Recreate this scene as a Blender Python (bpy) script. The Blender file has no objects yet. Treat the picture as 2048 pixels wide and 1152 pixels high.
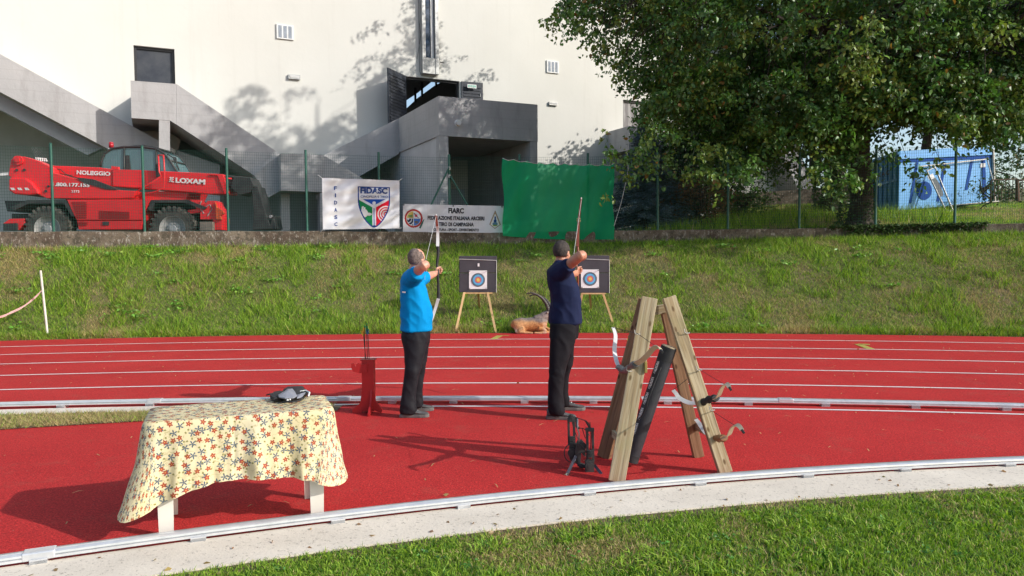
import bpy, bmesh, math, random
import numpy as np
from mathutils import Vector, Matrix, noise, Quaternion
random.seed(7); rng = np.random.default_rng(7)
S = bpy.context.scene
COL = S.collection
# ------------------------------------------------------------------ camera
F_PX, PITCH, CAM_H, ROLL = 1496.3, 0.04804, 1.698, -0.00823
cp, sp, cr, sr = math.cos(PITCH), math.sin(PITCH), math.cos(ROLL), math.sin(ROLL)
cam = bpy.data.cameras.new("camera"); cam_o = bpy.data.objects.new("camera", cam); COL.objects.link(cam_o)
right = Vector((cr, sr*sp, sr*cp)); up = Vector((-sr, cr*sp, cr*cp)); fwd = Vector((0, cp, -sp))
M = Matrix((right, up, -fwd)).transposed().to_4x4(); M.translation = Vector((0, 0, CAM_H))
cam_o.matrix_world = M
cam.sensor_width = 36; cam.lens = 36*F_PX/2048; cam.clip_start = .05; cam.clip_end = 3000
S.camera = cam_o
# ------------------------------------------------------------------ light
SUN_AZ = Vector((.925, -.38)); SUN_EL = math.radians(28)
to_sun = Vector((SUN_AZ.x*math.cos(SUN_EL), SUN_AZ.y*math.cos(SUN_EL), math.sin(SUN_EL)))
w = bpy.data.worlds.new("World"); S.world = w; w.use_nodes = True
nt = w.node_tree; bg = nt.nodes['Background']
sky = nt.nodes.new('ShaderNodeTexSky'); sky.sky_type = 'NISHITA'; sky.sun_disc = False
sky.sun_elevation = SUN_EL; sky.sun_rotation = math.atan2(to_sun.x, to_sun.y)
sky.air_density = 1.0; sky.dust_density = 1.5; sky.ozone_density = 1.0
nt.links.new(sky.outputs[0], bg.inputs[0]); bg.inputs[1].default_value = 0.15
sl = bpy.data.lights.new("sun", 'SUN'); sl.energy = 3.2; sl.angle = math.radians(.53); sl.color = (1, .955, .89)
so = bpy.data.objects.new("sun", sl); COL.objects.link(so)
so.rotation_euler = (-to_sun).to_track_quat('-Z', 'Y').to_euler()
S.view_settings.view_transform = 'Standard'; S.view_settings.look = 'None'
S.view_settings.exposure = 0.42; S.view_settings.gamma = 1
# ------------------------------------------------------------------ pixel -> world helpers (photo pixels, 2048 x 1152)
def ray(px, py):
    x = (px-1024)/F_PX; y = -(py-576)/F_PX
    return right*x + up*y + fwd
O = Vector((0, 0, CAM_H))
def G(px, py, z=0.0):
    d = ray(px, py); return O + d*((z-CAM_H)/d.z)
def P(px, py, Y):
    d = ray(px, py); return O + d*(Y/d.y)
def PL(px, py, p0, n):
    d = ray(px, py); return O + d*((p0-O).dot(n)/d.dot(n))
def lerp(a, b, t): return a+(b-a)*t
def sstep(a, b, x):
    t = min(1, max(0, (x-a)/(b-a))); return t*t*(3-2*t)
def interp(x, tab): return float(np.interp(x, [t[0] for t in tab], [t[1] for t in tab]))
# ------------------------------------------------------------------ object helpers
def tag(o, label=None, cat=None, group=None, kind=None):
    if label: o['label'] = label
    if cat: o['category'] = cat
    if group: o['group'] = group
    if kind: o['kind'] = kind
    return o
def origin(o):
    v = Vector((0, 0, 0))
    while o is not None: v += o.location; o = o.parent
    return v
def thing(name, loc, label, cat, group=None):
    o = bpy.data.objects.new(name, None); COL.objects.link(o); o.location = loc; o.empty_display_size = .2
    return tag(o, label, cat, group)
def copy_tree(o, parent=None):
    c = o.copy(); COL.objects.link(c)
    if parent is not None: c.parent = parent
    for ch in list(o.children): copy_tree(ch, c)
    return c
class MB:
    def __init__(s): s.v = []; s.f = []; s.mi = []; s.cm = 0
    def add(s, vs, fs):
        b = len(s.v); s.v += [tuple(v) for v in vs]
        for f in fs: s.f.append(tuple(b+i for i in f)); s.mi.append(s.cm)
        return s
    def box(s, c, size, rot=None):
        c = Vector(c); hx, hy, hz = size[0]/2, size[1]/2, size[2]/2
        vs = [Vector((x, y, z)) for z in (-hz, hz) for y in (-hy, hy) for x in (-hx, hx)]
        if rot is not None: vs = [rot @ v for v in vs]
        return s.add([c+v for v in vs], [(0,2,3,1),(4,5,7,6),(0,1,5,4),(2,6,7,3),(0,4,6,2),(1,3,7,5)])
    def prism(s, poly, vec):
        n = len(poly); poly = [Vector(p) for p in poly]; vec = Vector(vec)
        nn = Vector((0,0,0))
        for i in range(n): nn += poly[i].cross(poly[(i+1) % n])
        if nn.dot(vec) > 0: poly = poly[::-1]
        vs = poly + [p+vec for p in poly]
        fs = [tuple(range(n)), tuple(range(2*n-1, n-1, -1))]
        for i in range(n):
            j = (i+1) % n; fs.append((i, n+i, n+j, j))
        return s.add(vs, fs)
    def board(s, a, b, wid, th, face):
        a, b = Vector(a), Vector(b); d = (b-a).normalized(); f = Vector(face)
        f = (f-d*f.dot(d)).normalized(); x = d.cross(f)
        q = [x*wid/2+f*th/2, -x*wid/2+f*th/2, -x*wid/2-f*th/2, x*wid/2-f*th/2]
        return s.add([a+v for v in q]+[b+v for v in q], [(3,2,1,0),(4,5,6,7),(0,1,5,4),(1,2,6,5),(2,3,7,6),(3,0,4,7)])
    def tube(s, pts, r, n=8, cap=True, flat=None, ref=None):
        pts = [Vector(p) for p in pts]; m = len(pts)
        rs = r if isinstance(r, (list, tuple)) else [r]*m
        vs = []; x = None
        for i, p in enumerate(pts):
            t = (pts[min(i+1, m-1)]-pts[max(i-1, 0)]).normalized()
            if x is None:
                x = Vector(ref) if ref is not None else (Vector((0,0,1)) if abs(t.z) < .9 else Vector((1,0,0)))
            x = (x-t*x.dot(t)).normalized(); y = t.cross(x)
            rr = rs[i]; rx, ry = (rr if isinstance(rr, (list, tuple)) else (rr, rr))
            for k in range(n):
                a = 2*math.pi*k/n; vs.append(p+x*(rx*math.cos(a))+y*(ry*math.sin(a)))
        fs = []
        for i in range(m-1):
            for k in range(n):
                k2 = (k+1) % n; fs.append((i*n+k, i*n+k2, (i+1)*n+k2, (i+1)*n+k))
        if cap: fs.append(tuple(range(n))[::-1]); fs.append(tuple((m-1)*n+k for k in range(n)))
        return s.add(vs, fs)
    def ell(s, c, r, n=16, m=10, rot=None):
        c = Vector(c); vs = []; fs = []
        for j in range(m+1):
            th = math.pi*j/m
            for k in range(n):
                a = 2*math.pi*k/n
                v = Vector((r[0]*math.sin(th)*math.cos(a), r[1]*math.sin(th)*math.sin(a), r[2]*math.cos(th)))
                if rot is not None: v = rot @ v
                vs.append(c+v)
        for j in range(m):
            for k in range(n):
                k2 = (k+1) % n; fs.append((j*n+k, (j+1)*n+k, (j+1)*n+k2, j*n+k2))
        return s.add(vs, fs)
    def disc(s, c, nrm, r0, r1, n=32, th=0.0, a0=0, a1=2*math.pi):
        c = Vector(c); nrm = Vector(nrm).normalized(); x = nrm.orthogonal().normalized()
        if abs(nrm.z) < .9: x = Vector((0,0,1)).cross(nrm).normalized()
        y = nrm.cross(x); vs = []; fs = []
        for k in range(n+1):
            a = a0+(a1-a0)*k/n; d = x*math.cos(a)+y*math.sin(a); vs += [c+d*r0, c+d*r1]
        for k in range(n): fs.append((2*k, 2*k+1, 2*k+3, 2*k+2))
        return s.add(vs, fs)
    def cyl(s, a, b, r, n=24):
        return s.tube([a, b], r, n)
    def quad(s, a, b, c, d): return s.add([a, b, c, d], [(0,1,2,3)])
def part(name, mb, mats, parent=None, smooth=False, bevel=0, base=None, weld=False):
    me = bpy.data.meshes.new(name)
    if isinstance(mb, MB):
        off = origin(parent) if parent is not None else (Vector(base) if base is not None else Vector((0,0,0)))
        ox, oy, oz = off
        me.from_pydata([(v[0]-ox, v[1]-oy, v[2]-oz) for v in mb.v], [], mb.f)
        if not isinstance(mats, (list, tuple)): mats = [mats]
        for m in mats: me.materials.append(m)
        if len(mats) > 1: me.polygons.foreach_set('material_index', mb.mi)
    if weld or bevel:
        bm = bmesh.new(); bm.from_mesh(me)
        bmesh.ops.remove_doubles(bm, verts=bm.verts, dist=1e-5)
        bm.to_mesh(me); bm.free()
    if smooth:
        me.polygons.foreach_set('use_smooth', [True]*len(me.polygons))
    me.update()
    o = bpy.data.objects.new(name, me); COL.objects.link(o)
    if parent is not None: o.parent = parent
    elif base is not None: o.location = base
    if bevel:
        b = o.modifiers.new('bevel', 'BEVEL'); b.width = bevel; b.segments = 2; b.limit_method = 'ANGLE'; b.angle_limit = .6
        b.harden_normals = False
    if smooth == 'angle':
        try:
            me.set_sharp_from_angle(angle=math.radians(38))
        except Exception: pass
    return o
def npmesh(name, V, Fa, mat, col=None, parent=None, smooth=False, off=None):
    """V (n,3), Fa (m,k) all faces with k corners"""
    me = bpy.data.meshes.new(name); V = np.asarray(V, dtype=np.float32); Fa = np.asarray(Fa, dtype=np.int32)
    if off is None: off = origin(parent) if parent is not None else Vector((0,0,0))
    V = V-np.array(off, dtype=np.float32)
    me.vertices.add(len(V)); me.vertices.foreach_set('co', V.ravel())
    k = Fa.shape[1]; me.loops.add(Fa.size); me.loops.foreach_set('vertex_index', Fa.ravel())
    me.polygons.add(len(Fa)); me.polygons.foreach_set('loop_start', np.arange(0, Fa.size, k, dtype=np.int32))
    me.polygons.foreach_set('loop_total', np.full(len(Fa), k, dtype=np.int32))
    me.materials.append(mat); me.update(calc_edges=True)
    if smooth: me.polygons.foreach_set('use_smooth', [True]*len(Fa))
    if col is not None:
        a = me.color_attributes.new('Col', 'FLOAT_COLOR', 'POINT')
        c = np.ones((len(V), 4), dtype=np.float32); c[:, :3] = col; a.data.foreach_set('color', c.ravel())
    o = bpy.data.objects.new(name, me); COL.objects.link(o)
    if parent is not None: o.parent = parent
    return o
def baked(o):
    dg = bpy.context.evaluated_depsgraph_get(); dg.update()
    me = bpy.data.meshes.new_from_object(o.evaluated_get(dg)); o.modifiers.clear(); o.data = me; return o
def union(name, mb, mat, parent, voxel=.008, sm=3, disp=None, smf=.5):
    o = part(name, mb, mat, parent)
    r = o.modifiers.new('r', 'REMESH'); r.mode = 'VOXEL'; r.voxel_size = voxel; r.use_smooth_shade = True
    if sm: s = o.modifiers.new('s', 'SMOOTH'); s.iterations = sm; s.factor = smf
    baked(o)
    if disp:
        me = o.data; off = origin(parent)
        nv = [Vector(v.normal) for v in me.vertices]
        for v, nn in zip(me.vertices, nv):
            v.co = v.co + nn*disp(v.co+off, nn)
        me.update()
    o.data.polygons.foreach_set('use_smooth', [True]*len(o.data.polygons))
    return o
# ------------------------------------------------------------------ materials
def newmat(name):
    m = bpy.data.materials.new(name); m.use_nodes = True
    nt = m.node_tree; return m, nt, nt.nodes['Principled BSDF']
def N(nt, t, **kw):
    n = nt.nodes.new(t)
    for k, v in kw.items():
        if k.startswith('i_'):
            key = k[2:]; key = int(key) if key.isdigit() else key.replace('_', ' ')
            n.inputs[key].default_value = v
        else: setattr(n, k, v)
    return n
def math_n(nt, op, a, b=None, c=None):
    n = nt.nodes.new('ShaderNodeMath'); n.operation = op
    for i, v in enumerate((a, b, c)):
        if v is None: continue
        if hasattr(v, 'links'): nt.links.new(v, n.inputs[i])
        else: n.inputs[i].default_value = v
    return n.outputs[0]
def mixc(nt, fac, a, b):
    n = nt.nodes.new('ShaderNodeMix'); n.data_type = 'RGBA'
    for s, v in ((n.inputs[0], fac), (n.inputs[6], a), (n.inputs[7], b)):
        if hasattr(v, 'links'): nt.links.new(v, s)
        else: s.default_value = v if not isinstance(v, tuple) else (*v, 1)[:4]
    return n.outputs[2]
def ramp(nt, fac, stops):
    n = nt.nodes.new('ShaderNodeValToRGB'); cr_ = n.color_ramp
    while len(cr_.elements) < len(stops): cr_.elements.new(.5)
    for e, (p, c) in zip(cr_.elements, stops):
        e.position = p; e.color = (*c, 1) if isinstance(c, tuple) else (c, c, c, 1)
    nt.links.new(fac, n.inputs[0]); return n.outputs[0]
def coords(nt, scale=(1,1,1), kind='Object'):
    tc = nt.nodes.new('ShaderNodeTexCoord'); mp = nt.nodes.new('ShaderNodeMapping'); mp.inputs['Scale'].default_value = scale
    nt.links.new(tc.outputs[kind], mp.inputs[0]); return mp.outputs[0]
def nz(nt, vec, scale, detail=4, rough=.55, out='Fac'):
    n = N(nt, 'ShaderNodeTexNoise', i_Scale=scale, i_Detail=detail, i_Roughness=rough)
    nt.links.new(vec, n.inputs['Vector']); return n.outputs[out]
def bump(nt, bsdf, h, strength=.3, dist=.01):
    b = N(nt, 'ShaderNodeBump', i_Strength=strength, i_Distance=dist); nt.links.new(h, b.inputs['Height'])
    nt.links.new(b.outputs[0], bsdf.inputs['Normal']); return b
def mat(name, c1, c2=None, rough=.6, scale=3, metal=0, bmp=0, bscale=60, lo=.35, hi=.65, spec=.5, sc3=(1,1,1), bd=.01):
    m, nt, b = newmat(name); b.inputs['Roughness'].default_value = rough; b.inputs['Metallic'].default_value = metal
    b.inputs['Specular IOR Level'].default_value = spec
    v = coords(nt, sc3)
    if c2 is None: c2 = tuple(x*.82 for x in c1)
    f = ramp(nt, nz(nt, v, scale, 6, .6), [(lo, 0.0), (hi, 1.0)])
    nt.links.new(mixc(nt, f, c1, c2), b.inputs['Base Color'])
    if bmp: bump(nt, b, nz(nt, v, bscale, 3), bmp, bd)
    return m
def attrmat(name, rough=.6, trans=.0, spec=.3):
    m, nt, b = newmat(name); a = N(nt, 'ShaderNodeAttribute', attribute_name='Col')
    b.inputs['Roughness'].default_value = rough; b.inputs['Specular IOR Level'].default_value = spec
    nt.links.new(a.outputs['Color'], b.inputs['Base Color'])
    if trans:
        t = nt.nodes.new('ShaderNodeBsdfTranslucent'); mx = N(nt, 'ShaderNodeMixShader', i_0=trans)
        hs = N(nt, 'ShaderNodeHueSaturation', i_Value=1.3, i_Saturation=1.1); nt.links.new(a.outputs['Color'], hs.inputs['Color'])
        nt.links.new(hs.outputs[0], t.inputs[0]); nt.links.new(b.outputs[0], mx.inputs[1]); nt.links.new(t.outputs[0], mx.inputs[2])
        nt.links.new(mx.outputs[0], nt.nodes['Material Output'].inputs[0])
    return m
def textmesh(s, size=1, bold=0.0, align='CENTER', sx=1.0, spacing=1.0):
    c = bpy.data.curves.new('t', 'FONT'); c.body = s; c.size = size; c.offset = bold; c.align_x = align; c.align_y = 'CENTER'
    c.space_character = spacing; c.resolution_u = 3; c.fill_mode = 'FRONT'
    o = bpy.data.objects.new('t', c); COL.objects.link(o)
    dg = bpy.context.evaluated_depsgraph_get(); me = bpy.data.meshes.new_from_object(o.evaluated_get(dg))
    vs = [(v.co.x*sx, v.co.y) for v in me.vertices]; fs = [tuple(p.vertices) for p in me.polygons]
    bpy.data.objects.remove(o); bpy.data.curves.remove(c); bpy.data.meshes.remove(me)
    return vs, fs
def fit_text(mb, s, place, w, h, bold=0.0, spacing=1.0):
    """place(u,v) with u in -w/2..w/2, v in -h/2..h/2"""
    vs, fs = textmesh(s, 1, bold, spacing=spacing)
    xs = [v[0] for v in vs]; ys = [v[1] for v in vs]
    cx, cy = (min(xs)+max(xs))/2, (min(ys)+max(ys))/2
    ax, ay = w/(max(xs)-min(xs)), h/(max(ys)-min(ys))
    return mb.add([place((x-cx)*ax, (y-cy)*ay) for x, y in vs], fs)
# ================================================================== SETTING
CX, CY = -2.0526, -31.99
def arc(R, x): return CY+math.sqrt(max(1, R*R-(x-CX)**2))
NX, NY, NR = 6.18, -16.58, 22.45
def near(x, R=NR): return NY+math.sqrt(max(0, R*R-(x-NX)**2))
def strip(xs, f0, f1, z, n=1, mb=None):
    mb = mb or MB()
    for a, b in zip(xs[:-1], xs[1:]):
        mb.quad((a, f0(a), z), (b, f0(b), z), (b, f1(b), z), (a, f1(a), z))
    return mb
def frange(a, b, n): return [a+(b-a)*i/n for i in range(n+1)]
# ---- materials
m, nt, b = newmat('red_track'); v = coords(nt)
base = mixc(nt, ramp(nt, nz(nt, v, .7, 5), [(.3, 0.), (.7, 1.)]), (.51, .023, .023), (.63, .040, .036))
grain = nz(nt, v, 75, 3, .75); base = mixc(nt, ramp(nt, grain, [(.38, .8), (.60, 0.)]), base, (.24, .010, .012))
vg = N(nt, 'ShaderNodeTexVoronoi', i_Scale=130.0); nt.links.new(v, vg.inputs['Vector']); sg_ = nt.nodes.new('ShaderNodeSeparateColor'); nt.links.new(vg.outputs['Color'], sg_.inputs[0])
hs_ = N(nt, 'ShaderNodeHueSaturation'); nt.links.new(math_n(nt, 'ADD', math_n(nt, 'MULTIPLY', sg_.outputs[0], .55), .72), hs_.inputs['Value']); nt.links.new(base, hs_.inputs['Color']); base = hs_.outputs[0]
spk = ramp(nt, nz(nt, v, 42, 2, .5), [(.70, 0.), (.74, .55)]); base = mixc(nt, spk, base, (.62, .20, .16))
sc_ = ramp(nt, nz(nt, coords(nt, (.5, 3.5, 1)), 2.2, 7, .75), [(.56, 0.), (.70, .35)]); base = mixc(nt, sc_, base, (.30, .022, .02))
dirt = ramp(nt, nz(nt, v, 2.6, 8, .72), [(.54, 0.), (.76, .40)]); base = mixc(nt, dirt, base, (.30, .10, .07))
nt.links.new(base, b.inputs['Base Color']); b.inputs['Roughness'].default_value = .85; b.inputs['Specular IOR Level'].default_value = .22
bump(nt, b, nz(nt, v, 120, 2, .8), .55, .006); M_TRACK = m
M_LINE = mat('track_paint', (.74, .70, .68), (.55, .42, .40), .7, 9, lo=.5, hi=.8)
M_YEL = mat('yellow_paint', (.45, .42, .08), (.35, .25, .06), .7, 20)
m, nt, b = newmat('kerb_concrete'); v = coords(nt)
c = mixc(nt, ramp(nt, nz(nt, v, 2, 6), [(.3, 0.), (.7, 1.)]), (.74, .67, .56), (.60, .54, .45))
c = mixc(nt, ramp(nt, nz(nt, v, 38, 4, .75), [(.58, 0.), (.66, .75)]), c, (.20, .17, .13))
st = coords(nt, (9, 60, 9)); c = mixc(nt, ramp(nt, nz(nt, st, 1.3, 3, .6), [(.66, 0.), (.72, .7)]), c, (.23, .19, .14))
nt.links.new(c, b.inputs['Base Color']); b.inputs['Roughness'].default_value = .9; bump(nt, b, nz(nt, v, 60, 4), .4, .006); M_KERB = m
M_SOIL = mat('soil', (.11, .075, .045), (.17, .125, .07), .95, 14, bmp=.8, bscale=40, bd=.03)
M_GRASSBED = mat('grass_bed', (.07, .11, .02), (.14, .13, .045), .95, 6, bmp=.6, bscale=30, bd=.03)
M_BLADE = attrmat('grass_blades', .55, .3, .25)
M_ALU = mat('aluminium_rail', (.72, .73, .75), (.60, .62, .64), .26, 12, metal=.45, sc3=(1, 1, 1))
# ---- ground sheets
mb = MB(); mb.quad((-400, -200, -.05), (400, -200, -.05), (400, 600, -.05), (-400, 600, -.05))
tag(part('ground', mb, M_GRASSBED), kind='structure')
xs = frange(-15.5, 24, 80)
tag(part('running_track', strip(xs, lambda x: near(x, NR-.02), lambda x: max(near(x), arc(47.72, x)), 0), M_TRACK), kind='structure')
mb = MB(); xl = frange(-16, 16, 90)
for k in range(5):
    R = 46.553-1.22*k; strip(xl, lambda x: arc(R-.028, x), lambda x: arc(R+.028, x), .004, mb=mb)
strip(frange(-1.2, 16, 50), lambda x: arc(40.18, x), lambda x: arc(40.23, x), .004, mb=mb)
mb2 = mb
tag(part('lane_markings', mb2, M_LINE), kind='structure')
mb = MB()
for (a, b_) in (((987, 678), (1000, 671)), ((1000, 671), (1018, 671)), ((1716, 688), (1742, 698)), ((1716, 688), (1740, 689))):
    p, q = G(*a, .005), G(*b_, .005); mb.board(p, q, .13 if a[0] != 1000 else .05, .002, (0, 0, 1))
tag(part('yellow_markings', mb, M_YEL), kind='structure')
# concrete kerb strips
xs = frange(-15.5, 24, 90)
mb = strip(xs, lambda x: near(x, NR-.46), lambda x: near(x, NR-.02), .012)
for a, b_ in zip(xs[:-1], xs[1:]): mb.quad((a, near(a, NR-.46), -.04), (b_, near(b_, NR-.46), -.04), (b_, near(b_, NR-.46), .012), (a, near(a, NR-.46), .012))
tag(part('concrete_kerb', mb, M_KERB), kind='structure')
def cw(x): return 40.33-.28*min(1, max(0, (-1.55-x)/1.5))
mb = strip(frange(-16, -1.55, 40), lambda x: arc(cw(x), x), lambda x: arc(40.34, x), .008)
tag(part('concrete_edging', mb, M_KERB), kind='structure')
def wedge_in(x): return np.interp(x, [-16, -9, -5.02, -3.72, -1.9], [36.6, 38.5, 39.35, 39.61, 39.98])
mb = strip(frange(-16, -1.9, 40), lambda x: arc(wedge_in(x), x), lambda x: arc(cw(x), x), .006)
tag(part('dry_grass_verge', mb, M_SOIL), kind='structure')
mb = strip(xs, lambda x: -9+0*x, lambda x: near(x, NR-.46), -.004)
tag(part('lawn', mb, M_GRASSBED), kind='structure')
# ---- fence line / retaining wall line
TD = [(-500, 15.4), (0, 17.3), (200, 17.9), (500, 18.9), (900, 20.0), (1200, 20.0), (1500, 19.5), (1800, 18.9), (2048, 18.3), (2600, 17)]
TTOP = [(-500, 463), (0, 463), (640, 462), (1000, 465), (1230, 461), (1600, 457), (1912, 450), (2048, 446), (2600, 432)]
TBOT = [(-500, 498), (0, 496), (500, 491), (900, 489), (1230, 483), (1600, 474), (2048, 464), (2600, 452)]
def wtop(px): return P(px, interp(px, TTOP), interp(px, TD))
def wbot(px): return P(px, interp(px, TBOT)+3, interp(px, TD))
def yz(x, y):
    u = x/max(1, y); r = sstep(.02, .38, u)
    return lerp(1.72, 2.12+max(0, y-18.5)*.105*(1 if y < 45 else 1), r) if y < 60 else lerp(1.72, 2.12+41.5*.105, r)
pxs = list(range(-480, 2560, 40))
# bank
m, nt, b = newmat('bank_soil'); v = coords(nt)
c = mixc(nt, ramp(nt, nz(nt, v, 1.1, 6), [(.35, 0.), (.65, 1.)]), (.10, .12, .03), (.19, .15, .075))
nt.links.new(c, b.inputs['Base Color']); b.inputs['Roughness'].default_value = 1; bump(nt, b, nz(nt, v, 12, 5, .7), .9, .06); M_BANK = m
def bank_pt(px, t):
    wb = wbot(px); u = wb.x/wb.y
    # intersection of the viewing column with the outer track edge
    A = u*u+1; B = -2*(u*CX+CY); Cc = CX*CX+CY*CY-47.66**2
    y0 = (-B+math.sqrt(B*B-4*A*Cc))/(2*A)
    y = lerp(y0, wb.y, t); prof = t-.055*math.sin(2*math.pi*t)+.02*math.sin(math.pi*t)
    return Vector((u*y, y, lerp(0.0, wb.z, prof)+.035*noise.noise(Vector((u*y*.8, y*.8, 0)))*math.sin(math.pi*t)))
px2 = [x for x in range(-480, 2560, 16)]; NT = 26
V = []; Fq = []
for i, px in enumerate(px2):
    for j in range(NT+1): V.append(bank_pt(px, j/NT))
for i in range(len(px2)-1):
    for j in range(NT):
        a = i*(NT+1)+j; Fq.append((a, a+NT+1, a+NT+2, a+1))
o = npmesh('grassy_bank', [tuple(v) for v in V], Fq, M_BANK, smooth=True); tag(o, kind='structure')
# retaining wall
m, nt, b = newmat('old_wall_concrete'); v = coords(nt)
c = mixc(nt, ramp(nt, nz(nt, v, 1.6, 6, .65), [(.35, 0.), (.62, 1.)]), (.20, .165, .12), (.085, .06, .042))
c = mixc(nt, ramp(nt, nz(nt, coords(nt, (1, 1, .5)), 16, 6, .75), [(.54, 0.), (.62, .8)]), c, (.38, .35, .30))
c = mixc(nt, ramp(nt, nz(nt, v, 7, 4, .7), [(.52, 0.), (.6, .7)]), c, (.05, .045, .03))
nt.links.new(c, b.inputs['Base Color']); b.inputs['Roughness'].default_value = .95; bump(nt, b, nz(nt, v, 25, 5, .7), .7, .03); M_WALL = m
def fence_dir(px):
    a, b_ = wtop(px-20), wtop(px+20); d = b_-a; d.z = 0; return d.normalized()
mb = MB(); ring = []
for px in pxs:
    t = wtop(px); bt = wbot(px); d = fence_dir(px); nrm = Vector((-d.y, d.x, 0))
    j = .02*noise.noise(Vector((px*.02, 3, 0)))
    ring.append([Vector((t.x, t.y, bt.z-.35)), Vector((t.x, t.y, t.z+j-.01)), t+Vector((0, 0, j))+nrm*.02, t+nrm*.26+Vector((0, 0, j)), Vector((t.x, t.y, t.z-.6))+nrm*.26])
vs = [p for r_ in ring for p in r_]; fs = []
for i in range(len(ring)-1):
    for k in range(4): fs.append((i*5+k, i*5+k+1, (i+1)*5+k+1, (i+1)*5+k)[::-1])
mb.add(vs, fs)
part('retaining_wall', mb, M_WALL, base=wbot(1024))
tag(COL.objects['retaining_wall'], 'low weathered concrete retaining wall along the top of the grassy bank under the fence', 'wall')
# yard behind
def yard_h(x, y): return yz(x, y)
V = []; Fq = []; ny = 40
for i, px in enumerate(pxs):
    t = wtop(px); d = fence_dir(px); t2 = t+Vector((-d.y, d.x, 0))*.24; u = t2.x/t2.y
    for j in range(ny+1):
        y = t2.y+(90-t2.y)*(j/ny)**1.8; V.append((u*y, y, min(yz(u*y, y), t.z-.03+max(0, y-t2.y)*.12)+.04*noise.noise(Vector((u*y, y, 0)))))
for i in range(len(pxs)-1):
    for j in range(ny):
        a = i*(ny+1)+j; Fq.append((a, a+ny+1, a+ny+2, a+1))
M_YARD = mat('yard_earth', (.16, .14, .07), (.11, .13, .035), .95, 2.2, bmp=.5, bscale=14, bd=.03)
tag(npmesh('yard_ground', V, Fq, M_YARD, smooth=True), kind='structure')
# ---- grass
def blades(name, pos, h, wd, colf, parent=None, lean=.5, seg2=False, slope=None):
    n = len(pos); a = rng.uniform(0, 2*np.pi, n); hh = h*rng.uniform(.45, 1.25, n); ww = wd*rng.uniform(.6, 1.3, n)
    la = rng.uniform(0, 2*np.pi, n); ll = hh*lean*rng.uniform(.1, 1.6, n)
    dx, dy = np.cos(a)*ww/2, np.sin(a)*ww/2; ox, oy = np.cos(la)*ll, np.sin(la)*ll
    p = np.asarray(pos)
    z = np.zeros(n)
    A = p+np.c_[dx, dy, z-.005]; B = p-np.c_[dx, dy, z+.005]
    col = colf(p)
    if not seg2:
        T = p+np.c_[ox, oy, hh]; V = np.stack([A, B, T], 1).reshape(-1, 3); Fa = np.arange(3*n).reshape(-1, 3)
        C = np.repeat(col, 3, 0)
    else:
        Cc = p+np.c_[dx*.8+ox*.35, dy*.8+oy*.35, hh*.62]; D = p+np.c_[-dx*.8+ox*.35, -dy*.8+oy*.35, hh*.62]
        T = p+np.c_[ox, oy, hh*np.clip(1-ll*2, .6, 1)]
        V = np.stack([A, B, Cc, D, T], 1).reshape(-1, 3); k = np.arange(n)[:, None]*5
        Fa = np.concatenate([k+[0, 1, 3], k+[0, 3, 2], k+[2, 3, 4]], 0); C = np.repeat(col, 5, 0)
    o = npmesh(name, V, Fa, M_BLADE, C); return tag(o, kind='stuff')
def vnoise(p, s, seed=0):
    """cheap smooth value noise in numpy"""
    q = p[:, :2]*s+seed*17.3; i = np.floor(q).astype(int); f = q-i; f = f*f*(3-2*f)
    def hsh(a, b): 
        v = np.sin(a*127.1+b*311.7+seed*74.7)*43758.5453; return v-np.floor(v)
    v00 = hsh(i[:, 0], i[:, 1]); v10 = hsh(i[:, 0]+1, i[:, 1]); v01 = hsh(i[:, 0], i[:, 1]+1); v11 = hsh(i[:, 0]+1, i[:, 1]+1)
    return (v00*(1-f[:, 0])+v10*f[:, 0])*(1-f[:, 1])+(v01*(1-f[:, 0])+v11*f[:, 0])*f[:, 1]
def fbm(p, s, seed=0): return (vnoise(p, s, seed)*.5+vnoise(p, s*2.1, seed+1)*.3+vnoise(p, s*4.3, seed+2)*.2)
GREEN1 = np.array([.13, .265, .028]); GREEN2 = np.array([.31, .43, .05]); DRY = np.array([.42, .34, .155]); DARKG = np.array([.03, .10, .012])
def grass_col(dry0, dry1, s=.8, seed=3):
    def f(p):
        n = len(p); g = rng.uniform(0, 1, (n, 1)); c = GREEN1*(1-g)+GREEN2*g
        k = rng.uniform(0, 1, (n, 1)); c = np.where(k < .18, DARKG, c)
        d = np.clip((fbm(p, s, seed)-dry0)/(dry1-dry0), 0, 1)*.8+.06
        c = np.where(rng.uniform(0, 1, (n, 1)) < d[:, None], DRY*rng.uniform(.55, 1.25, (n, 1)), c); return c*rng.uniform(.85, 1.42, (n, 1))
    return f
def bank_positions(n, p0, p1, tpow=1.0):
    # clumped: pick tuft centres, scatter round them
    u = rng.uniform(p0, p1, n); t = rng.uniform(0, 1, n)**tpow
    gx = np.array(px2); W = np.array([tuple(v) for v in [bank_pt(x, k/NT) for x in px2 for k in range(NT+1)]]).reshape(len(px2), NT+1, 3)
    fi = (u-gx[0])/16; i = np.clip(fi.astype(int), 0, len(px2)-2); fi = (fi-i)[:, None]
    fj = t*NT; j = np.clip(fj.astype(int), 0, NT-1); fj = (fj-j)[:, None]
    return (W[i, j]*(1-fi)+W[i+1, j]*fi)*(1-fj)+(W[i, j+1]*(1-fi)+W[i+1, j+1]*fi)*fj
P0 = bank_positions(330000, -300, 2350)
keep = rng.uniform(0, 1, len(P0)) < .25+1.1*fbm(P0, 3.5, 9)
blades('bank_grass', P0[keep], .074, .010, grass_col(.44, .72, .7), lean=1.0)
P1 = bank_positions(110000, -300, 2350)
k1 = (fbm(P1, 1.6, 21)+.35*(fbm(P1, 5, 2)-.5) > .55)
blades('tall_bank_grass', P1[k1], .18, .015, grass_col(.75, 1.1, .9, 5), lean=.7)
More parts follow.
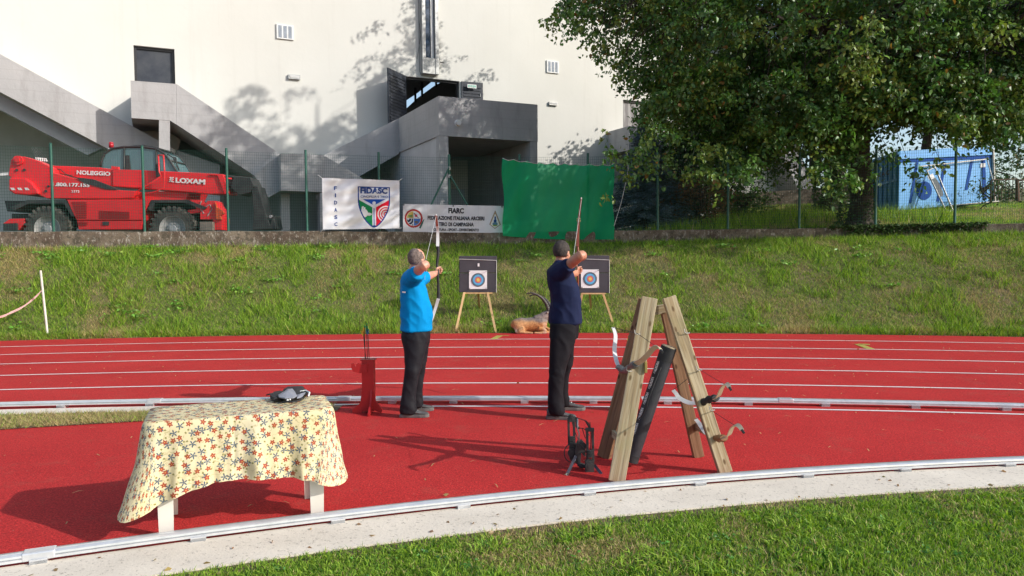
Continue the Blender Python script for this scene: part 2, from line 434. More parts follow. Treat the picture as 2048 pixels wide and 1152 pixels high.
# extra fringe of grass along the foot of the bank
P2 = bank_positions(26000, -300, 2350); gx = bank_positions(26000, -300, 2350)
u = rng.uniform(-300, 2350, 15000); Pf = np.array([tuple(bank_pt(a, t)) for a, t in zip(u, rng.uniform(0.002, .06, 15000))])
blades('bank_foot_grass', Pf, .12, .012, grass_col(.45, .7, .7), lean=.8)
u = rng.uniform(-300, 2350, 9000); Pf = np.array([tuple(bank_pt(a, t)) for a, t in zip(u, rng.uniform(.93, .99, 9000))])
blades('wall_foot_grass', Pf, .13, .012, grass_col(.5, .8, .7), lean=.7)
# lawn in the foreground
def lawn_pos(n, x0, x1, yb):
    x = rng.uniform(x0, x1, n); yt = np.array([near(a, NR-.47) for a in x]); y = rng.uniform(0, 1, n)
    y = yb+(yt-yb)*y; return np.c_[x, y, np.full(n, -.004)], yt
Pl, yt = lawn_pos(310000, -3.2, 5.8, 2.6); edge = yt-Pl[:, 1]
k = rng.uniform(0, 1, len(Pl)) < np.clip((edge+.05+.12*(fbm(Pl, 3, 4)-.5))/.22, 0.0, 1)*(.45+.9*fbm(Pl, 5, 8))
blades('lawn_grass', Pl[k], .031, .0055, grass_col(.56, .84, 1.6, 7), lean=.95, seg2=True)
# clover-like broader tufts
k2 = (fbm(Pl, 2.2, 31) > .60) & (edge > .15) & (rng.uniform(0, 1, len(Pl)) < .35)
blades('lawn_tufts', Pl[k2], .055, .009, grass_col(.9, 1.2, 1.6, 7), lean=1.1, seg2=True)
Pw, yt = lawn_pos(50000, 5.8, 12, 2.6); blades('lawn_grass', Pw, .04, .01, grass_col(.50, .78, 1.6, 7), lean=.9)
# soil seam between lawn and kerb
mb = strip(xs, lambda x: near(x, NR-.58-.03*math.sin(x*5)), lambda x: near(x, NR-.46), .001)
tag(part('soil_seam', mb, M_SOIL), kind='structure')
# dry verge grass
n = 26000; x = rng.uniform(-9, -2.0, n); t = rng.uniform(0, 1, n)
R = np.array([lerp(float(wedge_in(a)), cw(a), b_) for a, b_ in zip(x, t)]); y = CY+np.sqrt(R*R-(x-CX)**2)
blades('verge_grass', np.c_[x, y, np.full(n, .006)], .045, .008, grass_col(.05, .5, 1, 2), lean=1.3)
# hay scraps and fallen bits on the track
n = 420; x = rng.uniform(-9, 9, n); y = rng.uniform(4.4, 15, n); ang = rng.uniform(0, np.pi, n); L_ = rng.uniform(.02, .11, n); V = []; Fa = []; C = []
for i in range(n):
    if y[i] < near(x[i])+.1 or y[i] > arc(47.5, x[i]): continue
    d = np.array([math.cos(ang[i]), math.sin(ang[i]), 0]); s_ = np.array([-d[1], d[0], 0])*.003; p = np.array([x[i], y[i], .007]); k = len(V)
    V += [p-d*L_[i]/2-s_, p-d*L_[i]/2+s_, p+s_*1.5+[0, 0, .008], p-s_*1.5+[0, 0, .008], p+d*L_[i]/2]
    Fa += [(k, k+1, k+2), (k, k+2, k+3), (k+3, k+2, k+4)]; C += [DRY*rng.uniform(.8, 1.5)]*5
tag(npmesh('straw_scraps', V, Fa, M_BLADE, np.array(C)), kind='stuff')
# ---- rails
def rail_thing(nm, xs, yf, joints, feet, label, zb=.030, w=.075, h=.042):
    base = Vector((xs[len(xs)//2], yf(xs[len(xs)//2]), 0)); t = thing(nm, base, label, 'track kerb rail')
    mb = MB(); prof = [(-w/2, 0), (w/2, 0), (w/2, h*.34), (w/2-.013, h*.38), (w/2-.013, h*.50), (w/2, h*.54), (w/2-.002, h*.80), (w/2-.016, h), (-w/2+.016, h), (-w/2+.002, h*.80), (-w/2, h*.54), (-w/2+.013, h*.50), (-w/2+.013, h*.38), (-w/2, h*.34)]
    np_ = len(prof); seg = []
    pts = [Vector((x, yf(x), zb)) for x in xs]
    vs = []
    for i, p in enumerate(pts):
        d = (pts[min(i+1, len(pts)-1)]-pts[max(i-1, 0)]).normalized(); s_ = Vector((-d.y, d.x, 0))
        vs += [p+s_*a+Vector((0, 0, b_)) for a, b_ in prof]
    fs = []
    for i in range(len(pts)-1):
        for k in range(np_): k2 = (k+1) % np_; fs.append((i*np_+k, i*np_+k2, (i+1)*np_+k2, (i+1)*np_+k)[::-1])
    mb.add(vs, fs); part('rail', mb, M_ALU, t, smooth='angle')
    for x in feet:
        p = Vector((x, yf(x), 0)); d = Vector((1, (yf(x+.05)-yf(x-.05))/.1, 0)).normalized(); s_ = Vector((-d.y, d.x, 0))
        rot = Matrix((d, s_, Vector((0, 0, 1)))).transposed()
        m2 = MB(); m2.box(p+Vector((0, 0, .015)), (.085, w+.03, .03), rot); m2.box(p-s_*(w/2+.012)+Vector((0, 0, .02)), (.085, .006, .035), rot); part('rail_foot', m2, M_ALU, t)
    for x in joints:
        p = Vector((x, yf(x), zb+h*.5)); d = Vector((1, (yf(x+.05)-yf(x-.05))/.1, 0)).normalized(); s_ = Vector((-d.y, d.x, 0))
        rot = Matrix((d, s_, Vector((0, 0, 1)))).transposed()
        m2 = MB(); m2.box(p, (.16, w+.006, h+.006), rot); part('joint_sleeve', m2, M_ALU, t, bevel=.008)
    return t
fx = [G(*q).x for q in [(85,1122),(395,1083),(675,1045),(925,1016),(1175,989),(1395,970),(1609,954),(1806,944),(2010,932)]]
rail_thing('kerb_rail', frange(-14, 22, 160), lambda x: near(x, NR), [fx[0]], [x+.0 for x in fx]+[-3.4, -4.2, 4.7, 5.6, 6.5],
           'aluminium kerb rail between the red apron and the pale concrete kerb at the front')
ffx = [G(a, 812).x for a in (-200, 133, 300, 540, 780, 905, 1050, 1190, 1340, 1500, 1650, 1820, 1985, 2150)]
rail_thing('kerb_rail', frange(-14, 14, 110), lambda x: arc(40.42, x), [G(308, 812).x, G(690, 805).x, G(1570, 810).x], ffx,
           'aluminium kerb rail along the inside lane, running behind the two archers', h=.045)
# ================================================================== BUILDING
T = Vector((.903, .430, 0)); NB = Vector((.430, -.903, 0)); B0 = Vector((-4.07, 28.5, 0))
def FP(px, py, s=0.0): return PL(px, py, B0+NB*s, NB)
def loc(p): q = p-B0; return q.dot(T), p.z         # facade coordinates
def W3(a, z, s=0.0): return B0+T*a+NB*s+Vector((0, 0, z))
m, nt, b = newmat('cream_plaster'); v = coords(nt)
c = mixc(nt, ramp(nt, nz(nt, v, .35, 5), [(.3, 0.), (.7, 1.)]), (.67, .66, .61), (.625, .615, .565))
c = mixc(nt, ramp(nt, nz(nt, coords(nt, (2.2, 2.2, .10)), 1.4, 6, .7), [(.56, 0.), (.80, .30)]), c, (.50, .48, .43))
c = mixc(nt, ramp(nt, nz(nt, v, 3, 6, .7), [(.60, 0.), (.75, .18)]), c, (.55, .53, .48))
nt.links.new(c, b.inputs['Base Color']); b.inputs['Roughness'].default_value = .92; b.inputs['Specular IOR Level'].default_value = .15; bump(nt, b, nz(nt, v, 5, 4), .18, .02); M_PLASTER = m
m, nt, b = newmat('grey_concrete'); v = coords(nt)
c = mixc(nt, ramp(nt, nz(nt, v, .9, 6), [(.3, 0.), (.7, 1.)]), (.44, .43, .425), (.385, .38, .38))
wv = N(nt, 'ShaderNodeTexWave', bands_direction='Z', i_Scale=1.1, i_Distortion=.6, i_Detail=2); nt.links.new(v, wv.inputs['Vector'])
c = mixc(nt, ramp(nt, wv.outputs['Fac'], [(.0, .15), (.05, 0.)]), c, (.24, .23, .215))
c = mixc(nt, ramp(nt, nz(nt, coords(nt, (1.5, 1.5, .35)), 1.5, 6, .7), [(.50, 0.), (.72, .5)]), c, (.22, .21, .20))
nt.links.new(c, b.inputs['Base Color']); b.inputs['Roughness'].default_value = .9; bump(nt, b, nz(nt, v, 9, 5), .35, .02); M_CONC = m
M_SOFFIT = mat('sky_tinted_wall_paint', (.52, .56, .61), (.44, .475, .52), .9, 1.2)  # grey wall paint with the blue skylight of the shade mixed into the colour
M_DARKDOOR = mat('dark_door_metal', (.022, .027, .04), (.05, .055, .065), .45, 2.5, bmp=.1, bscale=8)
M_FRAME = mat('dark_frame', (.025, .025, .028), None, .5)
M_WHITE = mat('white_paint', (.75, .75, .73), (.66, .66, .64), .55, 5)
M_STEEL = mat('galvanised_steel', (.50, .50, .48), (.38, .38, .37), .42, 6, metal=.5)
M_GLASSD = mat('dark_glass', (.03, .05, .09), (.05, .07, .11), .06, 2, spec=.9)
M_LOUVRE = mat('louvre_grey', (.30, .36, .45), None, .5)
bld = thing('sports_hall', B0+Vector((0, 0, 1.7)), 'large cream plastered hall with grey concrete outside stairs behind the fence', 'building')
holes = []
def hole(p0, p1, s=0): 
    a0, z1 = loc(FP(*p0)); a1, z0 = loc(FP(*p1)); return a0, z0, a1, z1
hw = hole((267, 90), (351, 167)); hd = hole((810, 152), (920, 250)); hr = hole((1246, 199), (1289, 290))
hw = (hw[0], hw[1]-.3, hw[2], hw[3])
hd = (hd[0], hd[1]-.9, hd[2], hd[3]); hr = (hr[0], hr[1]-.4, hr[2], hr[3])
holes = [hw, hd, hr]
zt = 19.0; aL = -24.0
# slanted right edge
eT = loc(FP(1395, 0)); eB = loc(FP(1585, 440))
def edge_a(z): return eT[0]+(eB[0]-eT[0])*(z-eT[1])/(eB[1]-eT[1])
aR = max(hr[2]+.5, edge_a(zt)) if edge_a(zt) > hr[2]+.5 else hr[2]+.5
mu = MB(); a8 = loc(FP(800, 300))[0]; mb = MB(); acuts = sorted({aL, a8, *[h[0] for h in holes], *[h[2] for h in holes], hr[2]+.3}); zcuts = sorted({0.0, hw[1]-.05, *[h[1] for h in holes], *[h[3] for h in holes], zt})
aW = hr[2]+.3
for a0, a1 in zip(acuts[:-1], acuts[1:]):
    for z0, z1 in zip(zcuts[:-1], zcuts[1:]):
        am, zm = (a0+a1)/2, (z0+z1)/2
        if any(h[0] < am < h[2] and h[1] < zm < h[3] for h in holes): continue
        if am < a8 and zm < hw[1]-.05: continue
        mb.quad(W3(a0, z0), W3(a1, z0), W3(a1, z1), W3(a0, z1))
cut_px = [(30, None), (181, 256), (345, 345), (372, 235), (562, 348), (646, 345), (660, 340), (799, 268)]
a8 = loc(FP(800, 300))[0]
zcl = hw[1]-.05; cutl = [(aL, zcl)]
for (x_, y_) in cut_px:
    a_, z_ = loc(FP(x_, y_ if y_ is not None else 185)); cutl.append((a_, zcl if y_ is None else min(z_, zcl)))
cutl.append((a8, cutl[-1][1]))
def cutz(a): return float(np.interp(a, [q[0] for q in cutl], [q[1] for q in cutl]))
DR = -4.2  # recess under the flights, depth set so its back wall lies in shade
for (p, z), (p2, z2) in zip(cutl[:-1], cutl[1:]):
    if p2 <= p: continue
    mb.quad(W3(p, z), W3(p2, z2), W3(p2, zcl), W3(p, zcl)); mb.quad(W3(p, z), W3(p2, z2), W3(p2, z2, DR), W3(p, z, DR))
    mu.quad(W3(p, 0, DR), W3(p2, 0, DR), W3(p2, z2+.1, DR), W3(p, z+.1, DR))
mu.quad(W3(a8, 0, DR), W3(a8, 0, 0), W3(a8, cutl[-1][1], 0), W3(a8, cutl[-1][1], DR))
mb.add([W3(aW, 0), W3(edge_a(0), 0), W3(edge_a(zt), zt), W3(aW, zt)], [(0, 1, 2, 3)] if edge_a(zt) > aW else [(0, 1, 2, 3)])
for h in holes:   # reveals
    a0, z0, a1, z1 = h; d = -.28
    for q in (((a0, z0), (a0, z1)), ((a0, z1), (a1, z1)), ((a1, z1), (a1, z0)), ((a1, z0), (a0, z0))):
        (p, z), (p2, z2) = q; mb.quad(W3(p, z), W3(p2, z2), W3(p2, z2, d), W3(p, z, d))
part('wall', mb, M_PLASTER, bld); part('undercroft_wall', mu, M_SOFFIT, bld)
# roof and side
mb = MB(); mb.quad(W3(aL, zt), W3(edge_a(zt), zt), W3(edge_a(zt), zt, -14), W3(aL, zt, -14)); mb.quad(W3(edge_a(0), 0), W3(edge_a(zt), zt), W3(edge_a(zt), zt, -14), W3(edge_a(0), 0, -14))
part('roof', mb, M_PLASTER, bld)
# inclined buttress column following the wall end
mb = MB(); z0_, z1_ = 0.5, zt
poly = [W3(edge_a(z0_)-.1, z0_, .0), W3(edge_a(z0_)+1.0, z0_, .0), W3(edge_a(z1_)+1.0, z1_, .0), W3(edge_a(z1_)-.1, z1_, .0)]
mb.prism([p+NB*1.2 for p in poly], -NB*1.6); part('buttress', mb, M_CONC, bld)
# closed door on the left landing, right door
def slab(nm, h, dep, m_, inset=.0, parent=bld, th=.05):
    a0, z0, a1, z1 = h; mb = MB(); mb.prism([W3(a0+inset, z0+inset, dep), W3(a1-inset, z0+inset, dep), W3(a1-inset, z1-inset, dep), W3(a0+inset, z1-inset, dep)], -NB*th); return part(nm, mb, m_, parent)
def framed(nm, h, leafs):
    a0, z0, a1, z1 = h; f = MB(); w_ = .08
    for (x0, x1, y0, y1) in ((a0, a0+w_, z0, z1), (a1-w_, a1, z0, z1), (a0+w_, a1-w_, z1-w_, z1)):
        f.prism([W3(x0, y0, -.10), W3(x1, y0, -.10), W3(x1, y1, -.10), W3(x0, y1, -.10)], -NB*.12)
    return part(nm, f, M_FRAME, bld)
framed('door_frame', hw, 1); slab('door', (hw[0]+.08, hw[1], hw[2]-.08, hw[3]-.08), -.16, M_DARKDOOR)
framed('door_frame', hr, 1)
M_OLD = mat('stained_door', (.14, .13, .13), (.30, .29, .28), .6, 1.6, lo=.45, hi=.6, sc3=(2, 2, .4))
slab('door', (hr[0]+.08, hr[1], hr[2]-.08, hr[3]-.08), -.16, M_OLD)
framed('door_frame', hd, 2)
# interior behind open door
a0, z0, a1, z1 = hd; dI = -5.0; mb = MB(); rl, rr, rz0, rz1 = a0-3.5, a1+2.5, z0-.05, z1+1.2
M_INT = mat('interior_wall', (.30, .29, .28), None, .9)
mb.quad(W3(rl, rz0, -.3), W3(rr, rz0, -.3), W3(rr, rz0, dI), W3(rl, rz0, dI)); mb.quad(W3(rl, rz1, -.3), W3(rr, rz1, -.3), W3(rr, rz1, dI), W3(rl, rz1, dI))
mb.quad(W3(rl, rz0, -.3), W3(rl, rz1, -.3), W3(rl, rz1, dI), W3(rl, rz0, dI)); mb.quad(W3(rr, rz0, -.3), W3(rr, rz1, -.3), W3(rr, rz1, dI), W3(rr, rz0, dI))
def BPx(px, py): q = PL(px, py, B0+NB*dI, NB); return loc(q)
lo = [BPx(805, 224), BPx(835, 196), BPx(868, 172), BPx(905, 152)]; hi = [BPx(805, 206), BPx(835, 186), BPx(868, 160), BPx(905, 138)]
pts_lo = [(rl, lo[0][1]-1)]+lo+[(rr, lo[-1][1]+.5)]; pts_hi = [(rl, hi[0][1]-1)]+hi+[(rr, hi[-1][1]+.5)]
for i in range(len(pts_lo)-1):
    p, q = pts_lo[i], pts_lo[i+1]; mb.quad(W3(p[0], rz0-3, dI), W3(q[0], rz0-3, dI), W3(q[0], q[1], dI), W3(p[0], p[1], dI))
    p, q = pts_hi[i], pts_hi[i+1]; mb.quad(W3(p[0], p[1], dI), W3(q[0], q[1], dI), W3(q[0], rz1+2, dI), W3(p[0], rz1+2, dI))
part('interior', mb, M_INT, bld)
for t_ in (.0, .28, .42, .7, 1.0):
    mb = MB()
    k = t_*3; i = min(2, int(k)); f_ = k-i; pl = (lerp(lo[i][0], lo[i+1][0], f_), lerp(lo[i][1], lo[i+1][1], f_)); mb.board(W3(pl[0], pl[1]-.1, dI+.03), W3(pl[0], pl[1]+.55, dI+.03), .09, .06, NB); part('window_bar', mb, M_FRAME, bld)
# open leaves
hinge = W3(hd[0], 0, .0); outL = P(774, 137, 27.25); zt_ = hd[3]
d = Vector((outL.x-hinge.x, outL.y-hinge.y, 0)); zb_ = hd[1]+.02
M_LEAF = M_DARKDOOR
def leaf(h, d, nm='door_leaf'):
    mb = MB(); L_ = d.length; dd = d.normalized(); nn = Vector((-dd.y, dd.x, 0))
    mb.prism([h+Vector((0, 0, zb_)), h+d+Vector((0, 0, zb_)), h+d+Vector((0, 0, zt_)), h+Vector((0, 0, zt_))], nn*.05)
    o = part(nm, mb, M_LEAF, bld)
    m2 = MB()
    for k in range(20):
        z = zb_+.12+k*(zt_-zb_-.2)/20
        for sgn in (-.012, .062):
            m2.board(h+dd*.09+nn*sgn+Vector((0, 0, z)), h+dd*(L_-.09)+nn*sgn+Vector((0, 0, z)), .05, .02, nn)
    part('panel_ribs', m2, M_LEAF, o)
    for z in (zb_+.3, zb_+1.1, zt_-.5): m3 = MB(); m3.tube([h+dd*(L_-.12)-nn*.03+Vector((0, 0, z-.06)), h+dd*(L_-.12)-nn*.03+Vector((0, 0, z+.06))], .014); part('handle', m3, M_STEEL, o)
    return o
leaf(hinge, d)
hr_ = W3(hd[2]+.06, 0, .06); outR = FP(966, 200, .12); lf = leaf(hr_, Vector((outR.x-hr_.x, outR.y-hr_.y, 0)))
def sgn_quad(nm, p0, p1, s, m_, parent, th=.02):
    a, z1 = loc(FP(*p0, s)); b_, z0 = loc(FP(*p1, s)); mb = MB(); mb.prism([W3(a, z0, s), W3(b_, z0, s), W3(b_, z1, s), W3(a, z1, s)], -NB*th); return part(nm, mb, m_, parent), (a, z0, b_, z1)
M_SIGNG = mat('green_sign', (.05, .50, .34), None, .5)
sg, r4 = sgn_quad('exit_sign', (935, 168), (953, 177), .22, M_WHITE, bld)
a0, z0, a1, z1 = r4; mb = MB(); c_ = .03
mb.prism([W3(a0+c_, z0+.03, .224), W3(a1-c_, z0+.03, .224), W3(a1-c_, z1-c_, .224), W3(a0+c_, z1-c_, .224)], -NB*.003); part('sign_panel', mb, M_SIGNG, sg)
mb = MB(); fit_text(mb, 'USCITA DI', lambda u, v: W3((a0+a1)/2+u, z0+(z1-z0)*.66+v, .228), (a1-a0)*.7, .05, .01); fit_text(mb, 'EMERGENZA', lambda u, v: W3((a0+a1)/2+u, z0+(z1-z0)*.34+v, .228), (a1-a0)*.7, .05, .01); part('sign_lettering', mb, M_WHITE, sg)
# vents, lamps, window strip
for (p0, p1) in (((553, 47), (588, 80)), ((1094, 120), (1118, 147))):
    o, r4 = sgn_quad('wall_vent', p0, p1, .06, M_WHITE, bld, .055); a0, z0, a1, z1 = r4; mb = MB()
    W_ = (a1-a0)
    for k in range(3):
        x0 = a0+W_*(.10+.29*k); nsl = 11
        for j in range(nsl):
            z = z0+(z1-z0)*(.08+.84*j/nsl); mb.prism([W3(x0, z, .065), W3(x0+W_*.2, z, .065), W3(x0+W_*.2, z+.026, .072), W3(x0, z+.026, .072)], -NB*.004)
    part('louvre', mb, M_LOUVRE, o)
for (p0, p1) in (((577, 148), (601, 159)), ((1099, 203), (1116, 211))):
    o, r4 = sgn_quad('wall_lamp', p0, p1, .10, M_STEEL, bld, .098); a0, z0, a1, z1 = r4; mb = MB()
    mb.prism([W3(a0+.05, z0+.035, .11), W3(a1-.04, z0+.035, .11), W3(a1-.04, z1-.035, .13), W3(a0+.05, z1-.035, .13)], -NB*.015); part('lamp_cover', mb, M_WHITE, o, bevel=.004)
a0, z0 = loc(FP(845, 146, .2)); a1, _ = loc(FP(878, 146, .2)); zt2 = 16.0
mb = MB()
for (x0, x1) in ((a0, a0+.14), (a1-.14, a1)): mb.prism([W3(x0, z0, .22), W3(x1, z0, .22), W3(x1, zt2, .22), W3(x0, zt2, .22)], -NB*.21)
mb.prism([W3(a0+.14, z0, .2), W3(a1-.14, z0, .2), W3(a1-.14, z0+.6, .2), W3(a0+.14, z0+.6, .2)], -NB*.19)
wf = part('window_surround', mb, M_STEEL, bld, bevel=.012)
mb = MB(); mb.prism([W3(a0+.14, z0+.6, .05), W3(a1-.14, z0+.6, .05), W3(a1-.14, zt2, .05), W3(a0+.14, zt2, .05)], -NB*.04); part('window_pane', mb, M_GLASSD, wf)
mb = MB(); mb.prism([W3(a1-.27, z0+.6, .10), W3(a1-.17, z0+.6, .10), W3(a1-.17, zt2, .10), W3(a1-.27, zt2, .10)], -NB*.04); part('mullion', mb, M_WHITE, wf)
mb = MB(); mb.tube([FP(838, 40, .03), FP(841, 70, .03), FP(838, 95, .03), FP(834, 118, .03)], .006, 5); mb.tube([W3(a0-.06, 16, .04), W3(a0-.06, z0+.1, .04), W3(a0, z0-.05, .04), W3(a1, z0-.06, .04), W3(a1+.05, z0+.3, .04), W3(a1+.05, z0+1.0, .04)], .008, 5)
mb.tube([FP(880, 124, .03), FP(888, 126, .2)], .02, 6); part('cable', mb, M_FRAME, bld)
# ---- stairs (planes parallel to the facade at distance s)
def block(nm, pxpoly, s, s1=.01, m_=M_CONC, parent=bld, bevel=.0):
    mb = MB(); mb.prism([FP(x, y, s) for x, y in pxpoly], -NB*(s-s1)); return part(nm, mb, m_, parent, bevel=bevel)
# upper-left flight
block('stair_flight', [(-500, -165), (350, 299), (350, 368), (-500, -79)], 1.3)
# slab soffit below it, set back
block('stair_soffit', [(-500, -79), (210, 294), (175, 310), (-500, -40)], .5, m_=M_SOFFIT)
# left landing + flight going down to the right, one front plane
s_ = 2.4
block('stair_landing', [(261, 161), (353, 168), (353, 249), (340, 241), (263, 236)], s_)
block('stair_flight', [(353.3, 168), (562, 309), (562, 386), (353.3, 249)], s_)
block('stair_pillar', [(318, 239), (340, 241.5), (340, 480), (318, 480)], s_-.01, s_-.4)
block('stair_pillar', [(353, 300), (440, 330), (440, 480), (353, 480)], .7, m_=M_SOFFIT)
# middle low landing, nearer, and its flight down right
s2 = 3.5
block('stair_landing', [(562, 307), (646, 310), (646, 384), (562, 381)], s2, 2.42)
block('stair_flight', [(646.3, 310), (722, 355), (790, 396), (790, 470), (722, 430), (646.3, 384)], s2, 2.42)
block('stair_pillar', [(562, 383), (580, 384), (580, 500), (562, 500)], 2.6, 2.3); block('stair_pillar', [(640, 385), (652, 385), (652, 500), (640, 500)], s2-.02, s2-.4)
# side of the low landing running back
block('stair_side', [(508, 350), (561.7, 307.5), (561.7, 381), (537, 395)], 2.9, 2.42)
# centre platform
Bk = FP(799, 237, 1.3); zP = Bk.z; Cc = ray(877, 192); Cc = O+Cc*((zP-CAM_H)/Cc.z)
zPb = PL(877, 271, Cc, NB).z; sC = (Cc-B0).dot(NB); aC = (Cc-B0).dot(T); aC2 = loc(PL(1075, 210, Cc, NB))[0]
print('platform', Bk, Cc, 'z', zP, zPb, 's', sC, 'back a', loc(Bk), aC, aC2)
mb = MB(); mb.prism([W3(aC, zPb, sC), W3(aC2, zPb, sC), W3(aC2, zP, sC), W3(aC, zP, sC)], -NB*.2)
mb.prism([W3(aC, zPb, sC-.2), W3(aC, zPb, .0), W3(aC, zP, .0), W3(aC, zP, sC-.2)], T*.2)
mb.prism([W3(aC2-.2, zPb, sC-.2), W3(aC2-.2, zPb, .0), W3(aC2-.2, zP, .0), W3(aC2-.2, zP, sC-.2)], T*.2)
mb.prism([W3(aC+.2, zPb, sC-.2), W3(aC2-.2, zPb, sC-.2), W3(aC2-.2, zPb, .0), W3(aC+.2, zPb, .0)], Vector((0, 0, .2)))
part('platform', mb, M_CONC, bld)
M_LOWER = mat('pale_render', (.56, .55, .55), (.47, .46, .46), .9, 1.2)
mb = MB(); mb.prism([W3(aC+.05, 0, sC-.32), W3(aC+.05, 0, .02), W3(aC+.05, zPb-.003, .02), W3(aC+.05, zPb-.003, sC-.32)], T*.18); part('platform_side_wall', mb, M_LOWER, bld)
mb = MB(); aP = loc(PL(897, 300, Cc, NB))[0]; mb.prism([W3(aC+.01, 0, sC-.01), W3(aP, 0, sC-.01), W3(aP, zPb-.003, sC-.01), W3(aC+.01, zPb-.003, sC-.01)], -NB*.3)
aQ = loc(PL(1061, 300, Cc, NB))[0]; mb.prism([W3(aQ, 0, sC-.01), W3(aC2-.01, 0, sC-.01), W3(aC2-.01, zPb-.003, sC-.01), W3(aQ, zPb-.003, sC-.01)], -NB*(sC-.05)); part('platform_pillar', mb, M_CONC, bld)
mb = MB(); mb.prism([W3(aP+.3, 0, .7), W3(aQ-.4, 0, .7), W3(aQ-.4, zPb-1.2, .7), W3(aP+.3, zPb-1.2, .7)], -NB*.6); part('under_stair_wall', mb, M_SOFFIT, bld)
# flight from platform descending left (parapet plane 1.3)
mb = MB(); p1 = FP(799, 237, 1.3); aj = aC
q = [W3(aj+.0, zP, 1.3), FP(646, 311, 1.3), FP(646, 394, 1.3), W3(aj+.0, zPb-.05, 1.3)]
mb.prism(q, -NB*1.28); part('stair_flight', mb, M_CONC, bld)
mb = MB(); mb.disc(W3(aC+.62, zPb+.42, sC+.01), NB, 0, .11, 20); mb.tube([W3(aC+.62, zPb+.42, sC), W3(aC+.62, zPb+.42, sC+.12)], .08, 12); part('round_lamp', mb, M_WHITE, bld, smooth=False)
# small roof of the right-hand landing
block('stair_landing', [(1258, 252), (1330, 256), (1330, 300), (1258, 300)], 1.6)
block('stair_flight', [(1330.3, 256), (1430, 340), (1430, 420), (1330.3, 318)], 1.6)
# plinth line along the base
# ================================================================== FENCE
M_POST = mat('green_post_paint', (.012, .085, .058), (.02, .11, .08), .45, 4)
M_WIRE = mat('green_wire', (.015, .09, .065), None, .5)
fence = thing('mesh_fence', wtop(1024), 'green welded mesh fence on round posts standing on the low wall', 'fence')
FH = 2.02
post_px = [-215, -70, 105, 288, 456, 614, 760, 900, 1040, 1177, 1316, 1457, 1600, 1753, 1912, 2080, 2250]
def fpt(px, z=0, off=.10):
    t = wtop(px); d = fence_dir(px); return Vector((t.x, t.y, t.z))+Vector((-d.y, d.x, 0))*off+Vector((0, 0, z))
for px in post_px:
    mb = MB(); mb.tube([fpt(px, -.1), fpt(px, FH+.04)], .032 if px != 900 else .038, 12); mb.ell(fpt(px, FH+.04), (.036, .036, .02), 12, 6); part('fence_post', mb, M_POST, fence, smooth='angle')
for a, b_ in ((900, 840), (902, 962)):
    mb = MB(); mb.tube([fpt(a, 1.72 if a == 900 else 1.5, .04), fpt(b_, .1, .04)], .024, 10); part('fence_brace', mb, M_POST, fence, smooth='angle')
mb = MB(); mb.tube([fpt(900, 1.66), fpt(900, 1.74)], .05, 12); part('brace_clamp', mb, M_STEEL, fence); mb = MB(); mb.tube([fpt(900, 1.45), fpt(900, 1.53)], .05, 12); part('brace_clamp', mb, M_STEEL, fence)
# wires
pl = [fpt(px, 0, .14) for px in range(-300, 2400, 12)]
cum = [0]
for a, b_ in zip(pl[:-1], pl[1:]): cum.append(cum[-1]+(b_-a).length)
tot = cum[-1]; cumn = np.array(cum); pa = np.array([tuple(p) for p in pl])
def along(s_): return np.array([np.interp(s_, cumn, pa[:, k]) for k in range(3)])
V = []; Fa = []
def wire(a, b_, r):
    a = np.array(a); b_ = np.array(b_); d = b_-a; d = d/np.linalg.norm(d)
    x = np.cross(d, [0, 1, 0]) if abs(d[1]) < .9 else np.cross(d, [1, 0, 0]); x /= np.linalg.norm(x); y = np.cross(d, x)
    k = len(V)
    for e in (a, b_):
        for j in range(3): an = 2*math.pi*j/3; V.append(e+x*r*math.cos(an)+y*r*math.sin(an))
    for j in range(3): j2 = (j+1) % 3; Fa.append((k+j, k+j2, k+3+j2, k+3+j))
ns = int(tot/.052)
for i in range(ns):
    p = along(i*.052); dz = .012*math.sin(i*.35)*math.sin(i*.11); wire(p, p+[0, 0, FH-.03+dz], .0026)
for j in range(29):
    z = .02+j*(FH-.06)/28
    for i in range(0, len(pl)-4, 4):
        sag = lambda ii: .015*math.sin(ii*.13)*(j/28)
        wire(pa[i]+[0, 0, z+sag(i)], pa[i+4]+[0, 0, z+sag(i+4)], .0026 if j not in (14, 28, 0) else .003)
npmesh('wire_mesh', V, Fa, M_WIRE, parent=fence)
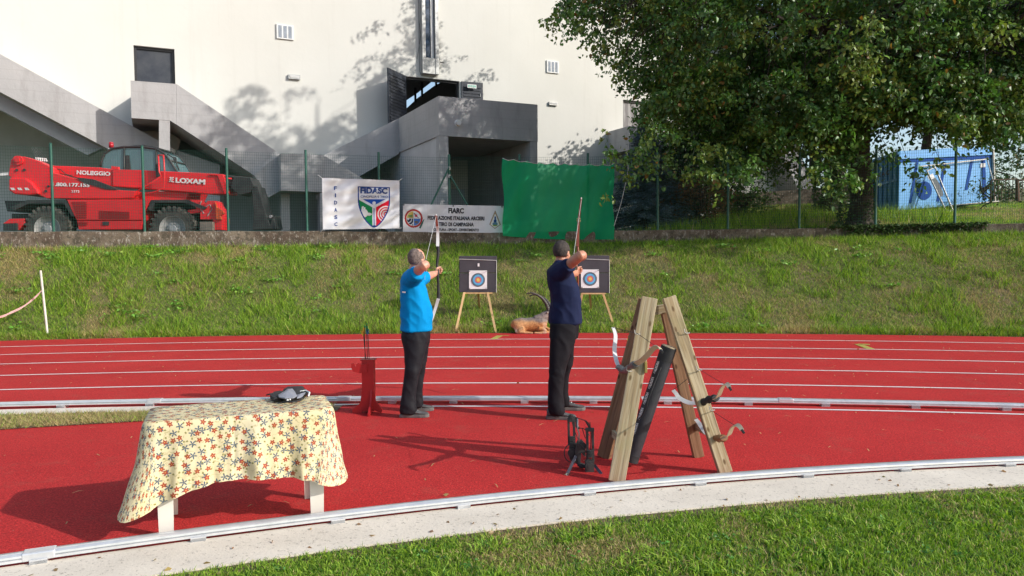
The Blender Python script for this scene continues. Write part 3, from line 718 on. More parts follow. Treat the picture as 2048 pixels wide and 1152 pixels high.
# ================================================================== BANNERS
def banner_base(px0, px1, off=-.10):
    def f(px, py):
        t = wtop(px); d = fence_dir((px0+px1)/2); nn = Vector((d.y, -d.x, 0)); mid = wtop((px0+px1)/2)
        return PL(px, py, mid+Vector((0, 0, 0))+nn*(-off*0+.06), nn), nn
    return f
def bil(c, u, v): # c TL TR BR BL ; v down
    a = c[0].lerp(c[1], u); b_ = c[3].lerp(c[2], u); return a.lerp(b_, v)
M_CLOTHCOL = attrmat('printed_cloth', .75, .12, .2)
M_NAVY = mat('blue_print', (.010, .045, .19), (.013, .06, .24), .6)
M_BLACKP = mat('black_print', (.018, .018, .022), None, .6)
def make_banner(nm, corners, label, cat, wr, colf, nu, nv, texts, colr):
    f = banner_base(corners[0][0], corners[1][0]); c = [f(*q)[0] for q in corners]; nn = f(*corners[0])[1]
    root = thing(nm, bil(c, .5, 1), label, cat)
    def pt(u, v, off=0): return bil(c, u, v)+nn*(wr(u, v)+off)
    V = [tuple(pt(i/nu, j/nv)) for j in range(nv+1) for i in range(nu+1)]
    k = nu+1; Fa = [(j*k+i, (j+1)*k+i, (j+1)*k+i+1, j*k+i+1) for j in range(nv) for i in range(nu)]
    uu = np.array([(i/nu, j/nv) for j in range(nv+1) for i in range(nu+1)])
    npmesh('cloth', V, Fa, M_CLOTHCOL, colf(uu[:, 0], uu[:, 1]), parent=root, smooth=True)
    for (s_, u0, v0, wd, hh, bold, m_) in texts:
        mb = MB(); fit_text(mb, s_, lambda a, b_: pt(u0+a, v0-b_, .008), wd, hh, bold); part('lettering', mb, m_, root)
    return root, pt
# white flag
def wr1(u, v):
    a = .02*math.sin(9*(u*1.1+v*1.3)+2*math.sin(3*u))*(1-.3*u)+.014*math.sin(22*(v*.9+u*.5)+3*u)+.012*math.sin(14*u-6*v)+.008*math.sin(31*v+12*u*u)
    return a*min(1, 8*u)*min(1, 8*(1-u)+.3)
ASP = (799-644)/(459-357)   # width / height
def over(c, m, col): c[m] = col; return c
def shield_col(u, v):
    c = np.tile(np.array([.74, .75, .78]), (len(u), 1)); X = (u-.665)*ASP; Y = v
    # shield outline: half-width hw(v)
    top, bot = .14, .975
    def hw(y, k=0): 
        t = np.clip((y-top)/(bot-top), 0, 1); w_ = .318*np.where(t < .38, 1, np.sqrt(np.clip(1-((t-.38)/.62)**2, 0, 1))*.55+.45*(1-((t-.38)/.62)**1.6)); return w_-k
    ins = (Y > top) & (Y < bot) & (np.abs(X) < hw(Y)); inn = (Y > top+.025) & (Y < bot-.035) & (np.abs(X) < hw(Y+.012, .024))
    navy = [.012, .05, .25]; c[ins] = navy; c[inn & (Y < .40)] = [.70, .72, .76]
    low = inn & (Y >= .40); mid = low
    c[mid] = [.012, .06, .32]
    fig = .05+.0*Y
    g = low & (X < -.028-(.40-.0)*0) & (X < -.03-.29*np.clip((.56-Y)/.16, 0, 1)**1.0*(Y < .56)+0) ; c[g] = [.01, .22, .07]
    r = low & (X > .03+.29*np.clip((.56-Y)/.16, 0, 1)*(Y < .56)); c[r] = [.62, .01, .03]
    blue = low & (np.abs(X) < .31*np.clip((.545-Y)/.145, 0, 1)); c[blue] = [.015, .08, .38]
    # white figure
    body = low & (np.abs(X) < .035+.0*Y) & (Y > .5) & (Y < .93); c[body] = [.66, .68, .74]
    c[low & (np.abs(X) < .008) & (Y > .55)] = [.03, .08, .35]
    arms = low & (np.abs(np.abs(X)*.58-(.555-Y)) < .028) & (Y < .60); c[arms] = [.68, .70, .75]
    c[low & ((X**2+(Y-.475)**2) < .034**2)] = [.72, .73, .75]
    # target rings, centred right
    d = np.sqrt((X-.235)**2+(Y-.70)**2); ring = low & (X > .045) & (d < .17) & ((d // .024).astype(int) % 2 == 0) & r; c[ring] = [.72, .70, .70]
    # white animal head on the green
    dog = low & (X < -.05) & (((X+.20)**2/.075**2+(Y-.68)**2/.085**2 < 1) | ((X+.12)**2/.075**2+(Y-.70)**2/.03**2 < 1) | ((np.abs(X+.235-(.62-Y)*.15) < .018) & (Y > .545) & (Y < .66)) | ((np.abs(X+.19) < .014) & (Y > .56) & (Y < .66)) | (((X+.25)**2/.06**2+(Y-.74)**2/.09**2 < 1) & (Y < .80)))
    c[dog & g] = [.70, .71, .73]
    return c
txt = [('FIDASC', .665, .222, .355, .125, .05, M_NAVY), ('CINOFILIA E TIRO', .668, .345, .355, .045, .012, M_NAVY)]
for k, ch in enumerate('FIDASC'): txt.append((ch, .168, .19+k*.142, .038 if ch != 'I' else .014, .075, .03, M_NAVY))
FLAG, fpt1 = make_banner('flag_banner', [(644, 356), (799, 361), (799, 457), (646, 459)], 'white cloth flag with blue shield emblem and letters tied to the green fence', 'banner', wr1, shield_col, 250, 150, txt, None)
M_ROPE = mat('white_cord', (.6, .6, .58), None, .7)
for a, b_ in (((636, 350), (.0, .0)), ((804, 357), (1., .0)), ((641, 464), (.0, 1.)), ((803, 455), (1., 1.))): mb = MB(); mb.tube([fpt1(*b_), P(a[0], a[1], fpt1(*b_).y+.03)], .008, 6); part('tie_cord', mb, M_ROPE, FLAG)
# long banner
def wr2(u, v): return .006*math.sin(25*u+6*v)+.004*math.sin(60*u)*(1-v)+.006*math.sin(9*u)
AS2 = 202/54
def banner_col(u, v):
    p = np.c_[u*6, v*1.8, 0*u]; k = .62+.10*fbm(p, 2, 3); c = np.stack([k, k*1.01, k*1.04], 1); X = u*AS2; Y = v
    fold = (np.abs(u-.245) < .0015) | (np.abs(u-.49) < .0015) | (np.abs(u-.75) < .0015); c[fold] *= .86
    x0, y0 = .105*AS2, .51; d = np.sqrt((X-x0)**2+(Y-y0)**2)
    c[d < .335] = [.36, .03, .03]; c[d < .27] = [.55, .52, .45]
    q = d < .255; dx, dy = X-x0, Y-y0
    c[q & (dx < 0) & (dy < 0)] = [.40, .30, .08]; c[q & (dx >= 0) & (dy < 0)] = [.62, .63, .66]; c[q & (dx < 0) & (dy >= 0)] = [.02, .03, .06]; c[q & (dx >= 0) & (dy >= 0)] = [.05, .14, .42]
    c[q & (dx < 0) & (dy < 0) & ((dx+.12)**2/.09**2+(dy+.09)**2/.04**2 < 1)] = [.12, .22, .08]
    c[q & (dx > 0) & (dy < 0) & (np.abs(dy+.2-dx*1.0) < .018)] = [.03, .03, .04]; c[q & (dx > 0) & (dy < 0) & ((dx-.09)**2+(dy+.1)**2 < .05**2)] = [.5, .05, .08]
    dd = np.sqrt((dx+.2)**2+(dy-.03)**2); c[q & (dx < 0) & (dy > 0) & ((dd // .035).astype(int) % 3 == 0)] = [.45, .46, .5]
    c[q & (dx > 0) & (dy > 0) & ((dx-.1)**2/.07**2+(dy-.13)**2/.05**2 < 1)] = [.12, .10, .09]
    c[q & ((np.abs(dx) < .012) | (np.abs(dy) < .012))] = [.55, .54, .52]
    x1, y1 = .918*AS2, .50; dx, dy = np.abs(X-x1), Y-y1
    def dia(k): t = np.where(dy < .19, (dy+.34)/.53, 1); w_ = np.where(dy < .19, .215*np.clip((dy+.34)/.53, 0, 1), .215*np.clip((.35-dy)/.16, 0, 1)); return dx < w_-k
    c[dia(0) & (dy > -.34) & (dy < .35)] = [.16, .09, .06]; c[dia(.012) & (dy > -.30) & (dy < .33)] = [.40, .28, .16]; c[dia(.045) & (dy > -.2)] = [.70, .70, .66]
    c[(dx < .03+.02*(dy > .02)) & (dy > -.1) & (dy < .12) & dia(.05)] = [.02, .07, .22]; c[(dx**2/.10**2+(dy-.17)**2/.07**2 < 1) & dia(.03)] = [.10, .22, .30]
    c[(dx**2/.085**2+(dy-.22)**2/.03**2 < 1) & dia(.03)] = [.18, .30, .05]
    return c
txt = [('FIARC', .527, .205, .155, .20, .05, M_BLACKP), ('FEDERAZIONE ITALIANA ARCIERI', .527, .475, .565, .145, .045, M_BLACKP), ('TIRO DI CAMPAGNA', .53, .70, .35, .145, .045, M_BLACKP), ('CULTURA - SPORT - DIVERTIMENTO', .53, .90, .455, .10, .038, M_BLACKP)]
BAN, bpt = make_banner('archery_banner', [(806, 408), (1007, 412), (1006, 466), (806, 464)], 'long white sign banner with black capitals, red roundel and diamond badge on the fence', 'banner', wr2, banner_col, 320, 90, txt, None)
for u, v in ((.01, .03), (.985, .03), (.5, .03)): mb = MB(); mb.disc(bpt(u, v, .006), NB, 0.008, .022, 12); part('eyelet', mb, M_BLACKP, BAN)
# green netting sheet
m, nt, b = newmat('green_sheet'); v = coords(nt); b.inputs['Roughness'].default_value = .7; b.inputs['Specular IOR Level'].default_value = .15
cc = mixc(nt, ramp(nt, nz(nt, v, 1.1, 4), [(.3, 0.), (.7, 1.)]), (.012, .40, .16), (.02, .48, .20)); nt.links.new(cc, b.inputs['Base Color'])
tr = nt.nodes.new('ShaderNodeBsdfTranslucent'); nt.links.new(cc, tr.inputs[0]); tp = N(nt, 'ShaderNodeBsdfTransparent'); tp.inputs[0].default_value = (.35, .95, .6, 1)
m1 = N(nt, 'ShaderNodeMixShader', i_0=.35); m2 = N(nt, 'ShaderNodeMixShader', i_0=.30)
nt.links.new(b.outputs[0], m1.inputs[1]); nt.links.new(tr.outputs[0], m1.inputs[2]); nt.links.new(m1.outputs[0], m2.inputs[1]); nt.links.new(tp.outputs[0], m2.inputs[2]); nt.links.new(m2.outputs[0], nt.nodes['Material Output'].inputs[0]); M_GREEN = m
fgr = banner_base(1005, 1228); cs = [fgr(*q)[0] for q in ((1005, 317), (1228, 327), (1226, 481), (1007, 472))]; nn = fgr(1100, 400)[1]
def gpt(u, v):
    sag = .06*abs(math.sin(math.pi*u*9))*(1-v)**6 + .10*math.sin(math.pi*u)*(1-v)**3*.6
    w_ = .10*math.sin(5*u+2.5*v+1.5*math.sin(6*u))+.045*math.sin(34*u+9*v)*(1-.6*v)+.03*math.sin(12*v+9*u+3*math.sin(5*u))
    edge = .03*math.sin(9*v)*(1 if u > .5 else -1)*(abs(u-.5)*2)**6
    return bil(cs, u, v)+nn*(w_+.06)-Vector((0, 0, sag+.03*math.sin(4*u)*v))+T*edge
root = thing('green_sheet', bil(cs, .5, 1), 'big translucent green sheet hung over the fence beside the long banner', 'sheet')
nu, nv = 110, 70; k = nu+1
npmesh('cloth', [tuple(gpt(i/nu, j/nv)) for j in range(nv+1) for i in range(nu+1)], [(j*k+i, (j+1)*k+i, (j+1)*k+i+1, j*k+i+1) for j in range(nv) for i in range(nu)], M_GREEN, parent=root, smooth=True)
mb = MB(); mb.tube([gpt(i/20, 0)+nn*.01 for i in range(21)], .008, 6); part('hem_cord', mb, M_ROPE, root)
# ================================================================== TELESCOPIC HANDLER behind the fence
m, nt, b = newmat('red_machine_paint'); v = coords(nt)
c = mixc(nt, ramp(nt, nz(nt, v, 2.2, 6), [(.35, 0.), (.7, 1.)]), (.74, .018, .026), (.60, .024, .030))
c = mixc(nt, ramp(nt, nz(nt, coords(nt, (1, 1, .4)), 5, 6, .7), [(.54, 0.), (.76, .5)]), c, (.32, .07, .055))
nt.links.new(c, b.inputs['Base Color']); b.inputs['Roughness'].default_value = .38; M_RED = m
M_REDD = mat('dull_red_grille', (.33, .012, .015), (.26, .01, .012), .6, 30)
M_BLK = mat('black_steel', (.022, .022, .024), (.05, .048, .045), .55, 5)
M_TYRE = mat('tyre_rubber', (.03, .03, .03), (.10, .09, .075), .9, 3, bmp=.4, bscale=20)
M_RIM = mat('grey_rim', (.42, .43, .44), (.30, .29, .27), .5, 4, metal=.2)
M_CAB = mat('cab_glass', (.10, .19, .20), (.07, .13, .14), .08, .8, spec=.8)
M_ORANGE = mat('orange_red_part', (.55, .09, .02), (.45, .06, .02), .5, 5)
TY = 19.3
tele = thing('telescopic_handler', P(230, 505, TY+1), 'red rotating telescopic handler with lowered boom parked behind the fence', 'construction vehicle')
def q5(x, y): return x/4.267, 240+y/4.267
def tpoly(nm, pts, Y, th, m_, parent=tele, bevel=0.0, raw=False):
    mb = MB(); mb.prism([P(*(q if raw else q5(*q)), Y) for q in pts], Vector((0, th, 0))); return part(nm, mb, m_, parent, bevel=bevel)
boom = tpoly('boom', [(240, 345), (460, 388), (850, 405), (960, 420), (1220, 428), (1890, 460), (1945, 625), (1800, 632), (1400, 600), (960, 568), (640, 490), (400, 430)], TY+.38, .5, M_RED, bevel=.02)
tpoly('boom_collar', [(958, 420), (1220, 426), (1222, 580), (960, 566)], TY+.345, .57, M_RED, bevel=.015)
tpoly('boom_end_plate', [(1790, 456), (1900, 462), (1958, 628), (1915, 632), (1855, 475), (1790, 470)], TY+.33, .6, M_RED, bevel=.01)
fr = tpoly('turret_frame', [(72, 470), (90, 345), (120, 308), (205, 312), (330, 350), (445, 410), (460, 452), (600, 490), (720, 525), (900, 590), (1040, 600), (1165, 606), (1130, 664), (1040, 669), (400, 669), (330, 640), (180, 600)], TY+.08, .26, M_RED, bevel=.015)
for i, (x, y, r) in enumerate(((163, 345, .12), (145, 428, .035), (210, 426, .035), (415, 566, .03), (393, 607, .035))):
    mb = MB(); p = P(*q5(x, y), TY+.075); mb.tube([p, p+Vector((0, -.02 if r < .1 else -.05, 0))], r, 20)
    if r > .1: mb.tube([p+Vector((0, -.05, 0)), p+Vector((0, -.09, 0))], .06, 16)
    part('boom_pivot' if r > .1 else 'frame_bolt', mb, M_RED if r > .1 else M_BLK, fr)
tpoly('counterweight', [(72, 510), (85, 492), (215, 498), (265, 530), (320, 600), (328, 632), (240, 640), (120, 632), (72, 600)], TY-.02, 1.6, M_RED, bevel=.06)
mb = MB()
for k in range(3):
    x = 85+k*60; mb.prism([P(*q5(a, b_), TY-.026) for a, b_ in ((x, 578), (x+32, 578), (x+46, 598), (x+14, 598))], Vector((0, .004, 0)))
part('warning_stripes', mb, M_WHITE, tele)
tpoly('rear_light_bar', [(0, 452), (100, 447), (103, 468), (0, 476)], TY+.1, .06, M_WHITE)
# chassis
ch = tpoly('chassis_panel', [(568, 680), (1285, 680), (1240, 770), (1215, 855), (655, 855), (640, 830)], TY+.02, 2.1, M_RED, bevel=.015)
tpoly('chassis_sill', [(655, 858), (1215, 858), (1203, 935), (668, 935)], TY+.04, 2.05, M_RED, bevel=.015)
for pts in ([(615, 700), (740, 700), (740, 845), (660, 845)], [(850, 775), (1105, 785), (1105, 845), (850, 845)], [(670, 865), (745, 868), (745, 895), (675, 895)]):
    mb = MB(); P_ = [P(*q5(*q), TY+.012) for q in pts]; n_ = 9
    for k in range(n_):
        a, b_ = P_[0].lerp(P_[3], (k+.2)/n_), P_[1].lerp(P_[2], (k+.2)/n_); mb.board(a, b_, (P_[0]-P_[3]).length/n_*.6, .014, (0, 1, 0))
    part('grille', mb, M_REDD, ch)
tpoly('side_box', [(875, 866), (928, 866), (928, 898), (875, 898)], TY+.02, .03, M_BLK)
tpoly('upper_deck', [(40, 690), (1700, 690), (1700, 760), (60, 780)], TY+.5, 1.3, M_BLK)
tpoly('axle_beam', [(100, 800), (1850, 800), (1850, 900), (100, 900)], TY+.7, .6, M_BLK)
tpoly('turret_base', [(560, 640), (1620, 600), (1580, 685), (560, 682)], TY+.5, 1.2, M_RED)
for (pts, nm) in (([(85, 745), (235, 682), (565, 682), (640, 820), (610, 820), (545, 712), (245, 712), (120, 770)], 'mudguard'), ([(1262, 760), (1290, 682), (1590, 680), (1760, 745), (1740, 765), (1570, 705), (1320, 705), (1290, 775)], 'mudguard')):
    tpoly(nm, pts, TY+.03, .5, M_BLK)
# wheels
def wheel(cx, cy, Y, R=.56, near_=True):
    c_ = P(cx, cy, Y); mb = MB(); n = 60; prof = [(.0, .62), (.0, .94), (.03, .985), (.06, 1.0), (.34, 1.0), (.37, .985), (.40, .94), (.40, .62)]
    vs = []; fs = []
    for k in range(n):
        a = 2*math.pi*k/n
        for y, r in prof:
            vs.append(c_+Vector((math.cos(a)*R*r, y, math.sin(a)*R*r)))
    L_ = len(prof)
    for k in range(n):
        for j in range(L_): k2 = (k+1) % n; j2 = (j+1) % L_; fs.append((k*L_+j, k*L_+j2, k2*L_+j2, k2*L_+j))
    mb.add(vs, fs)
    for k in range(26):
        a = 2*math.pi*k/26; 
        for s_, y0 in ((1, .0), (-1, .20)):
            p0 = c_+Vector((math.cos(a)*R*1.0, y0-.01, math.sin(a)*R*1.0)); a2 = a+.13; p1 = c_+Vector((math.cos(a2)*R*1.0, y0+.2, math.sin(a2)*R*1.0))
            mb.board(p0, p1, .055, .06, Vector((math.cos(a+.06), 0, math.sin(a+.06))))
        p0 = c_+Vector((math.cos(a)*R*.84, -.004, math.sin(a)*R*.84)); p1 = c_+Vector((math.cos(a+.05)*R*.99, -.004, math.sin(a+.05)*R*.99)); mb.board(p0, p1, .05, .02, (0, 1, 0))
    wl = thing_part('wheel', c_, tele)
    part('tyre', mb, M_TYRE, wl, smooth='angle')
    m2 = MB(); Rr = R*.62
    rp = [(.03, 1.0), (.0, .97), (.02, .92), (.10, .86), (.13, .55), (.09, .50), (.09, .28), (.03, .25), (.03, .0)]
    vs = []; fs = []; n = 40
    for k in range(n):
        a = 2*math.pi*k/n
        for y, r in rp: vs.append(c_+Vector((math.cos(a)*Rr*r, y, math.sin(a)*Rr*r)))
    L_ = len(rp)
    for k in range(n):
        for j in range(L_-1): k2 = (k+1) % n; fs.append((k*L_+j, k*L_+j+1, k2*L_+j+1, k2*L_+j))
    m2.add(vs, fs)
    for k in range(10):
        a = 2*math.pi*k/10; p = c_+Vector((math.cos(a)*Rr*.40, .10, math.sin(a)*Rr*.40)); m2.tube([p, p+Vector((0, -.04, 0))], .016, 8)
    part('rim', m2, M_RIM, wl, smooth='angle')
def thing_part(nm, loc_, parent):
    o = bpy.data.objects.new(nm, None); COL.objects.link(o); o.parent = parent; o.location = Vector(loc_)-origin(parent); return o
for cx in (94, 344.5): wheel(cx, 458, TY-.02); wheel(cx, 458, TY+1.75)
# cab
cabo = [(858, 410), (868, 345), (895, 285), (950, 245), (1060, 228), (1210, 228), (1330, 245), (1400, 285), (1450, 345), (1510, 440), (1500, 448)]
mb = MB(); pts = [P(*q5(*q), TY+1.0) for q in cabo]
for Y in (0, .95):
    mb.tube([p+Vector((0, Y, 0)) for p in pts], .03, 8)
for k in (3, 6, 8): mb.tube([pts[k], pts[k]+Vector((0, .95, 0))], .03, 8)
for x0, x1 in ((1060, 1062), (1330, 1345)): mb.tube([P(*q5(x0, 235), TY+1.0), P(*q5(x1, 560), TY+1.0)], .022, 8)
cabf = part('cab_frame', mb, M_BLK, tele, smooth=True)
gp = [(868, 560)]+cabo+[(1500, 560)]
mb = MB(); mb.prism([P(*q5(x, y), TY+1.02) for x, y in gp], Vector((0, .9, 0))); part('cab_window', mb, M_CAB, cabf)
tpoly('cab_roof', [(1040, 222), (1230, 212), (1350, 235), (1350, 246), (1210, 228), (1060, 230)], TY+1.0, .95, M_BLK)
mb = MB(); p = P(*q5(950, 236), TY+1.3); mb.tube([p, p+Vector((0, 0, .13))], .06, 14); mb.ell(p+Vector((0, 0, .13)), (.06, .06, .03), 14, 6); part('beacon', mb, mat('red_beacon', (.45, .02, .03), None, .25), tele, smooth=True)
tpoly('seat', [(1070, 300), (1100, 300), (1115, 420), (1075, 420)], TY+.99, .02, M_BLK)
mb = MB(); pp = [P(*q5(*q), TY+.18) for q in ((1350, 300), (1395, 300), (1405, 440), (1400, 575), (1330, 612), (1130, 655))]; mb.tube(pp, .022, 8); mb.tube([P(*q5(*q), TY+.18) for q in ((1350, 300), (1358, 440), (1375, 480), (1250, 560), (1090, 655))], .022, 8); part('guard_rail', mb, M_RED, tele, smooth=True)
tpoly('mirror', [(1322, 375), (1362, 365), (1368, 480), (1330, 490)], TY+.3, .04, M_BLK, bevel=.01)
mb = MB(); mb.tube([P(*q5(*q), TY+1.2) for q in ((1430, 290), (1490, 330), (1530, 430))], .018, 8); mb.tube([P(*q5(*q), TY+1.2) for q in ((1480, 320), (1500, 320), (1512, 400), (1490, 400), (1480, 320))], .018, 8); part('mirror_bracket', mb, M_BLK, tele)
tpoly('hydraulic_ram', [(640, 488), (790, 505), (960, 572), (1000, 595), (900, 590), (720, 540)], TY+.06, .1, M_BLK)
tpoly('work_light', [(950, 392), (1005, 398), (1005, 420), (950, 418)], TY+.4, .1, M_RED)
for k in range(6):
    mb = MB(); x = 305+k*17; a = P(*q5(x, 320+k*1.5), TY+.42); b_ = P(*q5(x+10, 350+k), TY+.42); mb.tube([a, b_], .018, 8); part('hose_fitting', mb, M_WHITE, tele)
for k in range(6):
    mb = MB(); x = 305+k*17; mb.tube([P(*q5(265+k*14, 240-k*3 if k < 3 else 232+k*3), TY+.42), P(*q5(290+k*14, 285), TY+.42), P(*q5(x, 320), TY+.42)], .005, 5)
    mb.tube([P(*q5(x+10, 350), TY+.42), P(*q5(x+30, 375), TY+.42), P(*q5(420, 405), TY+.42)], .009, 5); part('hydraulic_hose', mb, M_BLK, tele)
mb = MB(); mb.tube([P(*q5(*q), TY+.3) for q in ((480, 420), (520, 425), (560, 460), (620, 480))], .012, 6); part('hydraulic_hose', mb, M_BLK, tele)
# boom head and carriage
tpoly('boom_extension', [(1920, 500), (2060, 512), (2150, 530), (2160, 560), (2060, 600), (1945, 600)], TY+.48, .3, M_BLK)
for (x0, y0, x1, y1) in ((1930, 480, 2150, 500), (1960, 560, 2170, 590), (2000, 610, 2120, 625)): mb = MB(); mb.tube([P(*q5(x0, y0), TY+.45), P(*q5(x1, y1), TY+.45)], .03, 8); part('boom_hose', mb, M_BLK, tele)
tpoly('quick_hitch', [(468, 352), (500, 355), (507, 372), (500, 385), (478, 390), (462, 375)], TY+.3, .7, M_BLK, raw=True, bevel=.01)
tpoly('attachment_arm', [(503, 378), (515, 372), (530, 425), (540, 450), (547, 430), (552, 458), (505, 460), (508, 430)], TY+.3, .6, M_BLK, raw=True, bevel=.01)
mb = MB(); p = P(541, 433, TY+.27); mb.tube([p, p+Vector((0, .1, 0))], .035, 12); part('pin', mb, M_RIM, tele)
# stabilisers
tpoly('front_stabiliser', [(1705, 765), (1770, 690), (1840, 690), (1850, 720), (1890, 800), (1900, 850), (1895, 940), (1815, 940), (1815, 850), (1705, 850)], TY+.1, .5, M_RED, bevel=.015)
tpoly('tow_plate', [(1835, 700), (1850, 745), (1880, 760), (1912, 790), (1905, 805), (1880, 815), (1890, 850), (1840, 850)], TY+.02, .08, M_ORANGE, bevel=.01)
tpoly('stabiliser_foot', [(1702, 868), (1812, 868), (1815, 945), (1705, 945)], TY-.05, .3, mat('worn_metal', (.16, .13, .11), (.24, .2, .16), .8, 6), bevel=.01)
tpoly('rear_stabiliser', [(85, 842), (205, 840), (215, 880), (150, 945), (140, 880), (25, 885), (40, 872)], TY-.02, .4, M_RED, bevel=.01)
tpoly('stabiliser_foot', [(25, 885), (145, 880), (148, 945), (25, 945)], TY-.06, .3, M_BLK, bevel=.01)
mb = MB(); mb.tube([P(*q5(*q), TY+.1) for q in ((1760, 740), (1790, 720), (1810, 760), (1770, 820))], .014, 6); mb.tube([P(*q5(*q), TY+.1) for q in ((1720, 690), (1700, 740), (1740, 800))], .012, 6); part('brake_hoses', mb, M_RIM, tele)
tpoly('front_link', [(1620, 680), (1690, 682), (1740, 720), (1700, 790), (1610, 800), (1600, 770), (1680, 760)], TY+.12, .3, M_RED)
# writing
def tele_text(s_, x0, y0, x1, y1, hh, Y, bold=.04, ang=None):
    mb = MB(); a, b_ = P(*q5(x0, y0), Y), P(*q5(x1, y1), Y); dx = (b_-a).normalized(); up_ = Vector((0, -1, 0)).cross(dx)*-1; up_ = dx.cross(Vector((0, 1, 0)))*-1
    if up_.z < 0: up_ = -up_
    mid = (a+b_)/2; fit_text(mb, s_, lambda u, v: mid+dx*u+up_*v, (b_-a).length, hh/4.267/F_PX*Y, bold); return part('lettering', mb, M_WHITE, tele)
tele_text('NOLEGGIO', 653, 446, 942, 460, 36, TY+.355, .048)
tele_text('1.800.177.155', 448, 548, 765, 558, 32, TY+.064, .045)
tele_text('3372', 610, 610, 678, 611, 22, TY+.064, .02)
tele_text('LOXAM', 1498, 513, 1752, 529, 44, TY+.355, .055)
mb = MB()
for pts in (((1442, 488), (1460, 487), (1485, 508), (1468, 511)), ((1470, 487), (1487, 489), (1455, 512), (1442, 508)), ((1442, 520), (1470, 516), (1490, 530), (1472, 532)), ((1455, 512), (1470, 516), (1448, 530), (1440, 524))):
    mb.prism([P(*q5(*q), TY+.355) for q in pts], Vector((0, .003, 0)))
part('logo_mark', mb, M_WHITE, tele)
# ================================================================== TABLE
M_PLAST = mat('white_plastic', (.70, .69, .62), (.64, .62, .55), .45, 3)
FLg = G(334, 1070); ta = Vector((.935, .355, 0)); tb = Vector((-.355, .935, 0))
tbl = thing('plastic_table', FLg+ta*.44+tb*.17, 'small white plastic table hidden under the flowered cloth with only its legs showing', 'table')
TH = .705
for (a, b_, sa, sb) in ((0, 0, 1, 1), (.885, 0, -1, 1), (0, .345, 1, -1), (.885, .345, -1, -1)):
    p = FLg+ta*a+tb*b_; mb = MB()
    def lp(x, y, z, k=1): return p+ta*(x*sa)+tb*(y*sb)+Vector((0, 0, z))
    w0, w1 = .040, .052
    for (x0, y0, x1, y1) in ((-w1, -.045, w1, -.030), (-w1, -.030, -w1+.014, .045)):
        q0 = [lp(x0*w0/w1, y0*.85, 0), lp(x1*w0/w1 if x1 > 0 else x1*w0/w1, y0*.85, 0), lp(x1*w0/w1, y1*.85, 0), lp(x0*w0/w1, y1*.85, 0)]
        q1 = [lp(x0, y0, TH-.02), lp(x1, y0, TH-.02), lp(x1, y1, TH-.02), lp(x0, y1, TH-.02)]
        mb.add(q0+q1, [(3,2,1,0),(4,5,6,7),(0,1,5,4),(1,2,6,5),(2,3,7,6),(3,0,4,7)])
    part('leg', mb, M_PLAST, tbl)
tc0 = FLg+ta*(-.105)+tb*(-.075); TL, TW = 1.10, .50
mb = MB(); mb.prism([tc0+ta*.02+tb*.02+Vector((0,0,TH-.03)), tc0+ta*(TL-.02)+tb*.02+Vector((0,0,TH-.03)), tc0+ta*(TL-.02)+tb*(TW-.02)+Vector((0,0,TH-.03)), tc0+ta*.02+tb*(TW-.02)+Vector((0,0,TH-.03))], Vector((0,0,.025)))
part('tabletop', mb, M_PLAST, tbl)
# tablecloth
m, nt, b = newmat('flowered_cloth'); uvn = N(nt, 'ShaderNodeUVMap', uv_map='UVMap'); mp = nt.nodes.new('ShaderNodeMapping'); nt.links.new(uvn.outputs[0], mp.inputs[0])
def flowers(scale, off, petals, r0, amp, col, prev, rot):
    mp = nt.nodes.new('ShaderNodeMapping'); mp.inputs['Location'].default_value = (off, off*.7, 0); mp.inputs['Scale'].default_value = (scale, scale, scale); mp.inputs['Rotation'].default_value = (0, 0, rot)
    nt.links.new(uvn.outputs[0], mp.inputs[0]); vo = N(nt, 'ShaderNodeTexVoronoi', voronoi_dimensions='2D', i_Scale=1.0, i_Randomness=.8); nt.links.new(mp.outputs[0], vo.inputs['Vector'])
    sub = N(nt, 'ShaderNodeVectorMath', operation='SUBTRACT'); nt.links.new(mp.outputs[0], sub.inputs[0]); nt.links.new(vo.outputs['Position'], sub.inputs[1])
    sx = nt.nodes.new('ShaderNodeSeparateXYZ'); nt.links.new(sub.outputs[0], sx.inputs[0])
    ang = math_n(nt, 'ARCTAN2', sx.outputs[1], sx.outputs[0]); sc = nt.nodes.new('ShaderNodeSeparateColor'); nt.links.new(vo.outputs['Color'], sc.inputs[0])
    ph = math_n(nt, 'MULTIPLY', sc.outputs[0], 6.28); pa_ = math_n(nt, 'ADD', math_n(nt, 'MULTIPLY', ang, petals), ph)
    cs_ = math_n(nt, 'COSINE', pa_); rad = math_n(nt, 'ADD', math_n(nt, 'MULTIPLY', cs_, amp), r0)
    msk = math_n(nt, 'LESS_THAN', vo.outputs['Distance'], rad); return mixc(nt, msk, prev, col), vo, ang
v = uvn.outputs[0]
base = mixc(nt, ramp(nt, nz(nt, v, 2.5, 4), [(.35, 0.), (.7, 1.)]), (.76, .64, .36), (.72, .64, .44))
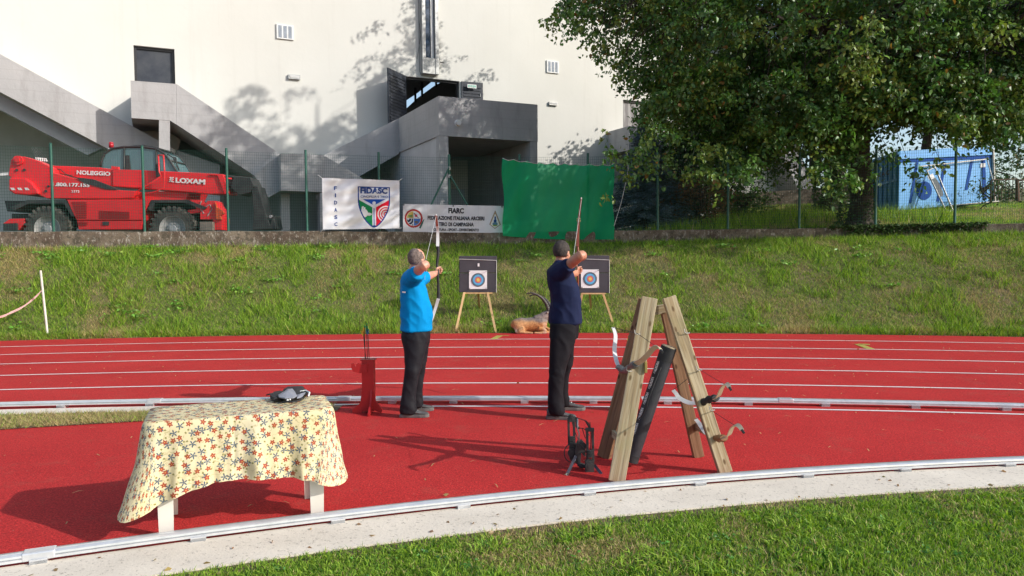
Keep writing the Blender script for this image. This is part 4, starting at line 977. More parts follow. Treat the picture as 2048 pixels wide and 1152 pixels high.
# thin vine lines
vn = nz(nt, v, 16, 2, .5); ln = math_n(nt, 'LESS_THAN', math_n(nt, 'ABSOLUTE', math_n(nt, 'SUBTRACT', vn, .5)), .012); base = mixc(nt, math_n(nt, 'MULTIPLY', ln, .6), base, (.42, .36, .16))
c, _, _ = flowers(26, 5.2, 1.0, .12, .13, (.26, .24, .08), base, .6)      # small leaves
c, _, _ = flowers(15.0, 3.3, 5.0, .185, .15, (.085, .12, .165), c, .9)        # blue-grey sprays
c, _, _ = flowers(14.5, 0.0, 5.0, .19, .065, (.37, .065, .035), c, .3)        # rust flowers
c, _, _ = flowers(14.5, 0.0, 5.0, .045, .0, (.75, .35, .10), c, .3)
geo = nt.nodes.new('ShaderNodeNewGeometry'); c2 = mixc(nt, .72, c, (.82, .80, .78)); c = mixc(nt, geo.outputs['Backfacing'], c, c2)
nt.links.new(c, b.inputs['Base Color']); b.inputs['Roughness'].default_value = .55; b.inputs['Specular IOR Level'].default_value = .3; bump(nt, b, nz(nt, v, 9, 3), .15, .02)
tr = nt.nodes.new('ShaderNodeBsdfTranslucent'); nt.links.new(c, tr.inputs[0]); mx = N(nt, 'ShaderNodeMixShader', i_0=.12); nt.links.new(b.outputs[0], mx.inputs[1]); nt.links.new(tr.outputs[0], mx.inputs[2]); nt.links.new(mx.outputs[0], nt.nodes['Material Output'].inputs[0])
M_CLOTH = m
# perimeter of the rounded table rectangle
rc = .075; per = []
def addarc(cx, cy, a0, a1, n=9):
    for k in range(n+1):
        a = a0+(a1-a0)*k/n; per.append((cx+rc*math.cos(a), cy+rc*math.sin(a), math.cos(a), math.sin(a), 1))
def addline(x0, y0, x1, y1, nx_, ny_, n):
    for k in range(1, n): t = k/n; per.append((x0+(x1-x0)*t, y0+(y1-y0)*t, nx_, ny_, 0))
HP = math.pi/2
addarc(rc, rc, 2*HP, 3*HP); addline(rc, 0, TL-rc, 0, 0, -1, 140); addarc(TL-rc, rc, 3*HP, 4*HP); addline(TL, rc, TL, TW-rc, 1, 0, 24)
addarc(TL-rc, TW-rc, 0, HP); addline(TL-rc, TW, rc, TW, 0, 1, 56); addarc(rc, TW-rc, HP, 2*HP); addline(0, TW-rc, 0, rc, -1, 0, 24)
n = len(per); NV = 22
def cor(x, y, cx, cy, s_=.16): return math.exp(-math.hypot(x-cx, y-cy)/(s_*1.15)) if True else 0
Vc = []; UV = []; ztop = TH+.004
for (x, y, nx_, ny_, isc) in per:
    fl, frr, bl, br = cor(x, y, 0, 0, .10), cor(x, y, TL, 0, .085), cor(x, y, 0, TW), cor(x, y, TL, TW)
    H = .40+.19*fl+.13*frr+.06*bl+.04*br+.012*math.sin(8*x+1)-.01*(x/TL)
    
    cm = fl+frr+bl+br
    for j in range(NV+1):
        t = j/NV; hgt = H*t; flare = .018*t+.06*t*t*cm
        flare += .012*fl*t*t+.03*frr*t*t - .007*math.exp(-((x-.50)/.012)**2)*(ny_ < -.5)*min(1, t*5)
        fold = (.016*math.sin(x*19+2)+.010*math.sin(x*43+y*20)+.03*noise.noise(Vector((x*7, 2, 0)))+.012*noise.noise(Vector((x*25, 5, t*2))))*t if abs(ny_) > .7 else (.03*math.sin(y*26))*t
        fold += .05*t*math.sin(9*(x+y)*3+2*t)*cm*.6 + .004*noise.noise(Vector((x*9, y*9, t*4)))*8*t*.4
        o_ = flare+fold+.012*math.sin(min(1, t*12)*HP)
        zz = -hgt if t > 0 else 0
        q = tc0+ta*(x+nx_*o_)+tb*(y+ny_*o_)+Vector((0, 0, ztop-hgt+ (.0)))
        # side of left corner pulled outwards like a hanging point
        q += (-ta*.08*fl)*t*t - (ta*.09*frr)*t*t
        q += -ta*(.03*bl*t*t)
        Vc.append(q); UV.append((x+nx_*hgt, y+ny_*hgt))
Fc = []
for i in range(n):
    i2 = (i+1) % n
    for j in range(NV): a = i*(NV+1)+j; c_ = i2*(NV+1)+j; Fc.append((a, a+1, c_+1, c_))
# top surface as rings shrinking inwards
rings = [[i*(NV+1) for i in range(n)]]
for k in (.85, .5, 0.12):
    st_ = len(Vc)
    for (x, y, *_r) in per:
        xx = TL/2+(x-TL/2)*k; yy = TW/2+(y-TW/2)*k; Vc.append(tc0+ta*xx+tb*yy+Vector((0, 0, ztop+.003*noise.noise(Vector((xx*5, yy*5, 0)))))); UV.append((xx, yy))
    rings.append(list(range(st_, st_+n)))
for a, b_ in zip(rings[:-1], rings[1:]):
    for i in range(n): i2 = (i+1) % n; Fc.append((a[i], a[i2], b_[i2], b_[i]))
Fc.append(tuple(rings[-1]))
mb = MB(); mb.add(Vc, Fc); cl = part('tablecloth', mb, M_CLOTH, base=tc0+ta*TL/2+tb*TW/2+Vector((0, 0, TH)), smooth=True)
me = cl.data; bm = bmesh.new(); bm.from_mesh(me); bmesh.ops.recalc_face_normals(bm, faces=bm.faces)
f0 = max(bm.faces, key=lambda f: f.calc_area())
if f0.normal.z < 0: bmesh.ops.reverse_faces(bm, faces=bm.faces)
bm.to_mesh(me); bm.free()
uvl = me.uv_layers.new(name='UVMap')
for lp_ in me.loops: uvl.data[lp_.index].uv = UV[lp_.vertex_index]
me.polygons.foreach_set('use_smooth', [True]*len(me.polygons))
tag(cl, 'cream oilcloth with rust and blue flowers draped over the table at the front left', 'tablecloth')
# folded crease down the front of the cloth handled by bump; guards heap on the table
M_GREYP = mat('grey_guard_plastic', (.20, .21, .25), (.26, .27, .31), .5, 6); M_WEB = mat('black_webbing', (.012, .012, .014), (.03, .03, .032), .8, 20)
gz = TH+.012
def tp_(px, py, z): return G(px, py, z)
heap = thing('arm_guard_heap', tp_(578, 796, gz), 'heap of grey and black archery arm guards with loose straps on the flowered cloth', 'arm guards')
def blob(nm, pts, z0, z1, m_, dome=.0):
    mb = MB(); q0 = [tp_(x, y, z0) for x, y in pts]; cc = sum(q0, Vector())/len(q0); n_ = len(q0)
    q1 = [p+Vector((0, 0, z1-z0)) for p in q0]; vs = q0+q1+[cc+Vector((0, 0, z1-z0+dome))]
    fs = [tuple(range(n_))[::-1]]+[(i, (i+1) % n_, n_+(i+1) % n_, n_+i) for i in range(n_)]+[(n_+i, n_+(i+1) % n_, 2*n_) for i in range(n_)]
    mb.add(vs, fs); return part(nm, mb, m_, heap, bevel=.003)
blob('black_guard', [(540, 797), (548, 803), (568, 801), (585, 799), (575, 793), (560, 788), (548, 790)], gz, gz+.025, M_WEB, .01)
blob('black_guard', [(568, 803), (590, 801), (604, 797), (615, 790), (612, 784), (596, 782), (580, 788)], gz, gz+.022, M_WEB, .012)
blob('grey_guard', [(556, 792), (566, 786), (575, 780), (585, 779), (590, 785), (594, 793), (588, 797), (570, 798), (558, 796)], gz+.03, gz+.038, M_GREYP, .022)
blob('grey_guard', [(592, 792), (604, 790), (612, 786), (604, 795), (594, 798)], gz+.018, gz+.026, M_GREYP, .01)
blob('black_guard', [(566, 783), (575, 777), (590, 778), (606, 776), (608, 781), (590, 784)], gz+.02, gz+.035, M_WEB, .012)
for pts in (((533, 790), (545, 787), (556, 784), (565, 787)), ((560, 788), (570, 778), (577, 777), (580, 782)), ((565, 804), (585, 804), (600, 801), (606, 794)), ((585, 784), (600, 779), (607, 775), (609, 780)), ((545, 800), (552, 796), (562, 799)), ((596, 783), (606, 784), (618, 786), (616, 793))):
    mb = MB(); mb.tube([tp_(x, y, gz+.02+.012*math.sin(i*2.1)) for i, (x, y) in enumerate(pts)], .005, 6); part('strap', mb, M_WEB, heap, smooth=True)
mb = MB(); mb.tube([tp_(x, y, gz+.03) for x, y in ((600, 783), (612, 781), (619, 785), (617, 792))], .006, 6); part('white_edging', mb, M_WHITE, heap, smooth=True)
mb = MB(); mb.ell(tp_(575, 800, gz+.028), (.008, .006, .006), 10, 6); part('buckle', mb, M_WHITE, heap); mb = MB(); mb.ell(tp_(580, 799, gz+.028), (.006, .005, .006), 10, 6); part('buckle', mb, M_WHITE, heap)
# ================================================================== RED FLOOR STANDS
M_REDP = mat('red_painted_wood', (.42, .014, .014), (.33, .012, .012), .5, 4)
def red_stand(base, label, rot=0.0, scl=1.0):
    t = thing('bow_stand', base, label, 'floor stand', 'red floor stands beside the archers'); b0 = Vector(base)
    R_ = Matrix.Rotation(rot, 3, 'Z')
    def L(x, y, z): return b0+R_ @ Vector((x*scl, y*scl, z*scl))
    mb = MB()
    for (x0, x1, y0, y1) in ((-.06, .065, -.055, -.04), (-.06, .065, .04, .055), (-.06, -.045, -.04, .04), (.05, .065, -.04, .04)):
        mb.prism([L(x0, y0, .02), L(x1, y0, .02), L(x1, y1, .02), L(x0, y1, .02)], Vector((0, 0, .54*scl)))
    mb.prism([L(-.045, -.04, .05), L(.05, -.04, .05), L(.05, .04, .05), L(-.045, .04, .05)], Vector((0, 0, .02)))
    part('box_column', mb, M_REDP, t)
    for prof, pt_ in (([(-.06, .26), (-.06, .0), (-.165, .0), (-.165, .035), (-.08, .11)], 'x-'), ([(.065, .24), (.065, .03), (.14, .0), (.155, .035), (.085, .13)], 'x+')):
        mb = MB(); mb.prism([L(x, -.056, z) for x, z in prof], R_ @ Vector((0, .018, 0))); part('foot', mb, M_REDP, t)
    for s_ in (-1, 1):
        prof = [(0, .25), (0, 0.02), (.17, 0), (.17, .03), (.05, .13)]
        mb = MB(); mb.prism([L(.03, s_*(.056+y), z) for y, z in prof], R_ @ Vector((.018, 0, 0))); part('foot', mb, M_REDP, t)
    # scrolled hook board across the top
    prof = [(-.165, .49), (-.165, .535), (-.135, .54), (-.13, .505), (-.115, .505), (-.11, .53), (-.085, .54), (-.06, .525), (.0, .53), (.0, .44), (-.08, .43), (-.15, .45)]
    mb = MB(); mb.prism([L(x, -.058, z) for x, z in prof], R_ @ Vector((0, -.02, 0))); part('hook_board', mb, M_REDP, t)
    mb = MB(); mb.prism([L(-.075, -.06, .56), L(.08, -.06, .56), L(.08, .06, .56), L(-.075, .06, .56)], Vector((0, 0, .012))); part('top_rim', mb, M_REDP, t)
    return t
M_SHAFT = mat('black_arrow_shaft', (.02, .02, .02), None, .4); M_FL = [mat('yellow_vane', (.70, .45, .02), None, .6), mat('green_vane', (.03, .40, .10), None, .6), mat('red_vane', (.55, .03, .03), None, .6), mat('blue_vane', (.03, .25, .5), None, .6)]
def arrow(p0, p1, label, vane, grp):
    p0, p1 = Vector(p0), Vector(p1); t = thing('arrow', p0, label, 'arrow', grp); d = (p1-p0).normalized(); mb = MB(); mb.tube([p0, p1], .004, 6); part('shaft', mb, M_SHAFT, t)
    x = d.orthogonal().normalized(); mb = MB()
    for k in range(3):
        u = Matrix.Rotation(k*2.094+.4, 3, d) @ x
        mb.prism([p1-d*.085, p1-d*.02, p1-d*.015+u*.018, p1-d*.05+u*.02], d.cross(u)*.0015)
    part('fletching', mb, vane, t)
    mb = MB(); mb.tube([p1, p1+d*.014], .0045, 6); part('nock', mb, M_FL[1], t); return t
sb = G(738, 824); red_stand(sb, 'red wooden stand holding arrows to the left of the archer in the light blue shirt')
sp2 = G(1266, 822); red_stand(sp2, 'red wooden stand half hidden behind the big wooden bow rack')
for (dx, tx, ty_, vn, nm) in ((-.03, 729, 652, 0, 'yellow'), (-.005, 733, 649, 1, 'green'), (.01, 726, 658, 0, 'yellow'), (.03, 735, 655, 3, 'blue')):
    arrow(sb+Vector((dx, 0, .08)), P(tx, ty_, sb.y+.02), 'black arrow with %s vanes in the red stand by the man in light blue' % nm if dx not in (-.03, .01) else 'black arrow with yellow vanes, one of a pair in the left red stand', M_FL[vn], 'arrows standing in the red stands')
for (dx, tx, ty_, vn, nm) in ((0, 1262, 668, 2, 'red'), (.02, 1257, 674, 0, 'yellow')):
    arrow(sp2+Vector((dx, 0, .08)), P(tx, ty_, sp2.y), 'arrow with %s vanes sticking up behind the wooden bow rack' % nm, M_FL[vn], 'arrows standing in the red stands')
# ================================================================== BOW RACK
m, nt, b = newmat('weathered_timber'); v = coords(nt); uvn = N(nt, 'ShaderNodeUVMap', uv_map='UVMap'); mp = nt.nodes.new('ShaderNodeMapping'); mp.inputs['Scale'].default_value = (46, 1.6, 1); nt.links.new(uvn.outputs[0], mp.inputs[0])
dw = nz(nt, uvn.outputs[0], 2.2, 3); wn = N(nt, 'ShaderNodeTexNoise', i_Scale=1.0, i_Detail=5, i_Distortion=.8); nt.links.new(mp.outputs[0], wn.inputs['Vector'])
c = mixc(nt, ramp(nt, wn.outputs[0], [(.40, 0.), (.58, 1.)]), (.31, .225, .12), (.44, .355, .225))
c = mixc(nt, ramp(nt, nz(nt, mp.outputs[0], .8, 6, .7), [(.50, 0.), (.68, .85)]), c, (.10, .07, .045))
mpk = nt.nodes.new('ShaderNodeMapping'); mpk.inputs['Scale'].default_value = (7, 3.2, 1); nt.links.new(uvn.outputs[0], mpk.inputs[0])
vk = N(nt, 'ShaderNodeTexVoronoi', voronoi_dimensions='2D', i_Scale=1.0); nt.links.new(mpk.outputs[0], vk.inputs['Vector']); c = mixc(nt, ramp(nt, vk.outputs['Distance'], [(.045, 1.), (.09, 0.)]), c, (.13, .075, .03))
c = mixc(nt, ramp(nt, nz(nt, v, 5, 4, .6), [(.55, 0.), (.75, .4)]), c, (.28, .27, .12))
nt.links.new(c, b.inputs['Base Color']); b.inputs['Roughness'].default_value = .8; bump(nt, b, wn.outputs[0], .35, .006); M_TIMBER = m
M_TIMBB = M_TIMBER.copy(); M_TIMBB.name = 'shaded_brown_weathered_timber'  # browner timber, with the left rear plank's shade darkened into the colour
for n__ in M_TIMBB.node_tree.nodes:
    if n__.type == 'MIX' and n__.data_type == 'RGBA':
        for ii in (6, 7):
            if not n__.inputs[ii].is_linked: cc_ = n__.inputs[ii].default_value; n__.inputs[ii].default_value = (cc_[0]*.60, cc_[1]*.42, cc_[2]*.36, 1)
m2_ = mat('brown_timber', (.19, .10, .055), (.27, .15, .08), .8, 2, bmp=.3, bscale=40); M_TIMB2 = M_TIMBER
def uvboard(nm, a, b_, wid, th, face, m_, parent, seed=0, bevel=.004):
    mb = MB(); mb.board(a, b_, wid, th, face); o = part(nm, mb, m_, parent); me = o.data; uvl = me.uv_layers.new(name='UVMap')
    L_ = (Vector(b_)-Vector(a)).length
    d = (Vector(b_)-Vector(a)).normalized(); f = Vector(face); f = (f-d*f.dot(d)).normalized(); x = d.cross(f); og = origin(parent)
    for lp_ in me.loops:
        p = me.vertices[lp_.vertex_index].co+og-Vector(a); uvl.data[lp_.index].uv = (p.dot(x)+p.dot(f)*1.0+seed*.37, p.dot(d)+seed*1.7)
    bv = o.modifiers.new('b', 'BEVEL'); bv.width = bevel; bv.segments = 2; return o
rack = thing('bow_rack', G(1325, 945)+Vector((0, .2, 0)), 'big weathered timber bow rack of four crossed planks beside the front kerb', 'bow rack')
Ab, At = G(1233, 964), P(1299, 596, 5.80); Bb, Bt = G(1208, 915), P(1292, 600, 5.93)
Cb, Ct = G(1451, 946), P(1337, 594, 5.80); Db, Dt = G(1397, 914), P(1330, 612, 5.95)
for i, (a, b_, fc, wd) in enumerate(((Ab, At, (-.12, -1, .1), .122), (Bb, Bt, (-.64, -.77, 0), .115), (Cb, Ct, (.15, -1, .1), .104), (Db, Dt, (.1, -1, 0), .088))):
    uvboard('plank', a, b_, wd, .048, fc, M_TIMBB if i in (1, 3) else M_TIMBER, rack, i)
uvboard('spacer_block', P(1303, 622, 5.9), P(1335, 616, 5.9), .07, .05, (0, -1, 0), M_TIMBER, rack, 7)
uvboard('cross_bar', P(1222, 862, 6.15), P(1240, 880, 5.75), .06, .03, (-1, 0, 0), M_TIMBER, rack, 8)
uvboard('cross_bar', P(1393, 852, 6.05), P(1412, 862, 5.85), .06, .03, (-1, 0, 0), M_TIMBER, rack, 9)
M_BRASS = mat('brass_hinge', (.40, .30, .10), None, .5, metal=.5)
for (x, y) in ((1291, 734), (1252, 907)):
    mb = MB(); mb.box(P(x, y, 5.62), (.02, .04, .085)); part('hinge', mb, M_BRASS, rack, bevel=.003)
def hook_(p):
    mb = MB(); mb.tube([p+Vector((.02, .0, .0)), p+Vector((-.01, -.02, 0)), p+Vector((-.025, -.03, .01)), p+Vector((-.028, -.03, .035))], .004, 6); part('hook', mb, M_STEEL, rack)
for q in ((1275, 668, 5.68), (1259, 742, 5.62), (1398, 740, 5.70), (1424, 820, 5.65), (1374, 666, 5.75)): hook_(P(*q))
M_LIMBW = mat('white_limb', (.80, .80, .78), None, .3); M_LIMBT = mat('pale_wood_limb', (.48, .38, .24), (.55, .46, .32), .35, 6); M_RISER = mat('grey_riser', (.09, .095, .10), (.13, .13, .135), .4, 6); M_STRING = mat('bow_string', (.06, .05, .05), None, .8)
def ribbon(mb, pts, wdir, w0, w1, th=.006):
    n_ = len(pts); pts = [Vector(p) for p in pts]; wdir = Vector(wdir).normalized(); vs = []
    for i, p in enumerate(pts):
        t = (pts[min(i+1, n_-1)]-pts[max(i-1, 0)]).normalized(); w_ = (wdir-t*wdir.dot(t)).normalized(); nn_ = t.cross(w_); hw_ = lerp(w0, w1, i/(n_-1))/2
        vs += [p+w_*hw_+nn_*th/2, p-w_*hw_+nn_*th/2, p-w_*hw_-nn_*th/2, p+w_*hw_-nn_*th/2]
    fs = [(3, 2, 1, 0), ((n_-1)*4, (n_-1)*4+1, (n_-1)*4+2, (n_-1)*4+3)]
    for i in range(n_-1):
        for k in range(4): k2 = (k+1) % 4; fs.append((i*4+k, i*4+k2, (i+1)*4+k2, (i+1)*4+k))
    return mb.add(vs, fs)
def smoothpts(pts, n_=8):
    pts = [Vector(p) for p in pts]; out = []
    for i in range(len(pts)-1):
        p0 = pts[max(i-1, 0)]; p1 = pts[i]; p2 = pts[i+1]; p3 = pts[min(i+2, len(pts)-1)]
        for k in range(n_):
            t = k/n_; out.append(.5*((2*p1)+(p2-p0)*t+(2*p0-5*p1+4*p2-p3)*t*t+(3*p1-p0-3*p2+p3)*t**3))
    out.append(pts[-1]); return out
def hung_bow(label, far, riser, nearp, strg, mats_, wdir=(1, 0, 0), riserm=None):
    rp = [P(*q) for q in riser]; t = thing('recurve_bow', rp[0].lerp(rp[-1], .5), label, 'bow', 'bows hanging on the wooden rack')
    fp = smoothpts([P(*q) for q in far]); np2 = smoothpts([P(*q) for q in nearp])
    mb = MB(); ribbon(mb, fp, wdir, .028, .042); part('limb', mb, mats_[0], t, smooth='angle'); mb = MB(); ribbon(mb, np2, wdir, .044, .028); part('limb', mb, mats_[1], t, smooth='angle')
    mb = MB(); rr = smoothpts(rp, 5); mb.tube(rr, [(.02+.012*math.sin(i/(len(rr)-1)*math.pi*3)**2, .032-.008*math.sin(i/(len(rr)-1)*math.pi)) for i in range(len(rr))], 10, ref=(0, 0, 1)); part('riser', mb, riserm or M_RISER, t, smooth='angle')
    mb = MB(); mb.tube([fp[0]]+[P(*q) for q in strg]+[np2[-1]], .0022, 4); part('string', mb, M_STRING, t)
    mb = MB(); e = np2[-1]; mb.tube([e, e+(np2[-1]-np2[-3]).normalized()*.03], .009, 8); part('limb_tip', mb, M_WEB, t)
    return t
hung_bow('recurve bow with white limb and grey riser, highest bow on the rack', [(1226, 655, 6.25), (1231, 672, 6.2), (1229, 700, 6.12), (1233, 722, 6.02), (1240, 738, 5.95)], [(1238, 734, 5.95), (1250, 742, 5.8), (1262, 733, 5.62), (1272, 728, 5.5)], [(1266, 730, 5.55), (1282, 722, 5.4), (1297, 708, 5.25), (1308, 696, 5.15), (1317, 694, 5.1), (1322, 700, 5.06)], [(1275, 667, 5.66)], (M_LIMBW, M_LIMBT), wdir=(.8, -.2, -.55))
hung_bow('recurve bow with a black riser hanging beyond the right-hand plank', [(1346, 780, 5.98), (1352, 787, 5.95), (1360, 797, 5.92), (1380, 806, 5.85), (1402, 806, 5.78)], [(1402, 806, 5.72), (1418, 799, 5.60), (1432, 796, 5.5)], [(1430, 797, 5.5), (1437, 792, 5.42), (1443, 778, 5.34), (1450, 768, 5.28), (1455, 769, 5.22), (1459, 775, 5.18)], [(1399, 739, 5.68)], (M_LIMBW, M_LIMBT), wdir=(.9, 0, .5), riserm=M_WEB)
hung_bow('pale wooden recurve bow hanging lowest on the right-hand plank', [(1391, 838, 5.98), (1397, 845, 5.95), (1402, 852, 5.9), (1412, 865, 5.82), (1424, 872, 5.76)], [(1422, 872, 5.72), (1438, 877, 5.6), (1448, 876, 5.5)], [(1446, 876, 5.5), (1457, 871, 5.42), (1463, 858, 5.34), (1470, 850, 5.28), (1478, 852, 5.22), (1484, 860, 5.18)], [(1424, 822, 5.62)], (M_LIMBW, M_LIMBT), wdir=(.9, 0, .5), riserm=mat('wood_riser', (.28, .13, .05), None, .45))
# tube quiver
M_TUBE = mat('black_fabric_tube', (.022, .024, .030), (.035, .036, .042), .7, 14, bmp=.2, bscale=60)
qa, qb = G(1263, 935)+Vector((0, .03, .055)), P(1337, 697, 5.78)
qt = thing('arrow_tube', qa-Vector((0, 0, .05)), 'long black arrow tube with white lettering leaning inside the wooden rack', 'arrow tube')
dq = (qb-qa).normalized(); mb = MB(); mb.tube([qa, qb], .058, 28); part('tube_body', mb, M_TUBE, qt, smooth='angle')
mb = MB(); mb.tube([qb-dq*.10, qb+dq*.012], .061, 28); part('tube_cap', mb, M_WEB, qt, smooth='angle'); mb = MB(); mb.tube([qb+dq*.012, qb+dq*.02], .055, 28); part('rim', mb, M_LIMBT, qt)
mb = MB(); mb.tube([qa-dq*.01, qa+dq*.05], .0605, 28); part('end_cap', mb, M_WEB, qt, smooth='angle')
cdir = (O-qa); cdir = (cdir-dq*cdir.dot(dq)).normalized(); side = dq.cross(cdir)
if side.x > 0: side = -side
Ltot = (qb-qa).length; strip_dir = (cdir*.72+side*.69).normalized(); tang = dq.cross(strip_dir)
def cylp(s_, tt, off=.0015): 
    a = tt/.058; return qa+dq*s_+(strip_dir*math.cos(a)+tang*math.sin(a))*(.058+off)
mb = MB()
unit = .128
k = 0; s_ = .07
while s_ < Ltot-.02:
    sc_ = 1; sgn_ = 1
    L_ = min(unit*.86, Ltot-.10-s_)
    if s_ < Ltot-.10 and L_ > unit*.8:
        # letters run upwards along the tube
        fit_text(mb, 'AURORA', lambda u, v, s_=s_: cylp(s_+unit*.5+u, -v, .0045), unit*.66, .027, .045)
        fit_text(mb, 'ST', lambda u, v, s_=s_: cylp(s_+unit*.12+u, -v, .0045), unit*.14, .017, .03)
    s_ += unit
part('lettering', mb, M_WHITE, qt)
mb = MB(); mb.tube([cylp(.1+.0*i, 0) if False else cylp(.12+i*.035, -.075, .006) for i in range(0, 24)], .0035, 6); part('seam_cord', mb, M_WEB, qt)
mb = MB(); mb.tube(smoothpts([P(1322, 735, 5.6), P(1300, 790, 5.55), P(1288, 825, 5.6), P(1266, 850, 5.75), P(1262, 870, 5.8)], 6), .004, 6); part('carry_cord', mb, M_WEB, qt, smooth=True)
# ================================================================== COMPOUND BOW ON ITS STAND
cb = G(1170, 940); cbt = thing('compound_bow', cb, 'black compound bow standing on fold-out legs beside the wooden rack', 'compound bow')
Yc = cb.y+.02
def cpoly(nm, pts, Y, th, m_=M_BLK): mb = MB(); mb.prism([P(x, y, Y) for x, y in pts], Vector((0, th, 0))); return part(nm, mb, m_, cbt, bevel=.002)
def q8(x, y): return 1120+x/6.775, 800+y/6.775
# two split limbs (each a pair of bars)
for (x0, x1, y0, y1, Y) in ((100, 130, 260, 620, Yc+.10), (172, 205, 260, 620, Yc+.10), (350, 385, 395, 840, Yc-.06), (425, 460, 395, 840, Yc-.06)):
    cpoly('limb', [q8(x0, y0), q8(x1, y0), q8(x1+8, y1), q8(x0+8, y1)], Y, .012)
cpoly('limb_pocket', [q8(100, 245), q8(210, 245), q8(210, 300), q8(100, 300)], Yc+.09, .03); cpoly('limb_pocket', [q8(345, 385), q8(465, 385), q8(465, 430), q8(345, 430)], Yc-.07, .03)
cpoly('limb_pocket', [q8(345, 830), q8(465, 830), q8(462, 985), q8(345, 985)], Yc-.08, .05); cpoly('limb_pocket', [q8(125, 600), q8(235, 600), q8(270, 860), q8(170, 850), q8(130, 800)], Yc+.06, .05)
for k in range(4):
    cpoly('damper', [q8(372, 690+k*26), q8(438, 690+k*26), q8(438, 704+k*26), q8(372, 704+k*26)], Yc-.085, .03); cpoly('damper', [q8(128, 500+k*24), q8(200, 500+k*24), q8(200, 513+k*24), q8(128, 513+k*24)], Yc+.07, .03)
cpoly('riser', [q8(235, 560), q8(300, 545), q8(345, 600), q8(350, 700), q8(345, 780), q8(290, 720), q8(275, 860), q8(345, 880), q8(345, 925), q8(265, 920), q8(215, 850), q8(205, 700)], Yc-.0, .035)
for (x, y, r, Y) in ((150, 235, .022, Yc+.1), (305, 625, .03, Yc-.03), (165, 720, .035, Yc+.03), (400, 900, .03, Yc-.09), (245, 380, .012, Yc-.02)):
    c_ = P(*q8(x, y), Y); mb = MB(); mb.tube([c_, c_+Vector((0, .015, 0))], r, 18); mb.tube([c_-Vector((0, .004, 0)), c_], r*.45, 12); part('cam', mb, M_BLK, cbt)
mb = MB(); c_ = P(*q8(165, 720), Yc+.02); pp = [c_+Vector((.062*math.cos(a), 0, .075*math.sin(a))) for a in [i*.3 for i in range(3, 16)]]; mb.tube(pp, .004, 6); part('sight_ring', mb, M_BLK, cbt)
mb = MB(); mb.tube([P(*q8(238, 250), Yc-.02), P(*q8(240, 400), Yc-.02), P(*q8(258, 450), Yc-.02), P(*q8(258, 560), Yc-.02)], .006, 8); part('metal_rod', mb, M_STEEL, cbt, smooth=True)
mb = MB(); mb.tube([P(*q8(222, 240), Yc-.01), P(*q8(226, 370), Yc-.01)], .009, 8); part('stabiliser', mb, M_BLK, cbt)
for pts, Y in ((((150, 215), (240, 245), (340, 280), (390, 320), (405, 390)), -.02), (((245, 380), (330, 395), (400, 480)), -.03), (((150, 230), (190, 400), (260, 560)), .02), (((405, 300), (418, 520), (400, 900)), -.05), (((300, 380), (330, 480), (345, 520)), -.03), (((280, 600), (360, 720), (380, 850)), -.05)):
    mb = MB(); mb.tube(smoothpts([P(*q8(x, y), Yc+Y) for x, y in pts], 5), .0035, 5); part('string', mb, M_BLK, cbt)
for k in range(6):
    p = P(*q8(350+k*9, 285+k*16), Yc-.02); mb = MB(); mb.ell(p, (.009, .006, .006), 8, 5); part('string_silencer', mb, M_BLK, cbt)
M_LEG = mat('dull_metal_leg', (.10, .10, .13), None, .4)
mb = MB(); mb.board(P(*q8(215, 760), Yc-.02), G(1133, 951), .022, .006, (0, -1, 0)); part('stand_leg', mb, M_LEG, cbt); mb = MB(); mb.board(P(*q8(465, 880), Yc-.04), G(1203, 948), .022, .006, (0, -1, 0)); part('stand_leg', mb, M_LEG, cbt)
mb = MB(); mb.tube([P(*q8(240, 880), Yc-.03), P(*q8(345, 905), Yc-.05)], .011, 8); part('grip', mb, M_WEB, cbt)
